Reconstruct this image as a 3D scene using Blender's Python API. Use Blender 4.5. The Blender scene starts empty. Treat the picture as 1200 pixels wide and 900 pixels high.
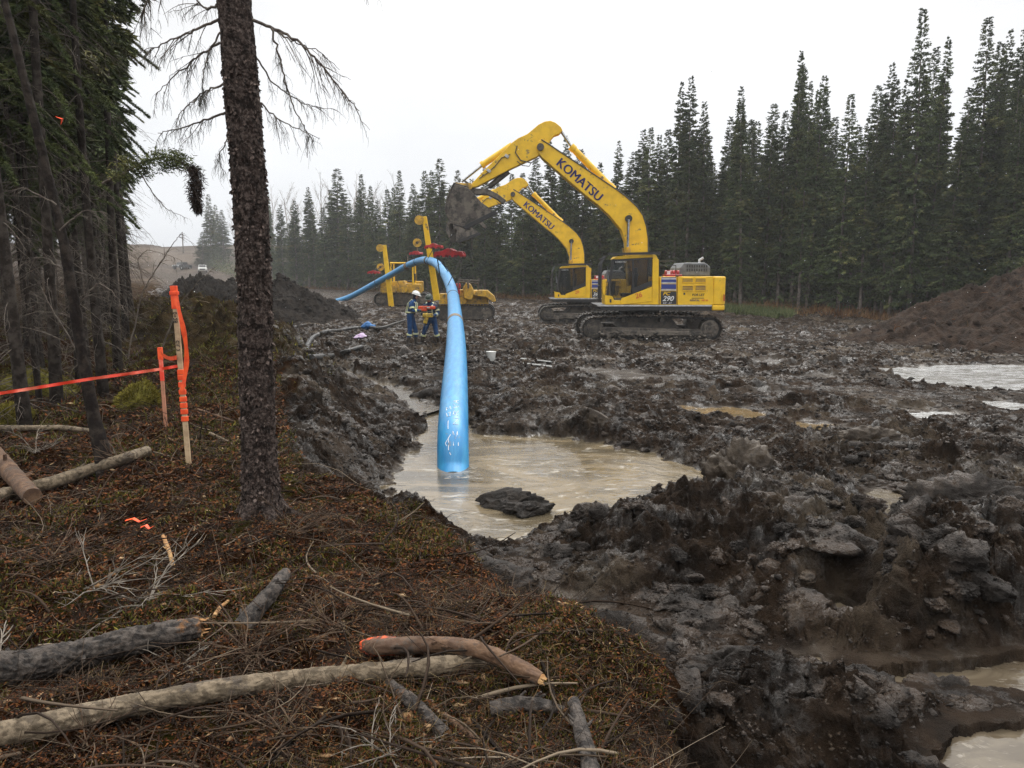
HAZE=0.0006; SKY_STR=.1; EXPO=0.8; DN='NONE'
import bpy, math, random
import numpy as np
from mathutils import Vector, Matrix
R = math.radians
random.seed(7)
RNG = np.random.default_rng(11)
sc = bpy.context.scene
COL = sc.collection

# ------------------------------------------------------------------ camera model
F = 900.0; CZ = 2.2; PITCH = math.atan(128 / F)
_cp, _sp = math.cos(PITCH), math.sin(PITCH)
def ray(px, py):
    a = (px - 600) / F; b = (450 - py) / F
    return np.array([a, _cp + b * _sp, -_sp + b * _cp])
def P(px, py, D):
    """the point of the sight line through a photo pixel that lies D metres ahead"""
    d = ray(px, py); return np.array([d[0] * D / d[1], D, CZ + d[2] * D / d[1]])
def G(px, py, z=0.0):
    """the point of the sight line that lies at height z"""
    d = ray(px, py); t = (z - CZ) / d[2]
    return np.array([d[0] * t, d[1] * t, z])

# ------------------------------------------------------------------ noise
_perm = np.tile(np.random.default_rng(3).permutation(1024), 2).astype(np.int32)
_ang = np.random.default_rng(4).uniform(0, 2 * np.pi, 1024)
_gx, _gy = np.cos(_ang).astype(np.float32), np.sin(_ang).astype(np.float32)
_g3 = np.random.default_rng(5).normal(size=(1024, 3)); _g3 /= np.linalg.norm(_g3, axis=1)[:, None]; _g3 = _g3.astype(np.float32)
def pn2(x, y, s=0):
    x = np.asarray(x, np.float64) + 517.3 + s * 17.13; y = np.asarray(y, np.float64) + 211.7 + s * 9.71
    xi = np.floor(x).astype(np.int32); yi = np.floor(y).astype(np.int32)
    xf = (x - xi).astype(np.float32); yf = (y - yi).astype(np.float32)
    xi &= 1023; yi &= 1023; x1 = (xi + 1) & 1023; y1 = (yi + 1) & 1023
    u = xf * xf * xf * (xf * (xf * 6 - 15) + 10); v = yf * yf * yf * (yf * (yf * 6 - 15) + 10)
    def g(a, b, fx, fy):
        h = _perm[_perm[a] + b]; return _gx[h] * fx + _gy[h] * fy
    n0 = g(xi, yi, xf, yf); n1 = g(x1, yi, xf - 1, yf); n2 = g(xi, y1, xf, yf - 1); n3 = g(x1, y1, xf - 1, yf - 1)
    a = n0 + u * (n1 - n0); b = n2 + u * (n3 - n2)
    return (a + v * (b - a)) * 1.5
def pn3(p, s=0):
    p = np.asarray(p, np.float64) + 311.7 + s * 13.37
    i = np.floor(p).astype(np.int32); f = (p - i).astype(np.float32); i &= 1023
    w = f * f * f * (f * (f * 6 - 15) + 10); out = 0
    for dx in (0, 1):
        wx = w[:, 0] if dx else 1 - w[:, 0]
        for dy in (0, 1):
            wy = w[:, 1] if dy else 1 - w[:, 1]
            for dz in (0, 1):
                wz = w[:, 2] if dz else 1 - w[:, 2]
                h = _perm[_perm[_perm[(i[:, 0] + dx) & 1023] + ((i[:, 1] + dy) & 1023)] + ((i[:, 2] + dz) & 1023)]
                g = _g3[h]
                out = out + wx * wy * wz * (g[:, 0] * (f[:, 0] - dx) + g[:, 1] * (f[:, 1] - dy) + g[:, 2] * (f[:, 2] - dz))
    return out * 1.5
def worley(x, y, s=0):
    x = x + 100.5 + s * 7.7; y = y + 300.5
    xi = np.floor(x).astype(np.int32); yi = np.floor(y).astype(np.int32)
    f1 = np.full(x.shape, 9.0, np.float32); f2 = f1.copy(); idv = np.zeros(x.shape, np.int32)
    for dx in (-1, 0, 1):
        for dy in (-1, 0, 1):
            cx = (xi + dx) & 1023; cy = (yi + dy) & 1023
            h = _perm[_perm[cx] + cy]; h2 = _perm[h]
            px = xi + dx + h / 1024.0; py = yi + dy + h2 / 1024.0
            d = np.sqrt((px - x) ** 2 + (py - y) ** 2).astype(np.float32)
            m = d < f1
            f2 = np.where(m, f1, np.minimum(f2, d)); idv = np.where(m, h, idv); f1 = np.where(m, d, f1)
    return f1, f2, idv / 1024.0
def chunks(x, y, s=0, tilt=.8):
    """broken blocks: every cell is a plane of its own height and tilt"""
    x = x + 90.5 + s * 7.7; y = y + 310.5
    xi = np.floor(x).astype(np.int32); yi = np.floor(y).astype(np.int32)
    f1 = np.full(x.shape, 9.0, np.float32); f2 = f1.copy(); out = np.zeros(x.shape, np.float32)
    for dx in (-1, 0, 1):
        for dy in (-1, 0, 1):
            cx = (xi + dx) & 1023; cy = (yi + dy) & 1023
            h = _perm[_perm[cx] + cy]; h2 = _perm[h]
            ox = x - (xi + dx + h / 1024.0); oy = y - (yi + dy + h2 / 1024.0)
            d = np.sqrt(ox * ox + oy * oy).astype(np.float32)
            m = d < f1
            v = (_perm[h2] / 1024.0 + (ox * _gx[h] + oy * _gy[h]) * tilt).astype(np.float32)
            f2 = np.where(m, f1, np.minimum(f2, d)); out = np.where(m, v, out); f1 = np.where(m, d, f1)
    e = np.clip((f2 - f1) * 5, 0, 1)
    return out * e + (out - .35) * (1 - e)
def sstep(a, b, x):
    t = np.clip((x - a) / (b - a), 0, 1); return t * t * (3 - 2 * t)
def sdpoly(x, y, poly):
    poly = np.asarray(poly, float); n = len(poly)
    d = np.full(x.shape, 1e9); inside = np.zeros(x.shape, bool)
    for i in range(n):
        ax, ay = poly[i]; bx, by = poly[(i + 1) % n]
        ex, ey = bx - ax, by - ay; wx, wy = x - ax, y - ay
        t = np.clip((wx * ex + wy * ey) / (ex * ex + ey * ey + 1e-12), 0, 1)
        d = np.minimum(d, (wx - ex * t) ** 2 + (wy - ey * t) ** 2)
        if ay != by:
            c = (ay > y) != (by > y)
            inside ^= c & (x < ex * (y - ay) / ey + ax)
    d = np.sqrt(d); return np.where(inside, -d, d)

# ------------------------------------------------------------------ terrain
def GP(lst, z): return [tuple(G(a, b, z)[:2]) for a, b in lst]
FOREST = GP([(728, 899), (742, 845), (705, 795), (668, 760), (640, 738), (600, 708), (568, 682), (520, 640), (468, 612), (432, 588), (385, 572),
             (338, 562), (322, 520), (318, 470), (312, 425), (302, 400), (270, 385)], 0.45) + \
         [(-13.5, 30), (-18, 40), (-28, 60), (-50, 110), (-95, 205), (-140, 300), (-700, 300), (-700, -300), (3, -300), (1.2, -2), (0.8, 1.5)]
POOLZ = -0.32
POOL = GP([(450, 588), (462, 556), (484, 522), (500, 500), (492, 484), (505, 478), (540, 486), (560, 508), (600, 512), (640, 510), (700, 518), (760, 530), (800, 545),
           (850, 556), (838, 572), (770, 582), (722, 598), (690, 612), (640, 620), (600, 640), (560, 648), (520, 640), (478, 618), (455, 604)], POOLZ)
PUDDLES = [   # pixel outline, level
    ([(940, 785), (985, 797), (1040, 793), (1110, 785), (1200, 776), (1330, 768), (1330, 815), (1200, 822), (1140, 818), (1090, 812), (1010, 815), (950, 802)], 0.0),
    ([(1120, 866), (1150, 856), (1240, 852), (1240, 910), (1130, 925), (1090, 900)], 0.02),
    ([(1030, 432), (1110, 428), (1300, 428), (1330, 456), (1180, 462), (1100, 456), (1060, 446)], -0.22),
    ([(985, 590), (1030, 575), (1085, 582), (1070, 604), (1050, 618), (1010, 606)], -0.08),
    ([(955, 715), (985, 705), (1000, 722), (970, 735)], 0.03),
    ([(1010, 668), (1032, 664), (1034, 690), (1018, 684)], 0.04),
    ([(770, 812), (800, 808), (812, 830), (785, 838)], 0.06),
    ([(375, 428), (395, 430), (440, 444), (482, 458), (500, 470), (515, 478), (492, 486), (470, 470), (430, 452), (385, 438)], -0.27),
    ([(800, 476), (870, 478), (905, 488), (880, 494), (820, 488)], -0.18),
    ([(920, 492), (985, 500), (1010, 506), (960, 508), (925, 502)], -0.18),
    ([(1130, 540), (1200, 548), (1200, 560), (1140, 552)], -0.18),
    ([(1150, 470), (1215, 474), (1215, 482), (1160, 480)], -0.20),
    ([(925, 775), (960, 772), (965, 784), (935, 788)], 0.03),
    ([(610, 712), (650, 706), (700, 712), (712, 740), (680, 756), (630, 744)], 0.03),
    ([(1060, 484), (1110, 482), (1130, 488), (1080, 492)], -0.20),
]
PUD = [(GP(p, z), z) for p, z in PUDDLES]
def inpud(x, y, m=.12):
    k = np.zeros(x.shape, bool)
    for poly, z in PUD:
        pa = np.array(poly); q = (x > pa[:, 0].min() - m) & (x < pa[:, 0].max() + m) & (y > pa[:, 1].min() - m) & (y < pa[:, 1].max() + m)
        k[q] |= sdpoly(x[q], y[q], poly) < m
    return k
HEAPS = []    # x, y, height, radius x, radius y
for px, py, z, h, rx, ry in [(800, 668, 0, .16, .9, .6), (730, 640, 0, .08, .5, .4), (905, 590, 0, .34, .8, .7), (985, 640, .2, .24, .7, .6), (860, 700, 0, .14, .8, .6),
                             (1150, 620, .2, .36, 1.2, .8), (1130, 700, .1, .22, .8, .5), (1060, 720, 0, .2, .5, .5), (850, 840, .1, .22, .9, .45), (700, 700, 0, .10, .7, .4), (372, 460, .3, .34, .55, 1.5), (405, 520, .1, .22, .45, .8), (350, 425, .2, .25, .9, 1.8),
                             (1000, 740, 0, .10, .6, .3), (700, 500, -.2, .28, .7, .6), (900, 540, -.1, .2, .9, .7), (1060, 545, -.1, .22, 1.2, .8), (620, 480, -.2, .12, 1.4, 1.2), (680, 850, .3, .12, .5, .3),
                             (470, 420, -.2, .18, 2.2, 1.5), (720, 445, -.2, .12, 2.5, 1.5), (650, 412, -.2, .25, 2.2, 1.4), (400, 400, -.2, .15, 2.0, 2.0), (960, 465, -.2, .1, 2.5, 1.0),
                             (840, 880, .1, .12, .4, .3), (1000, 880, 0, .06, .4, .25), (900, 860, 0, .12, .45, .3)]:
    g = G(px, py, z); HEAPS.append((g[0], g[1], h, rx, ry))
WIND = [(-4.9, 15.0, .40, 1.4, 2.0), (-6.9, 18.0, .72, 1.5, 2.4), (-8.9, 21, .75, 1.7, 3.0), (-11.6, 26, .6, 2.2, 4)]

def hill(x, y):
    t = sstep(165, 275, y) * sstep(10, -70, x)
    return t * (10.5 + 2.0 * pn2(x * .02, y * .02, 5)) + sstep(120, 200, y) * 1.3
def H(x, y, masks=False):
    x = np.asarray(x, float); y = np.asarray(y, float); shp = x.shape; x = x.ravel(); y = y.ravel()
    n1 = pn2(x * .9, y * .9, 1); n2 = pn2(x * 2.3, y * 2.3, 2); n3 = pn2(x * 5.1, y * 5.1, 3)
    sdf = sdpoly(x, y, FOREST) + (n2 * .30 + n3 * .20 + .10 * pn2(x * 13, y * 13, 8)) * np.clip(y / 12, .5, 3)
    fmask = 1 - sstep(-.05, .25, sdf)
    # steep scarp on the stretch beside the pool, softer elsewhere
    w = np.interp(y, [3, 5, 7, 14, 22, 60], [.8, .9, 1.7, 1.7, 2.5, 5])
    rise = 1 - sstep(0, 1, (sdf + .1) / w)
    mud = np.interp(y, [2, 4, 7, 10, 20, 26, 30, 36, 40, 46, 50, 56, 70], [.02, .0, -.08, -.1, -.14, -.18, -.28, -.3, -.48, -.48, -.1, 0, .05])
    forest = .5 + .10 * pn2(x * .35, y * .35, 7) + .06 * n1 + .008 * np.clip(-x, 0, 60) + .02 * n2
    z = mud + (forest - mud) * rise
    for hx, hy, hh, rx, ry in HEAPS:
        d = ((x - hx) / rx) ** 2 + ((y - hy) / ry) ** 2
        z = z + np.where(d < 9, hh * np.exp(-d), 0)
    wind = 0
    for hx, hy, hh, rx, ry in WIND:
        d = ((x - hx) / rx) ** 2 + ((y - hy) / ry) ** 2
        wind = wind + np.where(d < 9, hh * np.exp(-d), 0)
    z = z + wind
    # mud relief
    near = np.interp(y, [3, 8, 14, 24, 32, 60, 120], [1.0, 1.0, .85, .9, .75, .7, .3])
    right = sstep(-.5, 1.0, x) * sstep(11, 6, y)
    flat = np.ones_like(x)
    for cx, cy, r in [(P(483, 400, 26)[0], 26, .5), (P(505, 400, 26)[0], 26, .5)]:
        flat *= sstep(r * .6, r * 1.8, np.hypot(x - cx, y - cy))
    flat *= 1 - .9 * (sstep(.0, .8, 1.2 - np.abs(y - 29.5) / 2.4) * sstep(0, 1, 1.3 - np.abs(x - 5) / 4.2))
    flat *= 1 - .9 * (sstep(.0, .8, 1.2 - np.abs(y - 43) / 2.6) * sstep(0, 1, 1.3 - np.abs(x - 4.5) / 5))
    mm = (1 - fmask)
    A = near * flat * mm * (1 + .3 * right)
    wx = x + .12 * n2; wy = y + .12 * n3
    b1 = np.abs(pn2(wx * 1.7, wy * 1.9, 11)); b2 = np.abs(pn2(wx * 3.6, wy * 4.2, 12)); b3 = np.abs(pn2(wx * 8, wy * 9, 13))
    lum = n1 * .10 + b1 * .14 + b2 * .08 - .05
    sel = (y < 62) & (y > 1) & (np.abs(x) < y * 1.1 + 3)
    xs0, ys0 = x[sel], y[sel]
    wa = xs0 + pn2(xs0 * 5, ys0 * 5, 61) * .09 + pn2(xs0 * 17, ys0 * 17, 63) * .03; wb = ys0 + pn2(xs0 * 5, ys0 * 5, 62) * .09 + pn2(xs0 * 17, ys0 * 17, 64) * .03
    cov = .35 + .65 * sstep(-.25, .15, pn2(xs0 * .8, ys0 * .8, 65))
    cl = (chunks(wa * 1.9, wb * 2.1, 0, .7) - .4) * .13 * cov
    cl += (chunks(wa * .9 + 5, wb * 1.0, 4, .7) - .4) * .22 * sstep(14, 24, ys0)
    cl += (chunks(wa * 4.7 + 3, wb * 5.1, 1, .8) - .4) * .050 * (.4 + .6 * cov)
    cl += (chunks(wa * 12, wb * 13, 2, .8) - .4) * .020 * sstep(18, 10, ys0)
    cl += (chunks(wa * 29, wb * 31, 3, .9) - .4) * .009 * sstep(12, 7, ys0)
    cl += (.3 - np.abs(pn2(wa * 3.2, wb * 3.4, 17))) * .12 * cov + (.3 - np.abs(pn2(xs0 * 9, ys0 * 9, 16))) * .06 + (.3 - np.abs(pn2(xs0 * 22, ys0 * 24, 14))) * .026 * sstep(18, 10, ys0)
    lum[sel] += cl
    # wheel and track ruts on the flat right-hand side
    rut = sstep(11, 14, y) * sstep(36, 26, y) * sstep(1, 4, x)
    rr = np.abs(pn2(x * .22 + .3 * n1 * .3, (y - .12 * x) * 1.5, 21))
    lum = lum * (1 - .45 * rut) + rut * (rr * .16 - .06)
    smooth_patch = sstep(.12, .34, pn2(x * .42, y * .6, 31)) * (1 - right * .6) * sstep(32, 18, y)
    A = A * (1 - .72 * smooth_patch)
    tm = np.zeros_like(x)
    for y0, sl, xa, xb in ((13.2, .05, 3, 12), (15.3, .06, 3, 13), (18.6, -.04, 1, 14), (20.9, -.03, 1, 14), (23.6, .08, -1, 16), (25.7, .07, -1, 16), (16.9, .42, 6, 14)):
        u = y - (y0 + sl * x + .25 * np.sin(x * .5 + y0)); on = sstep(xa, xa + 1.5, x) * sstep(xb, xb - 1.5, x) * sstep(-.3, .1, pn2(x * .5, y0 * 3.1, 71))
        bed = sstep(.42, .30, np.abs(u)); rim = np.exp(-((np.abs(u) - .46) / .12) ** 2)
        tm = tm + on * (bed * (-.12 + .045 * np.sign(np.sin((x + .3 * u) * 2 * np.pi / .34)) * sstep(-.4, .1, n2)) + rim * .09 * (1 + n3)); A = A * (1 - .75 * bed * on)
    z = z + lum * A + tm * mm * flat
    # forest floor lumps
    fl = fmask * (n3 * .03 + np.abs(n2) * .05)
    selF = (fmask > 0.01) & (y < 14)
    fl[selF] += np.abs(pn2(x[selF] * 11, y[selF] * 11, 41)) * .035 * fmask[selF] + np.abs(pn2(x[selF] * 27, y[selF] * 27, 42)) * .018
    fl += fmask * (.11 * pn2(x * 1.15, y * 1.15, 44) + .10 * (.3 - np.abs(pn2(x * 1.9, y * 1.9, 45)))) * sstep(-.1, -.9, sdf)
    z = z + fl + sstep(0.1, .5, wind) * (np.abs(n2) * .25 + np.abs(n3) * .15) * sstep(0, .5, wind)
    wet = np.maximum(smooth_patch * .55, 0) * mm
    # standing water
    s = (x > -9) & (x < 18) & (y > 2) & (y < 24)
    xs, ys, zs, ws = x[s], y[s], z[s], wet[s]
    rag = (n2[s] * .12 + n3[s] * .10 + .05 * pn2(xs * 14, ys * 14, 9))
    for step, (poly, lv) in [(st, pp) for st in (0, 1) for pp in [(POOL, POOLZ)] + PUD]:
        pa = np.array(poly); m = (xs > pa[:, 0].min() - 1.6) & (xs < pa[:, 0].max() + 1.6) & (ys > pa[:, 1].min() - 1.6) & (ys < pa[:, 1].max() + 1.6)
        big = lv == POOLZ
        sd = sdpoly(xs[m], ys[m], poly) + rag[m] * (1 if big else .7) * np.clip(ys[m] / 9, .4, 2)
        q = zs[m]
        deep = lv - .012 - np.clip(-sd * .5, 0, .25) + (.045 * np.clip(n3[s][m] - .15, 0, 1) if not big else 0)
        k = sstep(0, .9 if big else .35, sd)
        up = np.maximum(q, lv + .01 + .02 * k) * k + (lv + .005 + np.clip(q - lv, 0, 1) * .55 * sstep(0, .25, sd)) * (1 - k)
        up = up + (q - up) * sstep(.9, 1.5, sd)
        if step == 0: zs[m] = np.where(sd < 0, q, up); continue
        zs[m] = np.where(sd < 0, np.minimum(deep, q), q)
        ws[m] = np.maximum(ws[m] * .6, (1 - sstep(-.05, .22, sd + .2 * n3[s][m])) * (1 - sstep(.02, .10, zs[m] - lv)))
    z[s] = zs; wet[s] = ws
    z = z + hill(x, y)
    if masks: return z.reshape(shp), fmask.reshape(shp), np.clip(wet, 0, 1).reshape(shp), sstep(.05, .35, wind).reshape(shp), mm.reshape(shp)
    return z.reshape(shp)
def gz(x, y): return float(H(np.array([x]), np.array([y]))[0])
def gmin(x, y, r=.15):
    a = np.array([0, r, -r, 0, 0]); b = np.array([0, 0, 0, r, -r])
    return float(H(x + a, y + b).min())
def gmed(x, y, r=.3):
    t = np.linspace(0, 2 * np.pi, 12, endpoint=False)
    return float(np.median(H(x + r * np.cos(t), y + r * np.sin(t))))

def GG(px, py, off=0.0, t0=2.2):
    """where the sight line comes down to the ground surface plus an offset"""
    d = ray(px, py); t = np.geomspace(t0, 90, 9000); p = d[None] * t[:, None] + np.array([0, 0, CZ]); h = H(p[:, 0], p[:, 1]) + off
    k = np.argmax(p[:, 2] <= h); return p[k]

# ------------------------------------------------------------------ materials
def nn(nt, t, **kw):
    n = nt.nodes.new(t)
    for k, v in kw.items():
        if k == 'inp':
            for a, b in v.items(): n.inputs[a].default_value = b
        else: setattr(n, k, v)
    return n
def c4(c): return (c[0], c[1], c[2], 1)
def mixc(nt, fac, a, b, bt='MIX'):
    n = nt.nodes.new('ShaderNodeMix'); n.data_type = 'RGBA'; n.blend_type = bt
    for s, v in ((n.inputs[0], fac), (n.inputs[6], a), (n.inputs[7], b)):
        if hasattr(v, 'links') or isinstance(v, bpy.types.NodeSocket): nt.links.new(v, s)
        elif isinstance(v, (int, float)): s.default_value = v
        else: s.default_value = c4(v)
    return n.outputs[2]
def noise(nt, co, scale, detail=5, rough=.6, dist=0):
    n = nn(nt, 'ShaderNodeTexNoise', inp={'Scale': scale, 'Detail': detail, 'Roughness': rough, 'Distortion': dist})
    nt.links.new(co, n.inputs['Vector']); return n.outputs['Fac']
def remap(nt, v, a, b, c=0, d=1):
    n = nn(nt, 'ShaderNodeMapRange', interpolation_type='SMOOTHSTEP', inp={'From Min': a, 'From Max': b, 'To Min': c, 'To Max': d})
    nt.links.new(v, n.inputs['Value']); return n.outputs['Result']
def newmat(name):
    m = bpy.data.materials.new(name); m.use_nodes = True; nt = m.node_tree
    b = nt.nodes['Principled BSDF']; co = nn(nt, 'ShaderNodeTexCoord').outputs['Object']
    return m, nt, b, co
def bumpn(nt, b, h, strength=.4, dist=.02):
    bp = nn(nt, 'ShaderNodeBump', inp={'Strength': strength, 'Distance': dist})
    nt.links.new(h, bp.inputs['Height']); nt.links.new(bp.outputs[0], b.inputs['Normal']); return bp
def M(name, c1, c2=None, scale=4, lo=.4, hi=.6, rough=.6, rough2=None, metal=0, bump=0, bscale=30, bdist=.01, island=0, spec=.5, c3=None, s3=1.5, lo3=.55, hi3=.65, coat=0):
    m, nt, b, co = newmat(name)
    col = None
    if c2 is not None:
        f = remap(nt, noise(nt, co, scale), lo, hi); col = mixc(nt, f, c1, c2)
        if rough2 is not None:
            rr = nn(nt, 'ShaderNodeMapRange', inp={'To Min': rough, 'To Max': rough2}); nt.links.new(f, rr.inputs[0]); nt.links.new(rr.outputs[0], b.inputs['Roughness'])
    if c3 is not None:
        f3 = remap(nt, noise(nt, co, s3, 8, .7), lo3, hi3); col = mixc(nt, f3, col if col is not None else c1, c3)
    if island:
        g = nn(nt, 'ShaderNodeNewGeometry').outputs['Random Per Island']
        v = nn(nt, 'ShaderNodeMapRange', inp={'To Min': 1 - island, 'To Max': 1 + island}); nt.links.new(g, v.inputs[0])
        cc = nn(nt, 'ShaderNodeVectorMath', operation='SCALE')
        if col is None: cc.inputs[0].default_value = c1
        else: nt.links.new(col, cc.inputs[0])
        nt.links.new(v.outputs[0], cc.inputs['Scale']); col = cc.outputs[0]
    if col is None: b.inputs['Base Color'].default_value = c4(c1)
    else: nt.links.new(col, b.inputs['Base Color'])
    if rough2 is None: b.inputs['Roughness'].default_value = rough
    b.inputs['Metallic'].default_value = metal; b.inputs['Specular IOR Level'].default_value = spec
    b.inputs['Coat Weight'].default_value = coat
    if bump: bumpn(nt, b, noise(nt, co, bscale, 6, .65), bump, bdist)
    return m
MT = {}
Y1 = (.82, .50, .015)
MT['yellow'] = M('yellow_paint', Y1, (.68, .40, .014), 3, .35, .7, .42, bump=.05, bscale=9, c3=(.16, .11, .055), s3=3.2, lo3=.585, hi3=.68)
MT['yellow_dirty'] = M('dirty_yellow_paint', (.62, .36, .03), (.40, .24, .04), 4, .4, .62, .5, c3=(.09, .07, .05), s3=3, lo3=.5, hi3=.66)
MT['black'] = M('black_paint', (.018, .018, .02), (.035, .032, .03), 5, .4, .7, .45)
MT['darksteel'] = M('muddy_dark_steel', (.035, .03, .027), (.085, .07, .055), 6, .42, .6, .6, bump=.5, bscale=25, bdist=.02)
MT['mudsteel'] = M('mud_caked_steel', (.075, .062, .052), (.14, .118, .095), 5, .4, .62, .7, bump=.8, bscale=14, bdist=.04, c3=(.03, .026, .023), s3=3, lo3=.5, hi3=.6)
MT['chrome'] = M('steel_rod', (.45, .46, .47), (.3, .3, .3), 6, .4, .6, .25, metal=.9)
MT['red'] = M('red_paint', (.42, .02, .025), (.28, .02, .02), 5, .4, .6, .45, c3=(.08, .05, .04), s3=4, lo3=.58, hi3=.66)
MT['blue_letter'] = M('navy_lettering', (.012, .014, .11), rough=.5)
MT['black_letter'] = M('black_lettering', (.012, .012, .014), rough=.5)
MT['white_letter'] = M('white_lettering', (.7, .7, .7), rough=.5)
MT['orange_letter'] = M('orange_lettering', (.6, .12, .02), rough=.5)
MT['blue_stripe'] = M('blue_stripe', (.03, .05, .22), rough=.4)
MT['silver'] = M('silver_stripe', (.55, .55, .56), (.4, .4, .4), 6, .4, .6, .4)
MT['grey'] = M('grey_hood', (.13, .14, .15), (.09, .095, .10), 6, .4, .6, .5)
MT['vent'] = M('vent_grille', (.20, .15, .10), (.12, .09, .06), 8, .4, .6, .7)
MT['strap'] = M('sling_strap', (.05, .045, .04), (.1, .09, .07), 9, .4, .6, .8)
m, nt, b, co = newmat('cab_glass'); MT['glass'] = m
b.inputs['Base Color'].default_value = (.02, .025, .028, 1); b.inputs['Roughness'].default_value = .05; b.inputs['Alpha'].default_value = .32
m, nt, b, co = newmat('blue_pipe_coating'); MT['pipe'] = m   # fusion bonded blue coating with mud smears
mp = nn(nt, 'ShaderNodeMapping', inp={'Scale': (14, 2.5, 2.5)}); nt.links.new(co, mp.inputs[0])
n1 = noise(nt, mp.outputs[0], 1.0, 6, .65); n2_ = noise(nt, co, 3.0, 8, .7)
c = mixc(nt, remap(nt, n1, .35, .7), (.016, .20, .46), (.045, .29, .55))
c = mixc(nt, remap(nt, n2_, .55, .75, 0, .5), c, (.20, .40, .52))
n3_ = noise(nt, co, 7.0, 8, .8); c = mixc(nt, remap(nt, n3_, .57, .66, 0, .75), c, (.20, .19, .165))
nt.links.new(c, b.inputs['Base Color']); b.inputs['Roughness'].default_value = .42; b.inputs['Coat Weight'].default_value = .12; b.inputs['Coat Roughness'].default_value = .3
bumpn(nt, b, n1, .15, .01)
MT['bark'] = M('spruce_bark', (.034, .023, .019), (.105, .080, .070), 55, .42, .60, .9, bump=1.0, bscale=30, bdist=.03, spec=.2, c3=(.016, .011, .009), s3=19, lo3=.48, hi3=.58)
MT['trunk'] = M('thin_spruce_trunk', (.022, .017, .014), (.060, .050, .042), 9, .4, .62, .95, bump=.7, bscale=24, bdist=.02, spec=.15)
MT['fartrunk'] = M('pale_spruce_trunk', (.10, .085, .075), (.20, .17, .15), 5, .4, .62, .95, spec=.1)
MT['deadtwig'] = M('dead_twig', (.075, .06, .052), (.13, .11, .09), 20, .4, .6, .9, spec=.15, island=.35)
MT['lichen'] = M('beard_lichen', (.045, .045, .035), (.09, .09, .07), 30, .4, .6, 1, spec=.1, island=.3)
def needle(name, a, bcol, cc):
    m, nt, b, co = newmat(name)
    f = remap(nt, noise(nt, co, 1.1, 4), .38, .62); col = mixc(nt, f, a, bcol)
    f2 = remap(nt, noise(nt, co, .45, 3), .5, .68); col = mixc(nt, f2, col, cc)
    g = nn(nt, 'ShaderNodeNewGeometry').outputs['Random Per Island']
    o = nn(nt, 'ShaderNodeObjectInfo').outputs['Random']
    v = nn(nt, 'ShaderNodeMapRange', inp={'To Min': .35, 'To Max': 1.75}); nt.links.new(g, v.inputs[0])
    v2 = nn(nt, 'ShaderNodeMapRange', inp={'To Min': .75, 'To Max': 1.2}); nt.links.new(o, v2.inputs[0])
    mu = nn(nt, 'ShaderNodeMath', operation='MULTIPLY'); nt.links.new(v.outputs[0], mu.inputs[0]); nt.links.new(v2.outputs[0], mu.inputs[1])
    s = nn(nt, 'ShaderNodeVectorMath', operation='SCALE'); nt.links.new(col, s.inputs[0]); nt.links.new(mu.outputs[0], s.inputs['Scale'])
    nt.links.new(s.outputs[0], b.inputs['Base Color']); b.inputs['Roughness'].default_value = .75; b.inputs['Specular IOR Level'].default_value = .25
    return m
MT['needles'] = needle('spruce_needles', (.032, .050, .018), (.066, .086, .028), (.14, .135, .045))
MT['needles_near'] = needle('near_spruce_needles', (.042, .060, .018), (.072, .086, .022), (.14, .12, .034))
# ground
MT['barkscale'] = M('bark_flake', (.10, .076, .066), (.045, .032, .027), 30, .4, .6, .9, spec=.15, island=.7)
MT['darktrunk'] = M('dark_dead_trunk', (.012, .009, .008), (.034, .027, .022), 12, .4, .62, .95, bump=.8, bscale=30, bdist=.02, spec=.12)
m, nt, b, co = newmat('ground_surface'); MT['ground'] = m
def attr(n): return nn(nt, 'ShaderNodeAttribute', attribute_name=n).outputs['Fac']
fo, we, br, fa = attr('forest'), attr('wet'), attr('brush'), attr('far')
na = noise(nt, co, .55, 5, .6); nb = noise(nt, co, 3.2, 8, .65); nc = noise(nt, co, 21, 9, .75); nd = noise(nt, co, 1.4, 6, .6)
mudc = mixc(nt, remap(nt, nb, .36, .64), (.0105, .0064, .0040), (.038, .0235, .0142))
mudc = mixc(nt, remap(nt, na, .52, .66, 0, .8), mudc, (.098, .075, .053))           # grey brown clay
mudc = mixc(nt, remap(nt, nd, .63, .75, 0, .7), mudc, (.058, .034, .015))            # ochre soil
mudc = mixc(nt, remap(nt, nc, .56, .72, 0, .55), mudc, (.080, .061, .044))
mudc = mixc(nt, remap(nt, nc, .44, .30, 0, .8), mudc, (.004, .003, .0022))
litc = mixc(nt, remap(nt, nc, .38, .62), (.010, .0055, .003), (.045, .020, .009))
litc = mixc(nt, remap(nt, nb, .52, .62, 0, .8), litc, (.050, .046, .010))
litc = mixc(nt, remap(nt, nd, .58, .68, 0, .7), litc, (.085, .034, .012))
brc = mixc(nt, remap(nt, nb, .35, .65), (.022, .015, .008), (.060, .042, .020))
farc = mixc(nt, remap(nt, nb, .35, .65), (.028, .018, .012), (.058, .040, .027))
hl = noise(nt, co, .06, 5, .6); farc = mixc(nt, remap(nt, hl, .45, .6), farc, (.085, .062, .044))
c = mixc(nt, we, mudc, (.050, .039, .029))
c = mixc(nt, fo, c, litc); c = mixc(nt, br, c, brc); c = mixc(nt, fa, c, farc)
nt.links.new(c, b.inputs['Base Color'])
wn = remap(nt, noise(nt, co, 2.1, 9, .72), .50, .60, 0, 1)
r1 = nn(nt, 'ShaderNodeMapRange', inp={'To Min': .9, 'To Max': .20}); nt.links.new(wn, r1.inputs[0])
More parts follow.
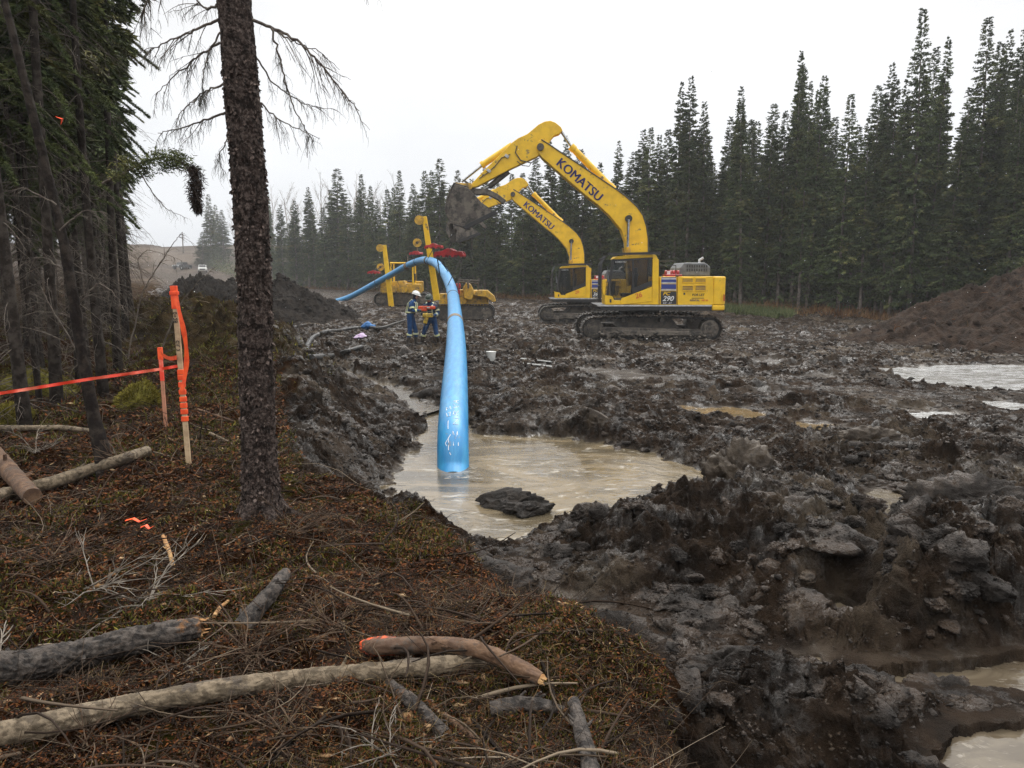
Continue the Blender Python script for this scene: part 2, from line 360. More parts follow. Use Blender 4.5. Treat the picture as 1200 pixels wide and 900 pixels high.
r2 = nn(nt, 'ShaderNodeMix', data_type='FLOAT'); nt.links.new(we, r2.inputs[0]); nt.links.new(r1.outputs[0], r2.inputs[2]); r2.inputs[3].default_value = .22
r3 = nn(nt, 'ShaderNodeMix', data_type='FLOAT'); nt.links.new(fo, r3.inputs[0]); nt.links.new(r2.outputs[0], r3.inputs[2]); r3.inputs[3].default_value = .9
r4 = nn(nt, 'ShaderNodeMix', data_type='FLOAT'); nt.links.new(fa, r4.inputs[0]); nt.links.new(r3.outputs[0], r4.inputs[2]); r4.inputs[3].default_value = .95
nt.links.new(r4.outputs[0], b.inputs['Roughness'])
hb = nn(nt, 'ShaderNodeMath', operation='ADD'); nt.links.new(noise(nt, co, 34, 8, .75), hb.inputs[0]); nt.links.new(noise(nt, co, 9, 6, .7), hb.inputs[1])
bp = bumpn(nt, b, hb.outputs[0], 1.0, .055)
bs = nn(nt, 'ShaderNodeMapRange', inp={'To Min': 1.0, 'To Max': .25}); nt.links.new(we, bs.inputs[0]); nt.links.new(bs.outputs[0], bp.inputs['Strength'])
sp = nn(nt, 'ShaderNodeMapRange', inp={'To Min': .12, 'To Max': .80}); nt.links.new(wn, sp.inputs[0]); sq = nn(nt, 'ShaderNodeMath', operation='MULTIPLY_ADD', inp={1: -.5}); sq2 = nn(nt, 'ShaderNodeMath', operation='SUBTRACT', use_clamp=True); nt.links.new(sp.outputs[0], sq2.inputs[0]); nt.links.new(fo, sq.inputs[0]); sq.inputs[1].default_value = .55; sq.inputs[2].default_value = 0; nt.links.new(sq.outputs[0], sq2.inputs[1]); nt.links.new(sq2.outputs[0], b.inputs['Specular IOR Level'])
MT['clod'] = M('wet_mud', (.0105, .0065, .0041), (.043, .0270, .0168), 3.1, .42, .60, .85, .22, spec=.42, bump=1, bscale=45, bdist=.03, c3=(.082, .058, .036), s3=1.6, lo3=.56, hi3=.7)
MT['blacksoil'] = M('black_peat_soil', (.010, .0075, .006), (.024, .018, .014), 3, .38, .62, .95, bump=1, bscale=12, bdist=.08, spec=.2, c3=(.06, .045, .03), s3=9, lo3=.64, hi3=.7)
MT['brownsoil'] = M('brown_peat_soil', (.014, .0080, .005), (.036, .0210, .013), 3, .38, .62, .95, bump=1, bscale=12, bdist=.08, spec=.2, c3=(.10, .07, .04), s3=12, lo3=.66, hi3=.7)
# water
def water(name, deep, silt, foam, wave=.05, sc_=.9, rg=.03):
    m, nt, b, co = newmat(name)
    mp = nn(nt, 'ShaderNodeMapping', inp={'Scale': (.8, 1.5, 1)}); nt.links.new(co, mp.inputs[0]); v = mp.outputs[0]
    s1 = noise(nt, v, sc_, 5, .6, 2.2); s2 = noise(nt, v, sc_ * 2.4, 6, .65, 3.5)
    c = mixc(nt, remap(nt, s1, .40, .62), deep, silt)
    c = mixc(nt, remap(nt, s2, .56, .68, 0, .8), c, foam)
    nt.links.new(c, b.inputs['Base Color']); b.inputs['Specular IOR Level'].default_value = .75; b.inputs['IOR'].default_value = 1.4
    r = nn(nt, 'ShaderNodeMapRange', inp={'To Min': rg, 'To Max': .25}); nt.links.new(remap(nt, s2, .56, .68), r.inputs[0]); nt.links.new(r.outputs[0], b.inputs['Roughness'])
    bumpn(nt, b, noise(nt, v, 5, 4, .6, 1.5), wave, .05); return m
MT['pool'] = water('muddy_pool_water', (.090, .072, .047), (.190, .148, .093), (.38, .35, .30), .10, .55)
MT['puddle'] = water('puddle_water', (.080, .062, .042), (.120, .096, .066), (.22, .19, .15), .12, 2.0)
MT['palepuddle'] = water('pale_slush_puddle', (.20, .19, .175), (.42, .42, .42), (.70, .71, .72), .5, 1.2, .06)  # grey-white base colour, paler and more rippled than the other puddles
MT['orangepuddle'] = water('ochre_puddle_water', (.13, .095, .052), (.20, .13, .06), (.28, .24, .18), .06, 2.0)
# litter: colour differs from piece to piece
def litter(name, stops, rough=.9):
    m, nt, b, co = newmat(name)
    g = nn(nt, 'ShaderNodeNewGeometry').outputs['Random Per Island']
    r = nn(nt, 'ShaderNodeValToRGB'); e = r.color_ramp.elements
    e[0].position, e[0].color = stops[0][0], c4(stops[0][1]); e[1].position, e[1].color = stops[-1][0], c4(stops[-1][1])
    for p_, c_ in stops[1:-1]:
        q = e.new(p_); q.color = c4(c_)
    nt.links.new(g, r.inputs[0]); nt.links.new(r.outputs[0], b.inputs['Base Color'])
    b.inputs['Roughness'].default_value = rough; b.inputs['Specular IOR Level'].default_value = .2; return m
MT['twigs'] = litter('fallen_twigs', [(0, (.008, .005, .003)), (.45, (.028, .017, .011)), (.75, (.052, .033, .021)), (.93, (.095, .070, .048)), (.99, (.20, .155, .11)), (1, (.30, .24, .18))])
MT['chips'] = litter('bark_and_leaf_litter', [(0, (.007, .004, .0025)), (.3, (.034, .012, .005)), (.55, (.085, .026, .008)), (.78, (.14, .048, .012)), (.9, (.045, .036, .010)), (.985, (.13, .075, .035)), (1, (.34, .24, .14))])
MT['moss'] = litter('moss_sprigs', [(0, (.022, .024, .005)), (.5, (.060, .062, .009)), (.8, (.11, .10, .014)), (1, (.19, .16, .03))])
MT['grass'] = litter('dry_grass', [(0, (.07, .04, .018)), (.4, (.14, .08, .035)), (.8, (.21, .14, .065)), (1, (.28, .21, .11))])
MT['rustgrass'] = litter('rusty_brush', [(0, (.055, .028, .013)), (.5, (.13, .062, .025)), (1, (.22, .13, .06))])
MT['bushgreen'] = litter('low_green_shrub', [(0, (.04, .06, .02)), (.6, (.09, .11, .04)), (1, (.15, .16, .07))])
MT['cutwood'] = M('fresh_cut_wood', (.50, .30, .13), (.36, .18, .07), 18, .4, .6, .8, bump=.4, bscale=40)
MT['logbark'] = M('dark_log_bark', (.016, .012, .010), (.075, .060, .050), 30, .4, .6, .85, bump=1, bscale=30, bdist=.02, c3=(.20, .09, .03), s3=2.3, lo3=.60, hi3=.66)
MT['loggrey'] = M('weathered_grey_log', (.085, .062, .038), (.185, .140, .092), 26, .42, .58, .85, bump=1, bscale=30, bdist=.012, c3=(.06, .045, .033), s3=6, lo3=.54, hi3=.64)
MT['logbrown'] = M('brown_peeled_branch', (.065, .032, .016), (.13, .070, .036), 14, .4, .6, .8, bump=.6, bscale=30, bdist=.012, c3=(.05, .035, .026), s3=7, lo3=.55, hi3=.63)
MT['lath'] = M('lath_wood', (.50, .36, .22), (.36, .25, .15), 12, .4, .6, .8)
MT['lathpink'] = M('reddish_lath_wood', (.46, .20, .12), (.36, .17, .10), 12, .4, .6, .8)
MT['orange'] = M('orange_flagging', (.90, .10, .015), (.75, .06, .01), 15, .4, .6, .5)
MT['redtape'] = M('red_flagging', (.80, .05, .02), (.85, .22, .14), 6, .45, .65, .4)
# ------------------------------------------------------------------ mesh building
def tag(o, label=None, cat=None, group=None, kind=None):
    if label: o['label'] = label
    if cat: o['category'] = cat
    if group: o['group'] = group
    if kind: o['kind'] = kind
    return o
def thing(name, label, cat, loc, group=None):
    o = bpy.data.objects.new(name, None); COL.objects.link(o); o.location = tuple(float(v) for v in loc); o.empty_display_size = .1
    return tag(o, label, cat, group)
def copy_tree(o, parent=None, skip=()):
    c = o.copy(); COL.objects.link(c)
    if parent: c.parent = parent
    for ch in o.children: copy_tree(ch, c)
    return c
def org(root):
    p = np.zeros(3)
    while root is not None:
        p = p + np.array(root.location); root = root.parent
    return p
def np_mesh(name, V, Fc, mat, root=None, smooth=False, mats=None, midx=None):
    """V (n,3) in world metres, Fc (m,k) face corners"""
    V = np.asarray(V, np.float32) - org(root).astype(np.float32); Fc = np.asarray(Fc, np.int32); k = Fc.shape[1]
    me = bpy.data.meshes.new(name); me.vertices.add(len(V)); me.vertices.foreach_set('co', V.ravel())
    me.loops.add(Fc.size); me.loops.foreach_set('vertex_index', Fc.ravel()); me.polygons.add(len(Fc))
    me.polygons.foreach_set('loop_start', np.arange(0, Fc.size, k, dtype=np.int32)); me.polygons.foreach_set('loop_total', np.full(len(Fc), k, np.int32))
    if smooth: me.polygons.foreach_set('use_smooth', np.ones(len(Fc), bool))
    me.update(calc_edges=True)
    if mats:
        for q in mats: me.materials.append(q)
        me.polygons.foreach_set('material_index', midx)
    else: me.materials.append(mat)
    o = bpy.data.objects.new(name, me); COL.objects.link(o)
    if root is not None: o.parent = root
    return o
class MB:
    def __init__(s): s.v = []; s.f = []
    def add(s, vs, fs):
        n = len(s.v); s.v += [tuple(float(q) for q in v) for v in vs]; s.f += [tuple(i + n for i in f) for f in fs]; return s
    def prism(s, pts, off):
        """outline (3D points) swept along a vector"""
        off = np.array(off, float); n = len(pts); a = [np.array(p, float) for p in pts]
        s.add(a + [p + off for p in a], [tuple(range(n - 1, -1, -1)), tuple(range(n, 2 * n))] + [(i, (i + 1) % n, n + (i + 1) % n, n + i) for i in range(n)]); return s
    def box(s, c, sz, rz=0, ry=0):
        hx, hy, hz = sz[0] / 2, sz[1] / 2, sz[2] / 2
        Rm = np.array(Matrix.Rotation(rz, 3, 'Z') @ Matrix.Rotation(ry, 3, 'Y')); c = np.array(c, float)
        v = [c + Rm @ np.array(q) for q in [(-hx, -hy, -hz), (hx, -hy, -hz), (hx, hy, -hz), (-hx, hy, -hz), (-hx, -hy, hz), (hx, -hy, hz), (hx, hy, hz), (-hx, hy, hz)]]
        s.add(v, [(3, 2, 1, 0), (4, 5, 6, 7), (0, 1, 5, 4), (1, 2, 6, 5), (2, 3, 7, 6), (3, 0, 4, 7)]); return s
    def tube(s, pts, rad, n=8, cap=True, jit=0, flat=1.0):
        pts = [np.array(p, float) for p in pts]
        if not hasattr(rad, '__len__'): rad = [rad] * len(pts)
        vs = []; prev = None
        for i, p in enumerate(pts):
            d = (pts[min(i + 1, len(pts) - 1)] - pts[max(i - 1, 0)]); d = d / (np.linalg.norm(d) + 1e-9)
            if prev is None:
                u = np.cross(d, (0, 0, 1.0)); u = u if np.linalg.norm(u) > .1 else np.cross(d, (1.0, 0, 0))
            else: u = prev - d * prev.dot(d)
            u = u / np.linalg.norm(u); prev = u; w = np.cross(d, u)
            for k in range(n):
                a = 2 * math.pi * k / n; r = rad[i] * (1 + (random.uniform(-jit, jit) if jit else 0))
                vs.append(p + (u * math.cos(a) + w * math.sin(a) * flat) * r)
        fs = [(i * n + k, i * n + (k + 1) % n, (i + 1) * n + (k + 1) % n, (i + 1) * n + k) for i in range(len(pts) - 1) for k in range(n)]
        if cap: fs += [tuple(range(n - 1, -1, -1)), tuple((len(pts) - 1) * n + k for k in range(n))]
        s.add(vs, fs); return s
    def cyl(s, a, b, r, n=16, r2=None): return s.tube([a, b], [r, r if r2 is None else r2], n)
    def sphere(s, c, r, sz=(1, 1, 1), n=12, m=8):
        c = np.array(c, float); vs = [c + np.array((0, 0, r * sz[2]))]
        for i in range(1, m):
            t = math.pi * i / m
            for k in range(n): vs.append(c + r * np.array((math.sin(t) * math.cos(2 * math.pi * k / n) * sz[0], math.sin(t) * math.sin(2 * math.pi * k / n) * sz[1], math.cos(t) * sz[2])))
        vs.append(c - np.array((0, 0, r * sz[2])))
        fs = [(0, 1 + k, 1 + (k + 1) % n) for k in range(n)]
        for i in range(m - 2): fs += [(1 + i * n + k, 1 + (i + 1) * n + k, 1 + (i + 1) * n + (k + 1) % n, 1 + i * n + (k + 1) % n) for k in range(n)]
        L = len(vs) - 1; fs += [(L, 1 + (m - 2) * n + (k + 1) % n, 1 + (m - 2) * n + k) for k in range(n)]
        s.add(vs, fs); return s
    def build(s, name, mat, root=None, smooth=False, bevel=0, seg=2):
        o0 = org(root); me = bpy.data.meshes.new(name)
        me.from_pydata([tuple(np.array(v) - o0) for v in s.v], [], s.f); me.update()
        import bmesh
        bm = bmesh.new(); bm.from_mesh(me); bmesh.ops.recalc_face_normals(bm, faces=bm.faces); bm.to_mesh(me); bm.free()
        me.materials.append(MT[mat] if isinstance(mat, str) else mat)
        if smooth:
            me.polygons.foreach_set('use_smooth', [True] * len(me.polygons))
        o = bpy.data.objects.new(name, me); COL.objects.link(o)
        if root is not None: o.parent = root
        if bevel:
            q = o.modifiers.new('bevel', 'BEVEL'); q.width = bevel; q.segments = seg; q.limit_method = 'ANGLE'; q.angle_limit = R(35)
        if smooth:
            q = o.modifiers.new('split', 'EDGE_SPLIT'); q.split_angle = R(40)
        return o
def lettering(text, size, origin, xdir, ydir, mat, root, name='lettering', bold=.0, shear=0, thick=.004, xs=1.0, fat=0):
    cu = bpy.data.curves.new('t', 'FONT'); cu.body = text; cu.size = size; cu.offset = bold * size; cu.extrude = thick; cu.shear = shear; cu.align_x = 'LEFT'; cu.resolution_u = 3
    o = bpy.data.objects.new('t', cu); COL.objects.link(o)
    me = bpy.data.meshes.new_from_object(o.evaluated_get(bpy.context.evaluated_depsgraph_get()))
    bpy.data.objects.remove(o)
    n = len(me.vertices); a = np.zeros(n * 3, np.float32); me.vertices.foreach_get('co', a); a = a.reshape(-1, 3)
    xd = np.array(xdir, float); xd /= np.linalg.norm(xd); yd = np.array(ydir, float); yd /= np.linalg.norm(yd); zd = np.cross(xd, yd)
    if fat:
        tr_ = [tuple(p.vertices) for p in me.polygons]; me2 = bpy.data.meshes.new('lettering'); a = np.concatenate([a + np.array([q * fat * size, 0, abs(q) * .001]) for q in (-1, -.5, 0, .5, 1)])
        me2.from_pydata([tuple(v) for v in a], [], [tuple(i + k * n for i in f) for k in range(5) for f in tr_]); me = me2
    w = np.array(origin) + np.outer(a[:, 0] * xs, xd) + np.outer(a[:, 1], yd) + np.outer(a[:, 2], zd) - org(root)
    me.vertices.foreach_set('co', w.astype(np.float32).ravel()); me.update(); me.materials.clear(); me.materials.append(MT[mat])
    q = bpy.data.objects.new(name, me); COL.objects.link(q); q.parent = root; return q
def skinned(verts, edges, radii, level=2):
    me = bpy.data.meshes.new('s'); me.from_pydata([tuple(v) for v in verts], edges, []); o = bpy.data.objects.new('s', me); COL.objects.link(o)
    o.modifiers.new('k', 'SKIN'); sv = me.skin_vertices[0].data
    for i, r in enumerate(radii):
        r = (r, r) if not hasattr(r, '__len__') else r; sv[i].radius = r; sv[i].use_root = (i == 0)
    q = o.modifiers.new('u', 'SUBSURF'); q.levels = level; q.render_levels = level
    out = bpy.data.meshes.new_from_object(o.evaluated_get(bpy.context.evaluated_depsgraph_get())); bpy.data.objects.remove(o); return out
def ico(sub):
    import bmesh
    bm = bmesh.new(); bmesh.ops.create_icosphere(bm, subdivisions=sub, radius=1)
    V = np.array([v.co[:] for v in bm.verts]); Fc = np.array([[v.index for v in f.verts] for f in bm.faces]); bm.free(); return V, Fc
def lump(sub, s, amp=.35, sc=1.3):
    V, Fc = ico(sub)
    d = 1 + amp * pn3(V * sc, s) + amp * .9 * (.3 - np.abs(pn3(V * sc * 2.2, s + 1))) + amp * .5 * (.3 - np.abs(pn3(V * sc * 5, s + 2))) + (amp * .35 * (.3 - np.abs(pn3(V * sc * 12, s + 3))) if sub > 3 else 0) + (amp * .25 * (.3 - np.abs(pn3(V * sc * 27, s + 4))) if sub > 4 else 0)
    rg = np.random.default_rng(s)      # a few flat broken faces
    for _ in range(7 if sub < 5 else 2):
        nv = rg.normal(size=3); nv /= np.linalg.norm(nv); h = (V * d[:, None]) @ nv; lim = rg.uniform(.45, .8); d = np.where(h > lim, d * (lim + (h - lim) * .25) / h, d)
    return V * d[:, None], Fc
def rotm(n, full=True):
    a = RNG.uniform(0, 2 * np.pi, n); ca, sa = np.cos(a), np.sin(a); Z = np.zeros(n); O = np.ones(n)
    Rz = np.stack([np.stack([ca, -sa, Z], 1), np.stack([sa, ca, Z], 1), np.stack([Z, Z, O], 1)], 1)
    if not full: return Rz
    b = RNG.uniform(-.9, .9, n); cb, sb = np.cos(b), np.sin(b)
    Rx = np.stack([np.stack([O, Z, Z], 1), np.stack([Z, cb, -sb], 1), np.stack([Z, sb, cb], 1)], 1)
    return Rz @ Rx
def scatter(variants, pos, size, flat=.75, full=True):
    """many copies of a few lumps in one array mesh"""
    Vs, Fs, off = [], [], 0; k = len(variants); which = RNG.integers(0, k, len(pos))
    for i, (V, Fc) in enumerate(variants):
        q = np.where(which == i)[0]
        if not len(q): continue
        S = size[q][:, None] * np.stack([RNG.uniform(.8, 1.3, len(q)), RNG.uniform(.8, 1.2, len(q)), RNG.uniform(flat * .7, flat * 1.2, len(q))], 1)
        W = (V[None] @ np.transpose(rotm(len(q), full), (0, 2, 1))) * S[:, None, :] + pos[q][:, None, :]
        n = len(V); Vs.append(W.reshape(-1, 3)); Fs.append((Fc[None] + (np.arange(len(q)) * n)[:, None, None]).reshape(-1, Fc.shape[1]) + off); off += n * len(q)
    return np.concatenate(Vs), np.concatenate(Fs)
def twigs(pos, dirv, length, rad, bend=.25, nseg=3, droop=0):
    """bent three-sided sticks; pos, dirv (n,3)"""
    n = len(pos); t = np.linspace(0, 1, nseg + 1)
    side = RNG.normal(size=(n, 3)); side -= dirv * (side * dirv).sum(1)[:, None]; side /= np.linalg.norm(side, axis=1)[:, None] + 1e-9
    up = np.cross(dirv, side); bd = RNG.uniform(-bend, bend, n)
    C = pos[:, None, :] + dirv[:, None, :] * (length[:, None] * t[None])[..., None] + side[:, None, :] * ((bd * length)[:, None] * (np.sin(t * np.pi))[None])[..., None]
    C[..., 2] -= droop * length[:, None] * t[None] ** 2
    r = rad[:, None] * (1 - .6 * t[None])
    V = np.stack([C + (side[:, None] * math.cos(a) + up[:, None] * math.sin(a)) * r[..., None] for a in (0, 2.094, 4.189)], 2)
    m = nseg + 1; base = np.arange(n)[:, None, None] * (m * 3)
    Fq = np.array([[i * 3 + k, i * 3 + (k + 1) % 3, (i + 1) * 3 + (k + 1) % 3, (i + 1) * 3 + k] for i in range(nseg) for k in range(3)])
    return V.reshape(-1, 3), (Fq[None] + base).reshape(-1, 4)
def kites(pos, d, length, width, up=None):
    """pointed four-cornered leaves"""
    n = len(pos); s = RNG.normal(size=(n, 3)) if up is None else up + RNG.normal(size=(n, 3)) * .35
    s = np.cross(d, s); s /= np.linalg.norm(s, axis=1)[:, None] + 1e-9
    mid = pos + d * (length * .45)[:, None]
    V = np.stack([pos, mid + s * width[:, None] / 2, pos + d * length[:, None], mid - s * width[:, None] / 2], 1)
    return V.reshape(-1, 3), np.arange(n * 4).reshape(-1, 4)
def unit(a): return a / (np.linalg.norm(a, axis=-1, keepdims=True) + 1e-9)
def cat(lst):
    off = 0; Vs, Fs = [], []
    for V, Fc in lst: Vs.append(V); Fs.append(Fc + off); off += len(V)
    return np.concatenate(Vs), np.concatenate(Fs)

# ------------------------------------------------------------------ the ground
th = np.concatenate([np.linspace(-180, -46, 50, endpoint=False), np.linspace(-46, 46, 1300), np.linspace(46, 180, 50, endpoint=False)[1:]])
rr_ = np.concatenate([np.geomspace(.35, 2.4, 22, endpoint=False), np.geomspace(2.4, 70, 1250, endpoint=False), np.geomspace(70, 1500, 170)])
TH, RR = np.meshgrid(R(1) * th, rr_); X = np.sin(TH) * RR; Yv = np.cos(TH) * RR - .5
Z, fm, wet, brush, mm = H(X, Yv, True)
amp = (mm * sstep(20, 9, Yv) * (1 - wet) * .030).astype(np.float32)
X2 = X + amp * pn2(X * 6, Yv * 6, 51) + amp * .8 * pn2(X * 15, Z * 15 + Yv * 9, 52); Y2 = Yv + amp * pn2(X * 6, Yv * 6, 53) + amp * .8 * pn2(X * 15 + 4, Z * 15 + Yv * 9, 54)
nr, nc_ = X.shape; idx = np.arange(nr * nc_).reshape(nr, nc_); nxt = np.roll(idx, -1, 1)
Fc = np.stack([idx[:-1], nxt[:-1], nxt[1:], idx[1:]], -1).reshape(-1, 4)[:, ::-1]
V = np.stack([X2, Y2, Z], -1).reshape(-1, 3)
cpt = len(V); V = np.concatenate([V, [[0, -.5, gz(0, -.5)]]])
ground = np_mesh('ground', V, Fc, MT['ground'], smooth=True); tag(ground, kind='structure')
far = sstep(95, 135, Yv)
far = np.maximum(far, sstep(-1.5, .5, Yv - (48 + (28 - X) * .75)) * .0)
for nme, ar in (('forest', fm), ('wet', wet), ('brush', brush), ('far', far)):
    a = ground.data.attributes.new(nme, 'FLOAT', 'POINT'); a.data.foreach_set('value', np.append(ar.ravel(), 0).astype(np.float32))
def sheet(name, poly, lv, mat, grow=.5):
    from mathutils.geometry import tessellate_polygon
    pa = np.array(poly); n = len(pa)
    if sum(pa[i][0] * pa[(i + 1) % n][1] - pa[(i + 1) % n][0] * pa[i][1] for i in range(n)) < 0: pa = pa[::-1]
    e1 = unit(pa - np.roll(pa, 1, 0)); e2 = unit(np.roll(pa, -1, 0) - pa); nv = unit(np.stack([e1[:, 1] + e2[:, 1], -e1[:, 0] - e2[:, 0]], 1)); pa = pa + nv * grow
    V = np.column_stack([pa, np.full(n, lv)]); tri = tessellate_polygon([[Vector(p) for p in V]])
    o = np_mesh(name, V, np.array(tri), MT[mat]); o.data.update()
    import bmesh
    bm = bmesh.new(); bm.from_mesh(o.data)
    for f in bm.faces:
        f.normal_update()
        if f.normal.z < 0: f.normal_flip()
    bm.to_mesh(o.data); bm.free()
    return tag(o, kind='structure')
sheet('pool_water', POOL, POOLZ, 'pool', .25)
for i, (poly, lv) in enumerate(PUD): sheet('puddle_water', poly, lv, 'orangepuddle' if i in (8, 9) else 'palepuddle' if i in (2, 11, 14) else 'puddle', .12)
# distant horizon ridge is part of the ground sheet; mud clods (nobody could count them)
def inmud(x, y):
    z, f, w, b_, m_ = H(x, y, True); return z, (m_ > .8) & (w < .35) & ~inpud(x, y)
def ringpos(n, d0, d1, a0, a1, pw=1.0):
    u = RNG.uniform(0, 1, n); D = d0 * (d1 / d0) ** (u ** pw); a = R(1) * RNG.uniform(a0, a1, n); return np.sin(a) * D, np.cos(a) * D
var4 = [lump(4, s * 5 + 7, .62, 1.25) for s in range(8)]; var3 = [lump(3, s * 5, .55) for s in range(6)]; var2 = [lump(2, s * 5 + 50, .5) for s in range(6)]; var1 = [lump(1, s * 3 + 90, .55) for s in range(6)]
parts_ = []
for (n, d0, d1, a0, a1, s0, s1, var, th_, bury) in [(430, 3.2, 10, -2, 42, .07, .22, var4, -.12, .3), (900, 3, 14, -12, 44, .03, .11, var3, -.1, .25), (2600, 3, 12, -14, 44, .010, .035, var2, .0, .1), (5500, 9, 30, -30, 44, .03, .12, var1, -.1, .2), (5000, 3, 8, -14, 44, .004, .012, var1, -.1, 0), (120, 12, 26, -20, 40, .15, .4, var3, .05, .5)]:
    x, y = ringpos(n, d0, d1, a0, a1); z, ok = inmud(x, y)
    clump = pn2(x * .8, y * .8, 77) > th_; ok &= clump
    x, y, z = x[ok], y[ok], z[ok]; s = s0 * (s1 / s0) ** (RNG.uniform(0, 1, len(x)) ** 1.6)
    parts_.append(scatter(var, np.stack([x, y, z - s * bury], 1), s, .7))
LV = parts_[0][0]; LV = LV[LV[:, 2] > H(LV[:, 0], LV[:, 1]) + .01]; L3 = parts_[1][0]; L3 = L3[L3[:, 2] > H(L3[:, 0], L3[:, 1])]
c0 = ico(1); I0 = (np.array([v for v in c0[0]]), c0[1]); bmv = [lump(1, 200 + k, .5) for k in range(5)]
oct_ = (np.array([(1, 0, 0), (-1, 0, 0), (0, 1, 0), (0, -1, 0), (0, 0, 1), (0, 0, -1.)]), np.array([(0, 2, 4), (2, 1, 4), (1, 3, 4), (3, 0, 4), (2, 0, 5), (1, 2, 5), (3, 1, 5), (0, 3, 5)]))
ov = [(oct_[0] * np.random.default_rng(k).uniform(.5, 1.3, (6, 1)) + np.random.default_rng(k + 9).normal(size=(6, 3)) * .12, oct_[1]) for k in range(6)]
LV = LV[~inpud(LV[:, 0], LV[:, 1])]; L3 = L3[~inpud(L3[:, 0], L3[:, 1])]
crumbs = []
for src, n, s0, s1 in ((LV, 26000, .004, .016), (L3, 16000, .004, .014)):
    k = RNG.integers(0, len(src), n); s = s0 * (s1 / s0) ** (RNG.uniform(0, 1, n) ** 1.8); crumbs.append(scatter(ov, src[k], s, .8))
for n, d0, d1, s0, s1 in ((34000, 3, 9, .004, .018), (50000, 8, 20, .012, .035), (30000, 18, 45, .03, .09)):
    x, y = ringpos(n, d0, d1, -34, 44); z, ok = inmud(x, y); x, y, z = x[ok], y[ok], z[ok]; s = s0 * (s1 / s0) ** (RNG.uniform(0, 1, len(x)) ** 1.8); crumbs.append(scatter(ov, np.stack([x, y, z + s * .1], 1), s, .8))
V, Fc = cat(crumbs); tag(np_mesh('mud_crumbs', V, Fc, MT['clod']), 'small crumbs of torn mud all over the work site', 'mud', kind='stuff')
V, Fc = cat(parts_); tag(np_mesh('mud_lumps', V, Fc, MT['clod'], smooth=False), 'churned wet mud lumps strewn over the work site', 'mud', kind='stuff')
# ------------------------------------------------------------------ conifers
def crown_arrays(h, r, z0, nbr, per, slen, swid, seed, prof=.75, droop=.28, zmax=None, zd=.5, rnd=1.2, gap=.0, tip=.35):
    global RNG
    rg = np.random.default_rng(seed); t = rg.uniform(0, 1, nbr) ** .82; zb = z0 + (h - z0) * t
    clump = np.sin(zb * 5.3 + seed) * .5 + np.sin(zb * 2.1 + seed * 2) * .5
    L = r * ((1 - t) ** prof * (1 - np.exp(-(t + .10) * 9)) + .09) * rg.uniform(.55, 1.15, nbr) * (1 + .16 * clump)
    a = rg.uniform(0, 2 * np.pi, nbr)
    if gap: keep = rg.uniform(0, 1, nbr) > gap * (np.sin(a * 2 + zb * 1.3) > .2); t, zb, L, a = t[keep], zb[keep], L[keep], a[keep]
    if zmax is not None: k = zb < zmax; t, zb, L, a = t[k], zb[k], L[k], a[k]
    n = np.maximum(15, (per * L / r)).astype(int); bi = np.repeat(np.arange(len(L)), n); N = len(bi)
    s = rg.uniform(.1, 1, N) ** .7; Lb = L[bi]; ab = a[bi]
    d = np.stack([np.cos(ab), np.sin(ab)], 1)
    dr = droop * (1.1 - t[bi] * .9)
    px = d[:, 0] * Lb * s; py = d[:, 1] * Lb * s; pz = zb[bi] + Lb * (.10 * s - dr * s * s * 1.4) + Lb * tip * .35 * s ** 4
    off = rg.normal(size=(N, 3)) * (.16 * slen)
    p = None
    fin = (.42 + .58 * np.clip((1 - t[bi]) * 2.2, 0, 1)); off *= fin[:, None]; p = np.stack([px, py, pz], 1) + off
    sg = rg.choice([-1, 1], N) * rg.uniform(.2, 1.2, N); ca, sa = np.cos(sg), np.sin(sg)
    dd = np.stack([d[:, 0] * ca - d[:, 1] * sa, d[:, 0] * sa + d[:, 1] * ca, rg.normal(size=N) * .4 - zd], 1)
    up_ = t[bi] > .93; dd[up_, 2] += .9
    return kites_rg(rg, p, unit(dd), slen * fin * rg.uniform(.6, 1.3, N), swid * fin ** .5 * rg.uniform(.6, 1.3, N), rnd)
def kites_rg(rg, pos, d, length, width, rnd=.6):
    n = len(pos); s = np.cross(d, np.array([0, 0, 1.0]) + rg.normal(size=(n, 3)) * rnd); s = unit(s)
    mid = pos + d * (length * .45)[:, None]; mid[:, 2] -= length * .08
    V = np.stack([pos, mid + s * width[:, None] / 2, pos + d * length[:, None], mid - s * width[:, None] / 2], 1)
    return V.reshape(-1, 3), np.arange(n * 4).reshape(-1, 4)
def trunk_mb(h, r0, seed, ztop=None, lean=0, n=8, deadz=(.6, 4), ndead=30, dl=1.0, dr=.008):
    random.seed(seed); mb = MB(); zs = np.linspace(-.3, ztop or h * .97, 9)
    mb.tube([(math.sin(z * .7 + seed) * .02 * h / 12, math.cos(z * .5 + seed) * .02 * h / 12, z) for z in zs], [r0 * (1.25 if z < 0 else 1) * (1 - max(z, 0) / h * .93) for z in zs], n)
    return mb
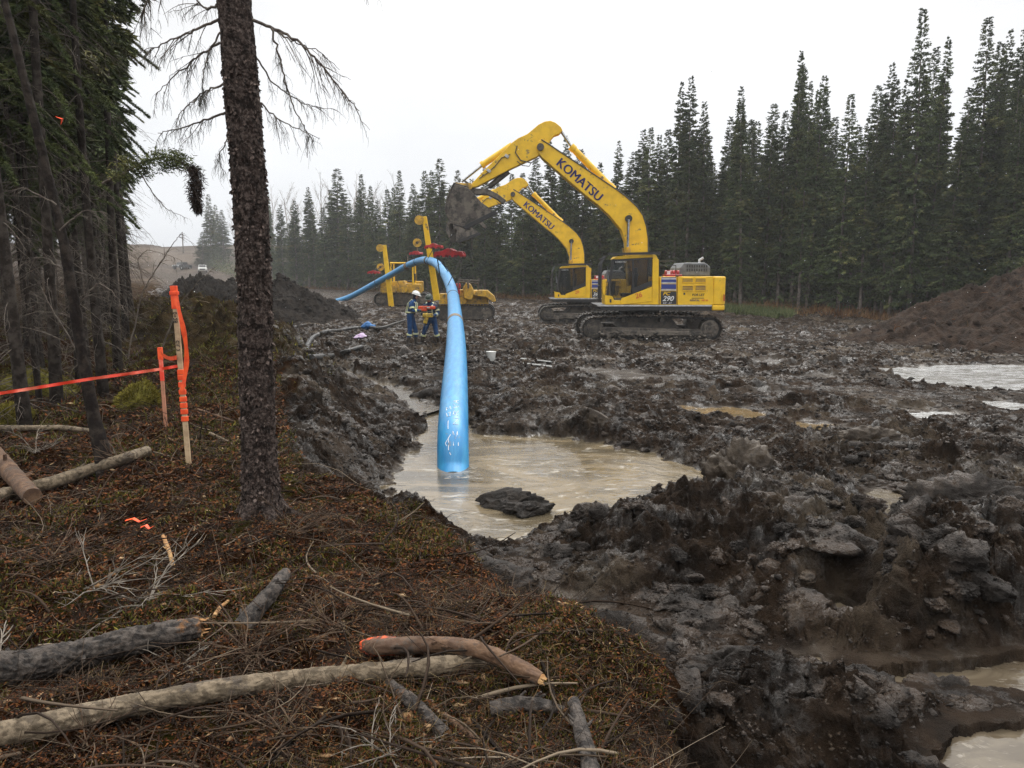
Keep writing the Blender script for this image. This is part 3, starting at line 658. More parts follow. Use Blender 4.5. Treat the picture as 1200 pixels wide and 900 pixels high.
def dead_arrays(seed, z0, z1, n, L, r):
    rg = np.random.default_rng(seed + 900); a = rg.uniform(0, 2 * np.pi, n); z = rg.uniform(z0, z1, n)
    pos = np.stack([np.cos(a) * .04, np.sin(a) * .04, z], 1); d = unit(np.stack([np.cos(a), np.sin(a), rg.uniform(-.6, .25, n)], 1)); ln = L * rg.uniform(.3, 1.1, n)
    global RNG; keep = RNG; RNG = rg
    V1 = twigs(pos, d, ln, np.full(n, r), .18, 4, .35)
    m = n * 4; k = rg.integers(0, n, m); s = rg.uniform(.25, .9, m); p2 = pos[k] + d[k] * (ln[k] * s)[:, None]; p2[:, 2] -= .35 * ln[k] * s * s
    d2 = unit(d[k] + rg.normal(size=(m, 3)) * .6 - np.array([0, 0, .35])); V2 = twigs(p2, d2, ln[k] * rg.uniform(.2, .5, m), np.full(m, r * .5), .25, 3, .3)
    RNG = keep; return cat([V1, V2])
class Proto:
    """meshes of one kind of tree, shared by its copies"""
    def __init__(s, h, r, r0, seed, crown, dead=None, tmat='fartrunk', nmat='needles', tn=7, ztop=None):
        s.h = h; s.r = r
        V, Fq = crown; o = np_mesh('crown', V, Fq, MT[nmat]); s.crown = o.data; bpy.data.objects.remove(o)
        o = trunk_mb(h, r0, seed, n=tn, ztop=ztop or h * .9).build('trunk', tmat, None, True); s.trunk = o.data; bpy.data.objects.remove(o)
        s.dead = None
        if dead is not None:
            o = np_mesh('dead_branches', dead[0], dead[1], MT['deadtwig']); s.dead = o.data; bpy.data.objects.remove(o)
    def place(s, name, label, loc, height, wide, group, rz=None, tilt=0):
        k = height / s.h; t = thing(name, label, 'tree', loc, group); t.scale = (wide * .9, wide * .9, k); t.rotation_euler = (random.gauss(0, .018) + tilt, random.gauss(0, .018), random.uniform(0, 6.28) if rz is None else rz)
        for nm, me in (('crown', s.crown), ('trunk', s.trunk), ('dead_branches', s.dead)):
            if me is not None: o = bpy.data.objects.new(nm, me); COL.objects.link(o); o.parent = t
        return t
FAR = []
for k in range(7):
    h = 16; r = [1.25, 1.45, 1.05, 1.75, 1.35, .95, 1.55][k]
    FAR.append(Proto(h, r, .13, k, crown_arrays(h, r, [1.4, 1.0, 2.2, .8, 1.6, 2.6, 1.2][k], [640, 680, 580, 700, 640, 520, 680][k], 92, .195, .080, 100 + k, [.8, .75, .7, .85, .6, .55, .8][k], gap=.25),
                     dead_arrays(k, .5, 5, 26, 1.1, .014)))
def far_tree(px, pt, D, k, label, group, w=1.0, name='spruce_tree'):
    b = P(px, 400, D); x = b[0]; zg = gmin(x, D, .4) - .05; top = P(px, pt, D)[2]; hh = top - zg
    return FAR[k % 7].place(name, label, (x, D, zg), hh, w, group)
FD = lambda px: float(np.interp(px, [240, 300, 350, 430, 510, 600, 720, 860, 1060, 1200], [205, 165, 125, 104, 86, 71, 61, 53, 46.5, 41]))
TOPS = [(1197, 80), (1168, 32), (1139, 20), (1175, 115), (1116, 102), (1098, 142), (1081, 44), (1063, 11), (1040, 95), (1031, 95), (1023, 75), (1006, 138), (992, 147), (979, 110), (960, 102), (943, 88),
        (933, 95), (925, 60), (909, 131), (892, 122), (866, 100), (859, 118), (844, 137), (821, 117), (802, 90), (786, 98), (762, 158), (754, 150), (747, 152), (734, 178), (721, 166), (702, 190),
        (683, 175), (661, 160), (647, 165), (627, 184), (613, 203), (599, 203), (583, 208), (568, 196), (555, 210), (540, 200), (525, 217), (516, 186), (510, 200), (502, 200), (493, 225), (483, 215), (487, 242), (470, 200),
        (458, 222), (440, 218), (447, 235), (431, 204), (422, 230), (410, 237), (400, 198), (385, 243), (372, 233), (365, 219), (350, 235), (335, 240), (315, 217), (322, 223)]
SPECIAL = {1063: ('tallest spruce on the right, full crown with sharp narrow tip', 3, 1.15), 1139: ('broad dark spruce standing almost as tall, second from the right edge among the high tops', 3, 1.3),
           1168: ('thin ragged spruce with gaps in its crown close to the right edge', 5, .9), 1197: ('spruce cut by the right edge of the photo above the brown mound', 1, 1.2),
           1081: ('tall slim spruce touching the right side of the tallest spruce', 2, 1.0), 1023: ('narrow pointed spruce just left of the tallest spruce', 5, 1.0),
           925: ('tall ragged spruce rising above its neighbours right of the near excavator', 2, .95), 866: ('spruce with pointed crown directly above the near excavator counterweight', 0, 1.05),
           802: ('high narrow spruce behind the near excavator boom, top between the two boom bends', 5, 1.0), 786: ('tall spruce with dark top left of the slim snag above the near boom', 5, .9),
           762: ('right of three close spruces seen past the near boom cylinder', 0, .9), 516: ('tallest spruce left of the hanging bucket', 1, 1.0), 400: ('tall hazy spruce standing above the far tree line', 1, 1.1),
           821: ('spruce with bulging top right of the near boom', 0, 1.0), 892: ('dense rounded spruce right of the near excavator', 4, 1.0)}
SEC = [(1090, 'dark spruce in the wall of trees behind the brown soil mound', 'spruces behind the brown soil mound'), (860, 'dark spruce in the tree wall behind the rusty grass strip', 'spruces behind the rusty grass'),
       (700, 'dark spruce in the tree wall behind the near excavator', 'spruces behind the near excavator'), (560, 'dark spruce in the tree wall behind the far excavator and its boom', 'spruces behind the far excavator'),
       (425, 'spruce in the far tree line behind the pipelayers and arched blue pipe', 'spruces behind the pipelayers'), (0, 'hazy spruce in the distant tree line behind the black soil mound', 'spruces behind the black soil mound')]
def section(px):
    for lim, a, g in SEC:
        if px >= lim: return a, g
random.seed(5)
for i, (px, pt) in enumerate(TOPS):
    D = FD(px) + random.uniform(-1.5, 1.5); a, g = section(px)
    if px in SPECIAL: a, k, w_ = SPECIAL[px]; far_tree(px, pt, D, k, a, g, w_ * D / 50)
    else: far_tree(px, pt, D, random.randrange(7), a, g, random.uniform(.85, 1.15) * (.75 + .25 * D / 50))
for row in range(3):
    px = 1280.0
    while px > 305:
        D = FD(px) + 2.5 + row * 3.2 + random.uniform(-1, 1); near_top = min(TOPS, key=lambda q: abs(q[0] - px))[1] if px < 1200 else 90
        a, g = section(px); far_tree(px, near_top + random.uniform(15, 85) + (400 - 322) * 0, D, random.randrange(7), a, g, random.uniform(.9, 1.3))
        px -= random.uniform(15, 23) * (50 / D) ** .6 * (1.25 if row == 0 else 1.35)
for px, pt, D, lab in [(253, 228, 205, 'tallest misty spruce on the hill left of the near trunk'), (268, 246, 210, 'misty spruce on the hill touching the left side of the near trunk'), (243, 272, 200, 'smallest misty spruce at the left end of the hill group'),
                       (260, 240, 215, 'misty spruce behind the tallest one on the hill')]:
    far_tree(px, pt, D, 1, lab, 'spruces on the hazy hill', 2.0)
# bare deciduous trees in the haze
def bare(seed, h):
    rg = random.Random(seed); mb = MB()
    def br(p, d, L, r, lv):
        q = [p + d * L * t + np.array([rg.uniform(-1, 1), rg.uniform(-1, 1), 0]) * L * .04 * (t > 0) for t in (0, .5, 1)]
        mb.tube(q, [r, r * .75, r * .45], 4 if lv else 6)
        if lv < 3:
            for _ in range([16, 6, 5][lv]):
                t = rg.uniform(.35 if lv == 0 else .2, 1); a = rg.uniform(0, 6.28); e = d + np.array([math.cos(a), math.sin(a), .25]) * rg.uniform(.35, .6); br(p + d * L * t, e / np.linalg.norm(e), L * rg.uniform(.22, .42) * (1.2 - t * .5), r * .35, lv + 1)
    br(np.zeros(3), np.array([0, 0, 1.0]), h * .85, .075, 0); return mb
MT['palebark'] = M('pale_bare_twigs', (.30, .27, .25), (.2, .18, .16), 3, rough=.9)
BARE = []
for k in range(3):
    o = bare(k + 3, 15).build('branches', 'palebark'); BARE.append(o.data); bpy.data.objects.remove(o)
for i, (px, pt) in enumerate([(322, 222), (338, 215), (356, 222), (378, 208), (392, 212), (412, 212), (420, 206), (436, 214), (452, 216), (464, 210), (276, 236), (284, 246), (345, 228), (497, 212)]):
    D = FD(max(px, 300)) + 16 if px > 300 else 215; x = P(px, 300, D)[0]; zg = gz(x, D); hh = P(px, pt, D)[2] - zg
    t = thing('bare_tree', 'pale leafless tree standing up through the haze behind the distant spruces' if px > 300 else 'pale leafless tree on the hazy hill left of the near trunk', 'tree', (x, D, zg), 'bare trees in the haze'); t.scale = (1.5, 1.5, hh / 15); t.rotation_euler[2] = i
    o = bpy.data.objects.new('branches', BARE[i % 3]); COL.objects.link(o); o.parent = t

# ------------------------------------------------------------------ the near forest on the left
NEAR = []
for k in range(4):
    h = 13; r = [1.0, .9, 1.15, .8][k]; z0 = [2.6, 3.2, 2.9, 3.6][k]
    lo = crown_arrays(h, r, z0, 125, 1150, .052, .0085, 300 + k, .5, .55, zmax=6.5, zd=.35, rnd=.9)
    hi = crown_arrays(h, r, z0, 200, 160, .20, .05, 340 + k, .5, .4); m = hi[0].reshape(-1, 4, 3)[:, 0, 2] > 6.3
    hi = (hi[0].reshape(-1, 4, 3)[m].reshape(-1, 3), np.arange(m.sum() * 4).reshape(-1, 4))
    NEAR.append(Proto(h, r, .075, 40 + k, cat([lo, hi]), dead_arrays(60 + k, .4, 5.5, 75, .85, .006), 'trunk', 'needles_near', 9))
THIN = []
for k in range(3):
    h = 11; THIN.append(Proto(h, .8, .045, 70 + k, crown_arrays(h, .85, 4.0, 150, 120, .2, .05, 400 + k, .4, .4), dead_arrays(80 + k, .3, 6, 70, .6, .005), 'trunk', 'needles_near', 7))
used = []
def near_tree(px, D, k, pr, label, group, h=None, tilt=0, w=1):
    x = P(px, 420, D)[0]; used.append((x, D)); return pr[k % len(pr)].place('spruce_tree', label, (x, D, gmin(x, D, .1) - .03), h or random.uniform(10, 13), w, group, None, tilt)
gL = 'thin spruces in the dark stand on the left'
near_tree(118, 10.5, 0, NEAR, 'grey-barked spruce whose pale trunk stands out in the dark stand', gL, 12)
near_tree(20, 8.2, 1, NEAR, 'dark spruce at the left edge of the photo with drooping green boughs', gL, 12)
near_tree(60, 9.3, 2, NEAR, 'leafy spruce behind the leaning trunk at the left', gL, 12.5)
near_tree(138, 12.5, 3, NEAR, 'spruce near the open side of the dark stand with ragged boughs over the sky', gL, 12.5)
near_tree(150, 16, 1, NEAR, 'outermost spruce of the dark stand, beside the open sky', gL, 12.5)
near_tree(158, 20, 3, NEAR, 'farther spruce at the edge of the dark stand beside the brush heap', gL, 12.5)
random.seed(21); cnt = 0
while cnt < 125:
    D = 9 * (48 / 9) ** random.random(); e = -.50 * D - .2; x = e - random.expovariate(1 / 3.2) * (1 + D * .03) - .15
    if any((x - a) ** 2 + (D - b) ** 2 < (.45 + D * .008) ** 2 for a, b in used) or x < -.74 * D - 1.5: continue
    used.append((x, D)); thin = random.random() < .45; pr = THIN if thin else NEAR
    pr[random.randrange(len(pr))].place('spruce_tree', ('slender dark trunk with dead twigs deep in the left forest stand' if thin else 'dark bushy spruce deep in the left forest stand'), (x, D, gmin(x, D, .1) - .03), random.uniform(9.5, 13) * (.85 if thin else 1), random.uniform(.8, 1.1), gL if not thin else 'slender trunks in the left stand', None, random.gauss(0, .02)); cnt += 1

# ------------------------------------------------------------------ the near trunk with dead branches
b0 = G(307, 606, gz(-1.62, 5.0)); D0 = b0[1]; tr = thing('dead_limbed_spruce', 'thick scaly spruce trunk in the foreground with bare drooping dead branches', 'tree', (b0[0], D0, b0[2]))
cl_ = [(307, 622, 0), (306, 590, 0), (304, 540, 0), (301, 440, 0), (298, 330, 0), (291, 200, 0), (282, 90, 0), (274, 0, 0), (262, -150, 0), (245, -400, 0), (225, -700, 0)]
pts = [P(a, b, D0 + .0) for a, b, _ in cl_]; rad = [.165, .122, .108, .103, .102, .100, .098, .095, .09, .08, .06]
def bark_tube(name, pts, rad, mat, root, n=64, per=400, amp=.012, seed=0, rough=True):
    pts = np.array(pts); t = np.linspace(0, 1, len(pts)); T = np.linspace(0, 1, per)
    C = np.stack([np.interp(T, t, pts[:, i]) for i in range(3)], 1)
    for _ in range(int(per / len(pts) / 2)): C[1:-1] = (C[:-2] + C[1:-1] * 2 + C[2:]) / 4
    r = np.interp(T, t, rad); d = unit(np.gradient(C, axis=0)); u = np.cross(d, (0, 1.0, 0.01)); u = unit(u); w_ = np.cross(d, u)
    an = np.linspace(0, 2 * np.pi, n, endpoint=False); s = np.concatenate([[0], np.cumsum(np.linalg.norm(np.diff(C, axis=0), axis=1))])
    A, S = np.meshgrid(an, s); rr = np.interp(S, s, r)
    q = np.stack([np.cos(A) * rr, np.sin(A) * rr, S * .8], -1).reshape(-1, 3)
    dsp = (pn3(q * 9, seed) * .6 + (.3 - np.abs(pn3(q * np.array([38, 38, 16]), seed + 1))) * 1.3 + (.3 - np.abs(pn3(q * np.array([90, 90, 40]), seed + 2))) * .8).reshape(A.shape) * amp
    R_ = rr + dsp; V = C[:, None] + u[:, None] * (np.cos(A) * R_)[..., None] + w_[:, None] * (np.sin(A) * R_)[..., None]
    ix = np.arange(per * n).reshape(per, n); nx = np.roll(ix, -1, 1); Fq = np.stack([ix[:-1], nx[:-1], nx[1:], ix[1:]], -1).reshape(-1, 4)
    return np_mesh(name, V.reshape(-1, 3), Fq, MT[mat], root, smooth=True)
bark_tube('trunk', pts, rad, 'bark', tr, 110, 1100, .013)
for a_ in (.4, 1.7, 2.9, 4.3, 5.4):
    e_ = np.array([math.cos(a_), math.sin(a_), 0]); b_ = np.array(tr.location); q_ = [b_ + e_ * .06 + np.array([0, 0, .16]), b_ + e_ * .13 + np.array([0, 0, .05]), b_ + e_ * .19 + np.array([0, 0, .0]), b_ + e_ * .28 + np.array([.03, 0, -.05])]
    bark_tube('root', q_, [.045, .038, .026, .014], 'bark', tr, 30, 60, .008, 3)
# loose bark scales standing off the trunk
nS = 2600; tt = RNG.uniform(0, .62, nS); zz = np.interp(tt, np.linspace(0, 1, len(pts)), np.arange(len(pts))); PA = np.array(pts)
Cc = np.stack([np.interp(zz, np.arange(len(pts)), PA[:, i]) for i in range(3)], 1); rr3 = np.interp(zz, np.arange(len(pts)), rad); aa = RNG.uniform(0, 2 * np.pi, nS)
nrm = np.stack([np.cos(aa), np.sin(aa), np.zeros(nS)], 1); pos = Cc + nrm * (rr3 + .003)[:, None]
V, Fq = kites_rg(RNG, pos, unit(nrm * .35 + np.array([0, 0, -1.0]) + RNG.normal(size=(nS, 3)) * .25), RNG.uniform(.012, .035, nS), RNG.uniform(.012, .028, nS))
tag(np_mesh('bark_scales', V, Fq, MT['barkscale'], tr), kind='stuff')
def branch(px_pts, D, r0, root, name='dead_branch', sub=8, sl=.35, lich=0, seed=1, dspread=.0, mat='deadtwig', maxd=.22):
    rg = random.Random(seed); p = [P(a, b, D + dspread * i / len(px_pts)) for i, (a, b) in enumerate(px_pts)]
    p = np.array(p); T = np.linspace(0, len(p) - 1, len(p) * 5); C = np.stack([np.interp(T, np.arange(len(p)), p[:, i]) for i in range(3)], 1)
    for _ in range(2): C[1:-1] = (C[:-2] + 2 * C[1:-1] + C[2:]) / 4
    C[1:-1] += np.random.default_rng(seed).normal(size=(len(C) - 2, 3)) * .004
    mb = MB(); n = len(C); mb.tube(C, [r0 * (1 - .8 * i / n) for i in range(n)], 6)
    tips = []
    for j in range(sub):
        k = rg.randrange(n // 6, n - 1); d = C[min(k + 1, n - 1)] - C[k - 1]; d /= np.linalg.norm(d)
        e = d + np.array([rg.uniform(-.5, .5), rg.uniform(-.6, .6), rg.uniform(-1.0, .15)]); e /= np.linalg.norm(e); L = sl * rg.uniform(.3, 1) * (1.1 - k / n * .6)
        q = [C[k]]; 
        for m_ in range(6): e = e + np.array([rg.uniform(-.15, .15), rg.uniform(-.15, .15), rg.uniform(-.24, .05)]); e /= np.linalg.norm(e); q.append(q[-1] + e * L / 6)
        mb.tube(q, [r0 * .33 * (1 - .13 * m_) for m_ in range(7)], 4); tips += q[2:]
        for _ in range(2):
            h = rg.randrange(1, 6); f = e + np.array([rg.uniform(-.8, .8), rg.uniform(-.8, .8), rg.uniform(-.8, .4)]); f /= np.linalg.norm(f); mb.tube([q[h], q[h] + f * L * .2, q[h] + f * L * .36 - np.array([0, 0, .01])], [r0 * .2, r0 * .15, r0 * .1], 3)
    o = mb.build(name, mat, root, False)
    if lich:
        src = np.array(list(C[2:]) + tips); k = RNG.integers(0, len(src), lich); L = RNG.uniform(.02, .14, lich) * (RNG.uniform(0, 1, lich) ** .5)
        V, Fq = twigs(src[k] + RNG.normal(size=(lich, 3)) * .006, unit(np.array([0, 0, -1.0]) + RNG.normal(size=(lich, 3)) * .22), L, np.full(lich, .0011), .25, 3)
        np_mesh('beard_lichen', V, Fq, MT['lichen'], o)
    return o
B = lambda *a, **k: branch(*a, **k)
B([(293, 22), (320, 33), (350, 48), (372, 72), (392, 95), (408, 115), (421, 130)], D0, .011, tr, sub=18, sl=.42, lich=90, seed=2)
B([(318, 33), (325, 60), (332, 85), (340, 115), (352, 140), (361, 158), (360, 185)], D0 - .05, .007, tr, sub=9, sl=.2, lich=160, seed=3)
B([(322, 36), (345, 50), (372, 58), (398, 82)], D0 + .1, .006, tr, sub=10, sl=.3, lich=40, seed=4)
B([(296, 60), (318, 95), (340, 112), (365, 125), (392, 128)], D0 + .15, .006, tr, sub=12, sl=.3, lich=50, seed=5)
B([(300, 115), (320, 136), (345, 150), (375, 163)], D0 - .1, .006, tr, sub=9, sl=.22, lich=60, seed=6)
B([(258, 22), (235, 32), (212, 42), (190, 52), (172, 60)], D0, .009, tr, sub=14, sl=.32, lich=110, seed=7)
B([(258, 50), (238, 62), (222, 75), (200, 92), (182, 112)], D0 + .1, .008, tr, sub=12, sl=.28, lich=120, seed=8)
B([(262, 98), (240, 108), (222, 122), (206, 140)], D0 - .1, .007, tr, sub=10, sl=.22, lich=120, seed=9)
B([(265, 132), (246, 138), (228, 146), (200, 152), (185, 156)], D0, .008, tr, sub=10, sl=.22, lich=120, seed=10)
B([(268, 160), (262, 172), (256, 185), (262, 205)], D0 - .12, .005, tr, sub=4, sl=.1, lich=80, seed=11)
B([(256, 5), (240, 12), (225, -10), (210, -30)], D0, .009, tr, sub=10, sl=.3, lich=90, seed=12)
B([(258, 38), (244, 60), (238, 85), (236, 118)], D0 - .1, .006, tr, sub=8, sl=.16, lich=160, seed=13)
B([(290, -40), (330, -60), (380, -50), (430, -20)], D0, .012, tr, sub=10, sl=.3, lich=60, seed=14)
B([(262, -60), (220, -50), (180, -20), (165, 20)], D0, .012, tr, sub=14, sl=.4, lich=160, seed=15)

# leaning dead trunk, hanging bough and low bare branch
def lone(name, label, catg, pxs, D, rads, mat, dD=0, amp=.006, n=24, per=160, group=None, seed=0):
    ps = [P(a, b, D + dD * i / (len(pxs) - 1)) for i, (a, b) in enumerate(pxs)]; o = thing(name, label, catg, ps[0], group)
    bark_tube('trunk', ps, rads, mat, o, n, per, amp, seed); return o
DL = 6.2
lt = lone('leaning_trunk', 'thin dark dead trunk leaning to the left across the red flagging', 'dead trunk', [(128, 585), (122, 540), (110, 490), (97, 420), (86, 350), (76, 290), (62, 230), (45, 160), (20, 60), (0, -20)], DL, [.085, .070, .05, .044, .041, .038, .036, .033, .03, .026], 'darktrunk', .6)
for i, q in enumerate([[(110, 495), (135, 530), (148, 575)], [(95, 420), (60, 360), (45, 330)], [(88, 360), (115, 330), (135, 345), (150, 372)], [(70, 270), (100, 245), (125, 250)], [(66, 240), (30, 220), (5, 225)], [(80, 320), (50, 300), (22, 312)]]):
    B(q, DL + .3, .008, lt, sub=9, sl=.3, lich=30, seed=30 + i)
hb_ = thing('hanging_bough', 'green spruce bough reaching into the sky with a dark shaggy clump hanging at its end', 'bough', P(150, 200, 8.5))
B([(120, 215), (150, 200), (175, 186), (200, 184), (218, 192), (228, 215)], 8.5, .016, hb_, 'branch', sub=8, sl=.4, seed=50)
B([(160, 195), (180, 228), (195, 245), (220, 256)], 8.5, .007, hb_, 'twig', sub=9, sl=.25, lich=40, seed=51)
cp = np.array([P(a, b, 8.5) for a, b in [(226, 196), (230, 206), (229, 218), (229, 230), (230, 240), (233, 247)]])
k = RNG.uniform(0, 5, 2600); ps = np.stack([np.interp(k, np.arange(6), cp[:, i]) for i in range(3)], 1) + unit(RNG.normal(size=(2600, 3))) * ((.75 + .5 * pn2(k * 1.7, k * 0 + RNG.uniform(0, 3, 2600), 5))[:] * np.interp(k, [0, 1, 2, 3.5, 5], [.05, .10, .12, .085, .03]) * RNG.uniform(0, 1, 2600) ** .5)[:, None]
V, Fq = kites(ps, unit(RNG.normal(size=(2600, 3)) + np.array([0, 0, -.9])), RNG.uniform(.03, .08, 2600), RNG.uniform(.005, .012, 2600)); np_mesh('shaggy_clump', V, Fq, M('dark_shaggy_growth', (.022, .014, .012), (.045, .033, .026), 20, rough=.95, spec=.1), hb_)
bp_ = np.array([P(a, b, 8.5) for a, b in [(135, 206), (160, 196), (185, 188), (205, 186), (220, 190)]]); k = (np.floor(RNG.uniform(0, 13, 2600)) + RNG.normal(size=2600) * .28) / 13 * 4; k = np.clip(k, 0, 4)
ps = np.stack([np.interp(k, np.arange(5), bp_[:, i]) for i in range(3)], 1) + np.sin(np.floor(k * 3.25) * 2.4)[:, None] * np.array([0, .12, -.05]) + RNG.normal(size=(2600, 3)) * np.array([.035, .10, .03])
V, Fq = kites(ps, unit(RNG.normal(size=(2600, 3)) * .6 + np.array([.8, 0, -.35])), RNG.uniform(.03, .07, 2600), RNG.uniform(.006, .014, 2600)); np_mesh('green_sprays', V, Fq, MT['needles_near'], hb_)
lb = thing('bare_branch', 'low dark bare branch arching in front of the distant road', 'branch', P(175, 350, 9.0))
B([(150, 420), (165, 345), (185, 312), (205, 282), (214, 272)], 9.0, .009, lb, 'branch', sub=14, sl=.45, seed=60)
B([(170, 335), (160, 305), (172, 292), (200, 300), (214, 306)], 9.0, .006, lb, 'branch', sub=12, sl=.3, lich=30, seed=61)
lb2 = thing('bare_branch', 'dark broken branch sticking up behind the tall orange-topped stake', 'branch', P(196, 400, 9.5))
B([(188, 415), (200, 380), (214, 352), (232, 330), (253, 313)], 9.5, .011, lb2, 'branch', sub=9, sl=.25, seed=62)

# ------------------------------------------------------------------ forest floor
def inforest(x, y, lim=-.02):
    return sdpoly(x, y, FOREST) < lim
def fpos(n, d0, d1, a0, a1, pw=1.2, lim=.16):
    x, y = ringpos(n, d0, d1, a0, a1, pw); k = inforest(x, y, lim); x, y = x[k], y[k]; return x, y, H(x, y)
x, y, z = fpos(80000, 2.0, 14, -46, 22); k = RNG.uniform(0, 1, len(x)) < .35 + .65 * sstep(-.2, .2, pn2(x * 1.6, y * 1.6, 93)); x, y, z = x[k], y[k], z[k]; n = len(x); g_ = np.clip(np.hypot(x, y) / 4, .7, 3)
a = RNG.uniform(0, 6.28, n); d = unit(np.stack([np.cos(a), np.sin(a), RNG.normal(size=n) * .28 + .06], 1))
L = RNG.uniform(.03, .16, n) * (1 + 2.2 * (RNG.uniform(0, 1, n) > .93)) * np.sqrt(g_)
V, Fq = twigs(np.stack([x, y, z + RNG.uniform(0, .022, n)], 1), d, L, RNG.uniform(.0009, .0026, n) * g_ ** .7, .25, 3)
tag(np_mesh('twig_litter', V, Fq, MT['twigs']), 'tangle of fallen twigs covering the forest floor', 'twigs', kind='stuff')
x, y, z = fpos(280000, 2.0, 14, -46, 22); n = len(x); g_ = np.clip(np.hypot(x, y) / 4, .7, 3)
d = unit(RNG.normal(size=(n, 3)) * np.array([1, 1, .5])); V, Fq = kites(np.stack([x, y, z + RNG.uniform(-.004, .02, n)], 1), d, RNG.uniform(.008, .035, n) * g_, RNG.uniform(.004, .014, n) * g_, np.array([0, 0, .8]))
tag(np_mesh('bark_litter', V, Fq, MT['chips']), 'red-brown bark scraps, needles and dead leaves on the forest floor', 'litter', kind='stuff')
x, y, z = fpos(260000, 2.0, 16, -46, 20); k = pn2(x * .75, y * .75, 88) + .5 * pn2(x * 2.5, y * 2.5, 89) > .06; x, y, z = x[k], y[k], z[k]; n = len(x); g_ = np.clip(np.hypot(x, y) / 4, .7, 3)
V, Fq = kites(np.stack([x, y, z - .005], 1), unit(RNG.normal(size=(n, 3)) * .6 + np.array([0, 0, 1])), RNG.uniform(.015, .045, n) * g_ ** .6, RNG.uniform(.003, .008, n) * g_)
tag(np_mesh('moss', V, Fq, MT['moss']), 'olive and yellow moss patches between the twigs', 'moss', kind='stuff')
x, y, z = fpos(9000, 2.4, 14, -44, 16); k = pn2(x * 1.2, y * 1.2, 98) > .08; x, y, z = x[k], y[k], z[k]; n = len(x); L = RNG.uniform(.06, .22, n)
V, Fq = twigs(np.stack([x, y, z - .01], 1), unit(RNG.normal(size=(n, 3)) * .45 + np.array([0, 0, .8])), L, np.full(n, .0011), .35, 4, .5)
tag(np_mesh('dry_grass', V, Fq, MT['grass']), 'thin dry grass stems bending over the litter', 'grass', kind='stuff')
x, y, z = fpos(900, 2.2, 12, -46, 18, 1.2, -.05); n = len(x); a = RNG.uniform(0, 6.28, n)
V, Fq = twigs(np.stack([x, y, z + .012], 1), unit(np.stack([np.cos(a), np.sin(a), RNG.normal(size=n) * .18 + .03], 1)), RNG.uniform(.12, .55, n), RNG.uniform(.003, .010, n), .18, 5)
tag(np_mesh('loose_sticks', V, Fq, MT['twigs']), 'many loose sticks lying over the forest floor', 'sticks', kind='stuff')
x, y, z = fpos(2600, 2.2, 10, -46, 20, 1.2, .05); k = pn2(x * 1.4, y * 1.4, 105) > -.05; x, y, z = x[k], y[k], z[k]; n = len(x)
V, Fq = scatter([(oct_[0] * np.array([1, .28, .14]), oct_[1]), (oct_[0] * np.array([1, .45, .12]), oct_[1]), (oct_[0] * np.array([.8, .5, .2]), oct_[1])], np.stack([x, y, z + .008], 1), RNG.uniform(.008, .04, n), 1.0); tag(np_mesh('wood_chips', V, Fq, litter('wood_chips', [(0, (.03, .012, .006)), (.4, (.10, .042, .016)), (.75, (.20, .11, .05)), (1, (.45, .30, .17))])), 'orange and brown chips of bark and wood on the litter', 'wood chips', kind='stuff')
# brush and dead boughs among the trees and on the brush heap
x = RNG.uniform(-22, -2.5, 30000); y = RNG.uniform(7, 40, 30000); z, f_, w_, b_, m_ = H(x, y, True); k = ((b_ > .3) & (RNG.uniform(0, 1, 30000) < .9)) | ((f_ > .5) & (RNG.uniform(0, 1, 30000) < .45)); x, y, z = x[k], y[k], z[k]; n = len(x)
V, Fq = twigs(np.stack([x, y, z - .03], 1), unit(RNG.normal(size=(n, 3)) * np.array([1, 1, .5]) + np.array([0, 0, .22])), RNG.uniform(.12, .8, n), RNG.uniform(.002, .009, n), .3, 4, .3)
tag(np_mesh('brushwood', V, Fq, MT['twigs']), 'heap of torn brush and dead boughs at the forest edge', 'brushwood', kind='stuff')
x = RNG.uniform(-20, -2.5, 60000); y = RNG.uniform(8, 40, 60000); z, f_, w_, b_, m_ = H(x, y, True); k = (b_ > .25) | (f_ > .5) & (pn2(x * .6, y * .6, 120) > .1); x, y, z = x[k], y[k], z[k]; n = len(x)
V, Fq = kites(np.stack([x, y, z - .02], 1), unit(RNG.normal(size=(n, 3)) + np.array([0, 0, .8])), RNG.uniform(.04, .16, n), RNG.uniform(.012, .035, n)); tag(np_mesh('mossy_undergrowth', V, Fq, MT['moss']), 'yellowish mossy undergrowth along the forest edge', 'undergrowth', kind='stuff')
# grass strip and shrubs at the foot of the right tree line
def strip(name, lab, catg, mat, n, p0, p1, d0, d1, h0, h1, seed=0, thr=-1):
    px = RNG.uniform(p0, p1, n); D = np.array([FD(q) for q in px]) - RNG.uniform(d0, d1, n); x = (px - 600) / F * D * 1.009; z = H(x, D); k = pn2(x * .3, D * .5, 130 + seed) > thr; x, D, z = x[k], D[k], z[k]; m = len(x)
    V, Fq = kites(np.stack([x, D, z - .03], 1), unit(RNG.normal(size=(m, 3)) * .55 + np.array([0, 0, 1])), RNG.uniform(h0, h1, m), RNG.uniform(.02, .06, m)); tag(np_mesh(name, V, Fq, MT[mat]), lab, catg, kind='stuff')
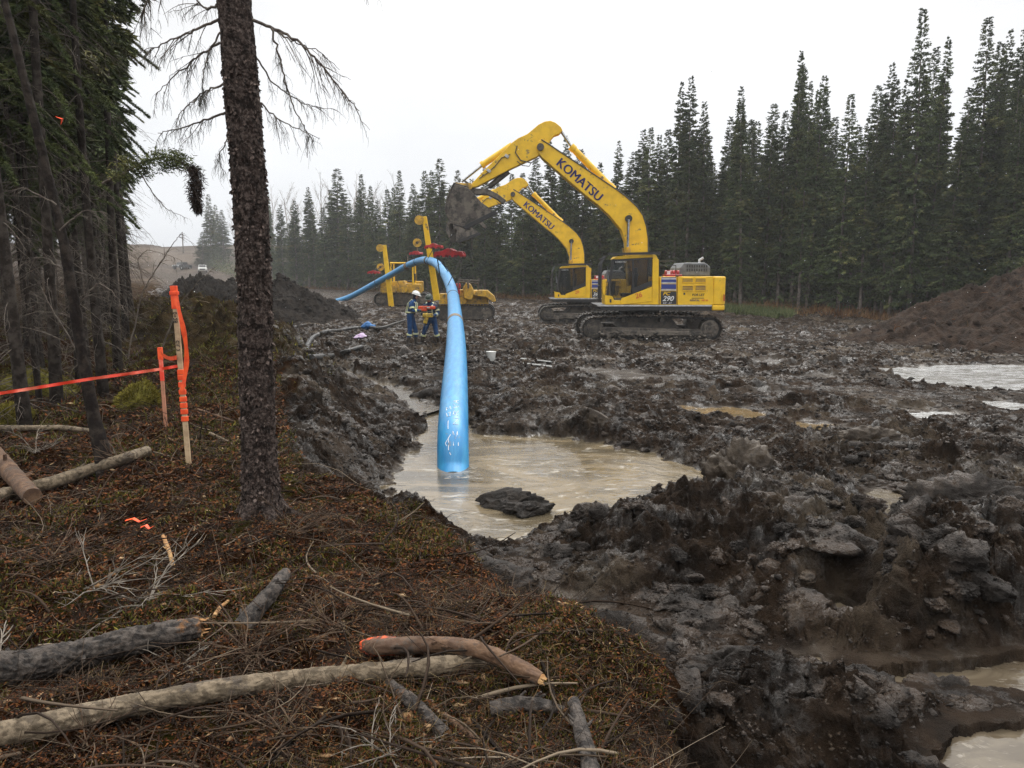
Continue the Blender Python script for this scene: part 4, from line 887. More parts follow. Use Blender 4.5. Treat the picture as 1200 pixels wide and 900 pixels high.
# dark undergrowth between the trunks of the tree line
n = 60000; px = RNG.uniform(250, 1300, n); D = np.array([FD(q) for q in px]) + RNG.uniform(-.5, 16, n); x = (px - 600) / F * D * 1.009; z = H(x, D); hh = RNG.uniform(0, 1, n) ** 1.3 * (2.6 + 2.2 * pn2(x * .4, D * .4, 140))
V, Fq = kites(np.stack([x, D, z + np.clip(hh, 0, 9)], 1), unit(RNG.normal(size=(n, 3)) + np.array([0, 0, -.2])), RNG.uniform(.25, .55, n), RNG.uniform(.08, .2, n)); tag(np_mesh('forest_undergrowth', V, Fq, MT['needles']), 'dark undergrowth and dead boughs between the trunks of the tree line', 'undergrowth', kind='stuff')
strip('rusty_grass', 'rust-coloured dead brush along the foot of the tree line', 'brush', 'rustgrass', 30000, 330, 1290, -5, 2.5, .2, .75, 1, -.25)
strip('dry_grass', 'straw-coloured grass at the foot of the tree line', 'grass', 'grass', 9000, 330, 1290, -3, 3.2, .12, .5, 2, .05)
strip('low_shrub', 'patch of low green shrubs right of the near excavator', 'shrub', 'bushgreen', 5000, 846, 925, 1.5, 4.5, .2, .55, 3, -1)
# ------------------------------------------------------------------ excavator
def pr(mb, px, Dn, Df):
    """side outline given in photo pixels at the distance of its middle, built between two distances"""
    Dm = (Dn + Df) / 2; a = [P(x, y, Dm) for x, y in px]; a = [np.array((p[0], Dn, p[2])) for p in a]; return mb.prism(a, (0, Df - Dn, 0))
def near(px, Dn, Dref=None):
    return np.array([P(x, y, Dref or Dn) * np.array([1, 0, 1]) + np.array([0, Dn, 0]) for x, y in px])
DE = 29.6
def rod(mb, a, b, D, Dn, r, n=14):
    p, q = near([a, b], Dn, D); mb.cyl(p, q, r, n); return mb
def excavator():
    base = P(757, 402, DE); zg = P(757, 402, 28.2)[2]
    root = thing('excavator', 'near yellow excavator with KOMATSU on its boom, holding the pipe cradle from its muddy bucket', 'excavator', (base[0], DE, zg), 'yellow excavators with raised booms')
    B0, B1 = DE - .28, DE + .28
    # boom: outline sampled along the photo, swept across, with weld flanges
    up = [(630, 167), (634, 165), (642, 170), (687, 200), (717, 220), (731, 230), (745, 243), (752, 253), (756, 266), (758, 280), (758, 300), (757, 335)]
    lo = [(735, 335), (734, 303), (732, 284), (727, 270), (713, 253), (700, 241), (687, 231), (660, 208), (636, 187), (630, 180), (628, 173)]
    mb = pr(MB(), up + lo, B0, B1); boom = mb.build('boom', 'yellow', root, bevel=.02)
    mb = MB()
    for k in range(1, len(up) - 1):
        for Dn in (B0 - .012, B1 + .012): p, q = near([up[k], up[k + 1]], Dn, DE); mb.tube([p, q], .022, 5)
    mb.build('boom_pipes', 'strap', root)
    mb = MB(); rod(mb, (633, 174), (633.01, 174), DE, B0 - .1, .15); p = near([(633, 174)], B0 - .12, DE)[0]; mb = MB(); mb.cyl(p, p + np.array([0, .8, 0]), .13, 20); mb.build('boom_tip_pin', 'darksteel', root, True)
    mb = MB(); p = near([(735, 257)], B0 - .16, DE)[0]; mb.cyl(p, p + np.array([0, .88, 0]), .13, 18); mb.build('cylinder_pin', 'black', root, True)
    o, u = near([(650.5, 193.5), (689.5, 228)], B0 - .004, DE); xd = u - o; yd = np.array([-xd[2], 0, xd[0]])
    lettering('KOMATSU', .47, o, xd, yd, 'blue_letter', boom, bold=0, xs=.96, fat=.032)
    for Dn, nm in ((B0 - .13, 0), (B1 + .13, 0)):
        c = rod(MB(), (737, 318), (733.7, 290), DE, Dn, .095).build('boom_cylinder', 'yellow_dirty', root, True); rod(MB(), (733.7, 291), (734.7, 258), DE, Dn, .05).build('cylinder_rod', 'chrome', c, True)
    # arm cylinder on top of the boom
    c = MB(); rod(c, (670, 172.5), (716, 219.5), DE, DE, .125, 18); rod(c, (714, 217.5), (719, 222.5), DE, DE, .15, 18); rod(c, (669, 171.5), (673, 175.5), DE, DE, .145, 18); c = c.build('arm_cylinder', 'yellow', root, True)
    rod(MB(), (657, 153), (671, 173.5), DE, DE, .055).build('cylinder_rod', 'chrome', c, True)
    # arm
    arm = [(552, 217), (566, 202), (600, 168), (607, 163), (618, 158), (631, 147), (638, 143.5), (645, 142.5), (651, 145), (657, 150), (659, 154), (655, 158), (649, 160), (645, 165), (642, 171), (636, 180), (628, 185), (600, 198), (560, 219), (553, 221)]
    A0, A1 = DE - .2, DE + .2
    am = pr(MB(), arm, A0, A1).build('arm', 'yellow', root, bevel=.02)
    mb = MB(); mb.tube(near([(606, 172), (604, 180), (610, 189), (622, 192), (632, 186)], A0 - .04, DE), .022, 6); mb.tube(near([(622, 192), (620, 196), (612, 195), (606, 190)], A0 - .05, DE), .016, 6)
    mb.tube(near([(598, 182), (588, 186), (580, 196), (572, 203), (562, 210)], A0 - .03, DE), .018, 6); mb.build('hydraulic_hose', 'black', am)
    mb = MB()
    for a, b in (((594, 184), 5), ((573, 201), 3)): p = near([a], A0 - .03, DE)[0]; mb.box(p, (.16, .06, .10), 0, .6)
    mb.build('valve_block', 'silver', am, bevel=.01)
    c = MB(); rod(c, (565, 193.5), (600, 170), DE, DE, .115, 18); rod(c, (564, 194), (567, 192), DE, DE, .135, 18); c = c.build('bucket_cylinder', 'yellow', root, True)
    rod(MB(), (541, 213), (566, 193), DE, DE, .05).build('cylinder_rod', 'chrome', c, True)
    mb = MB()
    for Dn in (DE - .24, DE + .18): pr(mb, [(531, 214), (552, 215), (555, 218), (552, 222), (532, 222)], Dn, Dn + .06)
    pr(mb, [(533, 216), (537, 216), (537, 221), (533, 221)], DE - .18, DE + .18); mb.build('bucket_link', 'yellow_dirty', root, bevel=.01)
    mb = MB()
    for Dn in (DE - .22, DE + .16): pr(mb, [(541, 210), (545, 211), (555, 218), (552, 221)], Dn, Dn + .05)
    mb.build('tipping_lever', 'darksteel', root, bevel=.008)
    mb = MB(); pr(mb, [(549, 219), (556, 221), (572, 222), (584, 228), (593, 235), (590, 240), (584, 235), (572, 229), (556, 228), (549, 226)], DE - .16, DE + .16); mb.build('bucket_thumb', 'mudsteel', root, bevel=.02)
    c = rod(MB(), (573, 219), (596, 201), DE, DE, .10).build('thumb_cylinder', 'darksteel', root, True); rod(MB(), (562, 224), (574, 218.5), DE, DE, .05).build('cylinder_rod', 'chrome', c, True)
    # bucket: two cheeks, curled shell, lip and teeth
    K0, K1 = DE - .68, DE + .62
    side = [(533, 216), (528, 226), (524, 237), (523, 248), (525, 256), (530, 262), (541, 266), (560, 258), (578, 249), (575, 245), (564, 237), (556, 228), (548, 220)]
    mb = pr(MB(), side, K0, K0 + .06); pr(mb, side, K1 - .06, K1)
    shell = [(548, 220), (533, 216), (528, 226), (524, 237), (523, 248), (525, 256), (530, 262), (541, 266)]
    for a, b in zip(shell, shell[1:]):
        p, q = near([a, b], K0 + .06, DE); d = unit(q - p); nrm = np.array([-d[2], 0, d[0]]) * .05; mb.prism([p, q, q + nrm, p + nrm], (0, K1 - K0 - .12, 0))
    bk = mb.build('bucket', 'mudsteel', root, bevel=.015)
    mb = MB(); pr(mb, [(541, 266), (579, 247), (584, 250), (547, 269)], K0 - .06, K0 + .12); pr(mb, [(541, 266), (579, 247), (584, 250), (547, 269)], K1 - .12, K1 + .05); mb.build('side_cutter', 'black', bk, bevel=.01)
    for k in range(5):
        Dn = K0 + .1 + k * (K1 - K0 - .3) / 4; pr(MB(), [(540, 266), (546, 269), (552, 270), (550, 267), (544, 265)], Dn, Dn + .12).build('tooth', 'darksteel', bk)
    # slew platform, cab and house; outlines at the near side of the machine
    C0, C1 = DE - 1.42, DE - .42
    hs0, hs1 = DE - 1.42, DE + 1.40
    mb = MB()
    def q(pxs, Dn, depth, m=None): a = near(pxs, Dn); (m or mb).prism(a, (0, depth, 0)); return m or mb
    q([(701, 358), (834, 358), (834, 364), (706, 364)], DE - 1.47, 2.9); mb.build('platform', 'black', root, bevel=.01)
    mb = MB(); q([(700, 357.4), (834, 357.4), (834, 359), (700, 359)], DE - 1.52, .05); mb.build('step_edge', 'silver', root)
    mb = MB(); c = near([(757, 372)], DE, 28.2)[0]; mb.cyl((c[0], DE, zg + .95), (c[0], DE, zg + 1.28), .75, 32); mb.build('turntable', 'darksteel', root, True)
    # cab
    cab = [(719, 303), (722, 300.5), (764, 297.5), (769, 299), (772, 304), (772, 357), (709, 357), (708.5, 345), (711, 325)]
    cb = q([(712, 352), (708.8, 345), (709, 357), (772, 357), (772, 352)], C0, C1 - C0, MB()).build('cab', 'yellow', root, bevel=.015)
    q([(719, 303.5), (722, 300.5), (764, 297.5), (769, 299), (771, 303), (764, 301.5), (722, 304)], C0, C1 - C0, MB()).build('cab_roof', 'yellow', cb, bevel=.02)
    mb = q([(765, 300), (772, 304), (772, 357), (764, 357)], C0 - .012, .14, MB()); q([(765, 300), (772, 304), (772, 357), (764, 357)], C1 - .14, .14, mb); mb.build('rear_pillar', 'yellow', cb, bevel=.015)
    mb = MB()
    for Dn in (C0, C1 - .06):
        q([(717, 304), (720, 304), (712.5, 352), (709.5, 352)], Dn, .06, mb); q([(718, 304.3), (765, 301.8), (765, 303.6), (718, 306)], Dn, .06, mb); q([(741, 303), (743, 303), (743, 345), (741, 345)], Dn - .008, .05, mb)
    mb.build('window_frame', 'black', cb)
    q([(719, 305), (764, 303), (764, 352), (712.5, 352)], C0 + .02, .012, MB()).build('window', 'glass', cb)
    q([(719, 305), (764, 303), (764, 352), (712.5, 352)], C1 - .04, .012, MB()).build('window', 'glass', cb)
    mb = MB(); a = near([(718, 305), (711, 352)], C0 + .06); mb.prism([a[0], a[1], a[1] + np.array([.012, 0, 0]), a[0] + np.array([.012, 0, 0])], (0, C1 - C0 - .12, 0)); mb.build('windscreen', 'glass', cb)
    q([(727, 354), (728, 350), (764, 336), (764, 353), (728, 357)], C0 - .02, .03, MB()).build('door_panel', 'yellow', cb, bevel=.008)
    q([(742, 344), (764, 334), (764, 328.5), (742, 338)], C0 - .012, .03, MB()).build('door_trim', 'black', cb)
    q([(709.5, 357), (708.8, 346), (717, 347), (723, 357)], C0 - .015, .03, MB()).build('corner_panel', 'yellow', cb, bevel=.006)
    q([(714.5, 350.5), (716.5, 350.5), (716.5, 354.5), (714.5, 354.5)], C0 - .03, .02, MB()).build('marker_light', 'black', cb)
    mb = MB(); x0 = near([(738, 340)], C0)[0][0]; zc = near([(738, 346)], C0)[0][2]
    mb.box((x0, C0 + .5, zc), (.5, .5, .14)); mb.box((x0 + .24, C0 + .5, zc + .42), (.13, .48, .75), 0, .12); mb.box((x0 + .28, C0 + .5, zc + .9), (.1, .28, .2)); mb.build('seat', 'black', cb, bevel=.03)
    mb = MB(); mb.box((x0 - .55, C0 + .5, zc + .25), (.12, .5, .5)); mb.tube([(x0 - .4, C0 + .3, zc), (x0 - .38, C0 + .3, zc + .35)], .02, 6); mb.tube([(x0 - .4, C0 + .7, zc), (x0 - .38, C0 + .7, zc + .35)], .02, 6); mb.build('controls', 'darksteel', cb)
    mb = q([(712, 296.5), (773, 295), (775, 298), (714, 299)], C0 - .08, .05, MB()); q([(712, 296.5), (773, 295), (775, 298), (714, 299)], C1 - .02, .05, mb)
    for k in range(7): x = 716 + k * 9; q([(x, 296.2), (x + 2, 296.2), (x + 2, 297.6), (x, 297.6)], C0 - .03, C1 - C0, mb)
    mb.build('roof_guard', 'black', cb)
    mb = MB(); g0 = near([(710, 300), (704, 353)], C0)
    for k in range(5): Dn = C0 + .05 + k * .22; mb.tube([(g0[0][0], Dn, g0[0][2]), (g0[0][0] - .14, Dn, g0[0][2] - .3), (g0[1][0], Dn, g0[1][2])], .02, 5)
    for t in (0.05, .35, .65, .95): z = g0[0][2] * (1 - t) + g0[1][2] * t; x = g0[0][0] * (1 - t) + g0[1][0] * t - .08; mb.tube([(x, C0 + .02, z), (x, C0 + .98, z)], .015, 5)
    mb.build('front_guard', 'black', cb)
    a = near([(711.5, 318), (712.5, 330)], C0 - .18); mb = MB(); mb.tube([a[0], a[1]], .07, 8, flat=.4); mb.tube([a[0] + np.array([0, 0, .2]), a[1] + np.array([.12, .1, -.5])], .014, 5); mb.build('mirror', 'grey', cb, True)
    a = near([(721, 308)], C0 + .01)[0]; lettering('KOMATSU', .085, a, (1, 0, .02), (0, 0, 1), 'silver', cb, bold=.01)
    a = near([(745, 350)], C0 - .026)[0]; lettering('26', .26, a, (1, 0, .3), (-.2, 0, 1), 'orange_letter', cb, bold=.01)
    # house
    q([(773, 324.5), (793, 324.5), (793, 357.4), (773, 357.4)], hs0, hs1 - hs0, MB()).build('side_door', 'yellow', root, bevel=.01)
    mb = MB()
    for y0 in (326, 330.8, 339): q([(775, y0), (792.4, y0), (792.4, y0 + 1.4), (775, y0 + 1.4)], hs0 - .012, .02, mb)
    mb.build('white_stripe', 'silver', root)
    mb = MB()
    for y0, y1 in ((324.8, 325.9), (327.5, 330.7), (333, 338.6)): q([(775, y0), (792.4, y0), (792.4, y1), (775, y1)], hs0 - .010, .02, mb)
    mb.build('blue_stripe', 'blue_stripe', root)
    pn = q([(774.5, 341.3), (792.6, 341.3), (792.6, 356.6), (774.5, 356.6)], hs0 - .014, .02, MB()).build('model_panel', 'black', root)
    o = near([(776.6, 345.9), (776.2, 352.6), (777, 356.2)], hs0 - .018); X_ = (1, 0, 0); Z_ = (0, 0, 1)
    lettering('PC', .17, o[0], X_, Z_, 'orange_letter' if 0 else 'yellow', pn, bold=.02, shear=.3, xs=1.2)
    lettering('290', .25, o[1], X_, Z_, 'white_letter', pn, bold=.012, shear=.3, xs=1.05)
    lettering('LC  -11', .10, o[2], X_, Z_, 'white_letter', pn, bold=.01, shear=.2)
    ec = q([(794, 325), (796, 324), (836, 324), (836, 357.4), (794, 357.4)], hs0, hs1 - hs0, MB()).build('engine_cover', 'yellow', root, bevel=.012)
    for (a, b_, c_, d_) in ((799.7, 325.8, 812, 331), (815, 325.8, 827, 331), (799.7, 334.6, 812, 340.8), (815, 334.2, 827, 340.6)):
        v = q([(a, b_), (c_, b_), (c_, d_), (a, d_)], hs0 - .008, .02, MB()).build('vent', 'vent', ec); mb = MB()
        for k in range(4): y = b_ + (d_ - b_) * (k + .5) / 4; p1, p2 = near([(a, y), (c_, y)], hs0 - .014); mb.tube([p1, p2], .008, 4)
        p1, p2, p3, p4 = near([(a, b_), (c_, b_), (c_, d_), (a, d_)], hs0 - .014); mb.tube([p1, p2, p3, p4, p1], .014, 4); mb.build('vent_frame', 'yellow', v)
    q([(801, 343), (803, 343), (803, 345.5), (801, 345.5)], hs0 - .01, .02, MB()).build('lock', 'black', ec)
    o = near([(811, 346.8), (808.5, 352.9), (822, 352.9)], hs0 - .006); lettering('FOR LET', .12, o[0], X_, Z_, 'black_letter', ec, bold=.015, shear=.1); lettering('RENTAL', .09, o[1], X_, Z_, 'blue_letter', ec, bold=.015, xs=1.1); lettering('387 65', .09, o[2], X_, Z_, 'orange_letter', ec, bold=.015)
    mb = MB(); q([(810.5, 349), (825, 349), (825, 349.7), (810.5, 349.7)], hs0 - .006, .01, mb).build('underline', 'black', ec)
    # counterweight, rounded at the rear in plan
    zt, zb = near([(840, 324), (840, 364)], hs0); x0 = near([(835, 340)], hs0)[0][0]; x1 = near([(853.2, 340)], hs0)[0][0]; R_ = .5
    out = [(x0 + .03, hs0), (x1 - .28, hs0), (x1 - .1, hs0 + .08), (x1 - .02, hs0 + .3), (x1 + .12, DE), (x1 - .02, hs1 - .3), (x1 - .1, hs1 - .08), (x1 - .28, hs1), (x0 + .03, hs1)]
    cw = MB(); cw.prism([(a, b_, zb[2] + .2) for a, b_ in out], (0, 0, zt[2] - zb[2] - .2)); cw.prism([(a, b_, zb[2]) for a, b_ in [(x0, hs0 - .01)] + out[1:-1] + [(x0, hs1 + .01)]], (0, 0, .2)); cw = cw.build('counterweight', 'yellow', root, bevel=.05, seg=3)
    q([(848, 345), (849.2, 345), (849.2, 353), (848, 353)], hs0 - .02, .03, MB()).build('tail_light', 'red', cw)
    hd = MB(); z0, z1 = near([(800, 323.5), (800, 308)], DE - .5); xs = [near([(a, 315)], DE - .5)[0][0] for a in (793, 799, 823, 829)]
    a = [(xs[0], 0, z0[2]), (xs[0] + .05, 0, z0[2] + .3), (xs[1], 0, z1[2]), (xs[2], 0, z1[2]), (xs[3], 0, z1[2] - .16), (xs[3], 0, z0[2])]; hd.prism([(p[0], DE - .95, p[2]) for p in a], (0, 1.9, 0)); hd = hd.build('exhaust_hood', 'grey', root, bevel=.04)
    mb = MB()
    for k in range(9): x = xs[1] + .1 + k * (xs[3] - xs[1] - .2) / 8.5; mb.box((x, DE - .955, z0[2] + .22), (.045, .02, .10)); mb.box((x, DE - .955, z0[2] + .36), (.045, .02, .09))
    mb.build('hood_slots', 'black', hd)
    mb = MB(); mb.tube([(xs[2] + .05, DE + .2, z1[2] - .1), (xs[2] + .05, DE + .2, z1[2] + .12), (xs[2] + .2, DE + .2, z1[2] + .2)], .05, 8); mb.build('exhaust_pipe', 'silver', root, True)
    mb = MB(); p = near([(779, 319.5), (797, 319.5)], DE - 1.1); mb.box((p[0] + p[1]) / 2 + np.array([0, 0, -.1]), (.62, .5, .08)); rb = mb.build('tool_tray', 'red', root, bevel=.02)
    for k in range(2): c = p[0] + np.array([.14 + .28 * k, .1, 0]); mb = MB(); mb.cyl(c + np.array([-.12, 0, 0]), c + np.array([.12, 0, 0]), .085, 14); mb.box(c, (.1, .175, .175)); mb.build('red_canister', 'red', root, True)
    mb = MB(); mb.box(p[0] + np.array([.14, -.0, .0]), (.11, .09, .12)); mb.build('canister_label', 'white_letter', rb)
    mb = MB(); a = near([(774, 311), (792, 311), (792, 324), (774, 324)], DE - 1.3); mb.tube([a[3], a[0], a[1], a[2]], .018, 6); a = near([(772, 306), (790, 306)], DE + 1.2); mb.tube([a[0], a[1]], .018, 6); mb.tube([a[0], a[0] - np.array([0, 0, .9])], .018, 6); mb.tube([a[1], a[1] - np.array([0, 0, .8])], .018, 6); mb.build('handrail', 'black', root)
    # undercarriage
    for Dt, sg in ((DE - 1.55, 1), (DE + .95, 1)):
        tw = .62; Dr = DE - 1.55; x0 = near([(680, 390)], Dr)[0][0]; x1 = near([(847, 390)], Dr)[0][0]; zc = zg + .52; r = .44
        path = []
        xa, xb = x0 + .5, x1 - .46
        for k in range(15): t = math.pi / 2 + math.pi * k / 14; path.append((xa + r * math.cos(t), zc - .02 + r * math.sin(t)))
        for k in range(1, 12): path.append((xa + (xb - xa) * k / 12, zc - r - .02))
        for k in range(15): t = -math.pi / 2 + math.pi * k / 14; path.append((xb + r * math.cos(t), zc + r * math.sin(t)))
        for k in range(1, 12): t = k / 12; path.append((xb + (xa - xb) * t, zc + r + .05 * math.sin(t * math.pi) - .0))
        L = [0]; n = len(path)
        for k in range(n): L.append(L[-1] + math.dist(path[k], path[(k + 1) % n]))
        N = 52; sh = MB(); ch = MB()
        for j in range(N):
            s = L[-1] * j / N; k = max(i for i in range(n) if L[i] <= s); t = (s - L[k]) / (L[k + 1] - L[k]); a = path[k]; b_ = path[(k + 1) % n]; p = (a[0] + (b_[0] - a[0]) * t, a[1] + (b_[1] - a[1]) * t)
            an = -math.atan2(b_[1] - a[1], b_[0] - a[0]); dx, dz = math.cos(an), -math.sin(an); nx, nz = -dz, dx   # inward normal
            o_ = (p[0] - nx * .0, Dt + tw / 2, p[1] - nz * .0); sh.box(o_, (L[-1] / N * .9, tw, .035), 0, an); sh.box((p[0] + nx * -.035 * sg, Dt + tw / 2, p[1] + nz * -.035 * sg), (.03, tw, .05), 0, an); ch.box((p[0] + nx * .06, Dt + tw / 2, p[1] + nz * .06), (L[-1] / N * .95, .2, .09), 0, an)
        tk = sh.build('track', 'darksteel', root); ch.build('track_chain', 'black', tk)
        mb = MB(); mb.prism([(xa - .1, Dt + .12, zc - .30), (xb - .2, Dt + .12, zc - .30), (xb - .25, Dt + .12, zc - .02), (xa + .8, Dt + .12, zc + .06), (xa - .05, Dt + .12, zc + .05)], (0, tw - .24, 0)); mb.prism([(xa + .9, Dt + .02, zc - .24), (xb - .3, Dt + .02, zc - .24), (xb - .3, Dt + .02, zc - .08), (xa + .9, Dt + .02, zc - .05)], (0, .12, 0)); mb.build('track_frame', 'mudsteel', tk, bevel=.03)
        for nm, xx, rr4, mt in (('idler', xa, .36, 'darksteel'), ('sprocket', xb, .33, 'mudsteel')):
            mb = MB(); mb.cyl((xx, Dt + .08, zc), (xx, Dt + tw - .08, zc), rr4, 28); mb.cyl((xx, Dt + .02, zc), (xx, Dt + .1, zc), rr4 * .78, 28); mb.cyl((xx, Dt - .02, zc), (xx, Dt + .04, zc), rr4 * .35, 16)
            for k in range(10): t = 2 * math.pi * k / 10; mb.sphere((xx + rr4 * .6 * math.cos(t), Dt + .02, zc + rr4 * .6 * math.sin(t)), .03, n=6, m=4)
            mb.build(nm, mt, tk, True)
        for k in range(7): xx = xa + .55 + k * (xb - xa - 1.1) / 6; MB().cyl((xx, Dt + .14, zc - .33), (xx, Dt + tw - .14, zc - .33), .1, 14).build('track_roller', 'darksteel', tk, True)
        for k in range(2): xx = xa + 1.1 + k * 1.4; MB().cyl((xx, Dt + .14, zc + .33), (xx, Dt + tw - .14, zc + .33), .08, 14).build('carrier_roller', 'darksteel', tk, True)
    mb = MB(); xm = (xa + xb) / 2; mb.prism([(xm - 1.1, DE - 1.1, zc), (xm + 1.1, DE - 1.1, zc), (xm + .7, DE - 1.1, zc + .5), (xm - .7, DE - 1.1, zc + .5)], (0, 2.2, 0)); mb.build('carbody', 'darksteel', root, bevel=.03)
    return root
ex1 = excavator()
# mud flung onto the machine's tracks and boom comes from its materials; the second machine is the same kind farther away
ex2 = copy_tree(ex1); D2 = 44.4; k_ = (D2 / DE)
q2 = P(629 + (757 - 678) / k_, 377, D2); ex2.location = (float(q2[0]) + .15, D2, float(P(640, 379, D2 - 1.5)[2]))
ex2['label'] = 'far yellow excavator with its cab seen just left of the near one, low behind it'
def turn(o, piv, ang):
    m_ = Matrix.Translation(piv) @ Matrix.Rotation(ang, 4, 'Y') @ Matrix.Translation(-piv); o.matrix_local = m_ @ o.matrix_local
o1 = org(ex1); pA = Vector(near([(633, 174)], DE)[0] - o1); pB = Vector(near([(553, 219)], DE)[0] - o1)
for ch in ex2.children:
    nm = ch.name.split('.')[0]
    if nm == 'bucket': turn(ch, pB, R(62))
    if nm in ('arm', 'bucket', 'bucket_link', 'tipping_lever', 'bucket_thumb', 'thumb_cylinder', 'bucket_cylinder'): turn(ch, pA, R(6))
for ch in ex2.children:
    if ch.name.startswith('model_panel'):
        for c in list(ch.children):
            if c.name.startswith('lettering'):
                bb = [v.co.z for v in c.data.vertices]
                if .15 < max(bb) - min(bb) < .22:
                    w0 = min(v.co.x for v in c.data.vertices); z0 = min(bb); wx = max(v.co.x for v in c.data.vertices) - w0
                    if wx > .35:
                        y0 = min(v.co.y for v in c.data.vertices); wp = np.array(ex2.location) + np.array([w0, y0, z0]); bpy.data.objects.remove(c); lettering('360', .25, wp, (1, 0, 0), (0, 0, 1), 'white_letter', ch, bold=.012, shear=.3, xs=1.05)

# ------------------------------------------------------------------ the blue pipe, its cradles and slings
PP = [(531, 566, 9.75), (531, 550, 9.95), (530.8, 525, 10.1), (531, 500, 10.5), (532, 475, 11.4), (533, 450, 12.6), (534, 425, 14.4), (534.3, 400, 17.0), (533.6, 380, 20.5), (532.5, 362, 24.5), (530.5, 345, 28.5), (526, 330, 32.0), (518, 316, 36.5), (508, 307, 41.5), (495, 305, 46.5),
      (478, 311, 50), (460, 321, 53), (440, 332, 56), (420, 343, 59), (405, 350, 61), (388, 354.5, 63), (370, 357, 65)]
def spline(ps, per=8):
    ps = np.array(ps); out = []; q = np.vstack([2 * ps[0] - ps[1], ps, 2 * ps[-1] - ps[-2]])
    for i in range(1, len(q) - 2):
        for t in np.linspace(0, 1, per, endpoint=False):
            out.append(.5 * ((2 * q[i]) + (-q[i - 1] + q[i + 1]) * t + (2 * q[i - 1] - 5 * q[i] + 4 * q[i + 1] - q[i + 2]) * t * t + (-q[i - 1] + 3 * q[i] - 3 * q[i + 1] + q[i + 2]) * t ** 3))
    out.append(ps[-1]); return np.array(out)
pw = spline([P(*p) for p in PP], 8)
for _ in range(3): pw[1:-1] = (pw[:-2] + 2 * pw[1:-1] + pw[2:]) / 4
pipe = thing('pipeline', 'long blue coated steel pipe arching over the mud and dipping into the muddy pool', 'pipe', pw[0]); RP = .212
MB().tube(pw, RP, 40).build('pipe', 'pipe', pipe, True)
def at(D):
    k = int(np.argmin(np.abs(pw[:, 1] - D))); return pw[k], unit(pw[min(k + 1, len(pw) - 1)] - pw[k - 1])
for D, wd, mt, nm in ((20.8, .28, 'vent', 'weld_band'), (28.2, .06, 'strap', 'band'), (37, .06, 'strap', 'band')):
    c, d = at(D); MB().tube([c - d * wd, c + d * wd], RP + .008, 40).build(nm, mt, pipe, True)
c, d = at(12); n_up = np.array([0, -.45, .9])
# hand-painted chalk marks near the end
mb = MB(); rg = random.Random(4)
def on_pipe(D, ang):
    k = np.interp(D, pw[:, 1], np.arange(len(pw))); i = int(k); c = pw[i] + (pw[min(i + 1, len(pw) - 1)] - pw[i]) * (k - i); d = unit(pw[min(i + 1, len(pw) - 1)] - pw[max(i - 1, 0)]); s = unit(np.cross(d, (0, 0, 1.0))); u = np.cross(s, d); return c + (s * math.sin(ang) + u * math.cos(ang)) * (RP + .002)
glyph = [[(0, 0), (.5, 1), (1, 0), (.8, .4), (.2, .4)], [(0, 0), (0, 1), (.8, .8), (.2, .5), (.9, 0)], [(0, .9), (.9, 1), (.3, .5), (.9, .2), (0, 0)], [(0, .5), (1, .5)], [(0, 1), (.5, 0), (1, 1)], [(.1, 0), (.1, 1), (.9, 0), (.9, 1)], [(.9, .9), (.1, .7), (.1, .2), (.9, .1), (.8, .5)]]
ks = pw[:, 1]
for row, a0 in ((0, -.30), (1, .18)):
    for j in range(5 if row else 4):
        g_ = glyph[(j * 3 + row * 2) % 7]; D_ = 10.02 + j * .20 + row * .05
        mb.tube([on_pipe(D_ + x * .13, a0 - (y - .5) * .34) for x, y in g_], .0055, 4)
mb.build('chalk_marks', 'white_letter', pipe)
def cradle(px, py, D, L, yaw, label, pend, tgt=None):
    c = P(px, py, D); r = thing('lifting_cradle', label, 'lifting cradle', c, 'red pipe cradles above the pipe'); d = np.array([math.cos(yaw), math.sin(yaw), 0]); s = np.array([-d[1], d[0], 0]); mb = MB()
    prof = [(-.5, -.10), (-.46, .04), (-.2, .09), (-.06, .20), (.06, .20), (.2, .09), (.46, .04), (.5, -.10), (.3, -.14), (-.3, -.14)]
    for o_ in (-.14, .08): mb.prism([c + d * (x * L) + np.array([0, 0, z * L * .62]) + s * o_ for x, z in prof], s * .06)
    mb.build('beam', 'red', r, bevel=.01); mb = MB()
    for x in (-.44, -.15, .15, .44): p = c + d * x * L - np.array([0, 0, .09 * L]); mb.cyl(p - s * .17, p + s * .17, .07, 12)
    mb.build('roller', 'red', r, True)
    if pend is not None:
        mb = MB(); t = c + np.array([0, 0, .12 * L]); mb.tube([t, pend], .022, 6); mb.build('hoist_chain', 'strap', r)
    for x in ((-.44, .44) if tgt else (0.0,)):
        p = c + d * x * L - np.array([0, 0, .09 * L]); k = int(np.argmin(np.linalg.norm(pw[:, :2] - p[:2], axis=1))) if tgt is None else int(np.argmin(np.abs(pw[:, 1] - tgt[x > 0]))); q = pw[k]; dd = unit(pw[min(k + 1, len(pw) - 1)] - pw[max(k - 1, 0)]); sd = unit(np.cross(dd, (0, 0, 1.0)))
        upv = np.cross(sd, dd)
        if p[2] > q[2] + .2:
            mb = MB(); arc = [q + (sd * math.cos(t) + upv * math.sin(t)) * (RP + .012) for t in np.linspace(0, -math.pi, 9)]; mb.tube([p] + arc + [p], .026, 6, flat=.6); mb.build('sling', 'strap', r)
    return r
bk_low = P(529, 264, DE - .1)
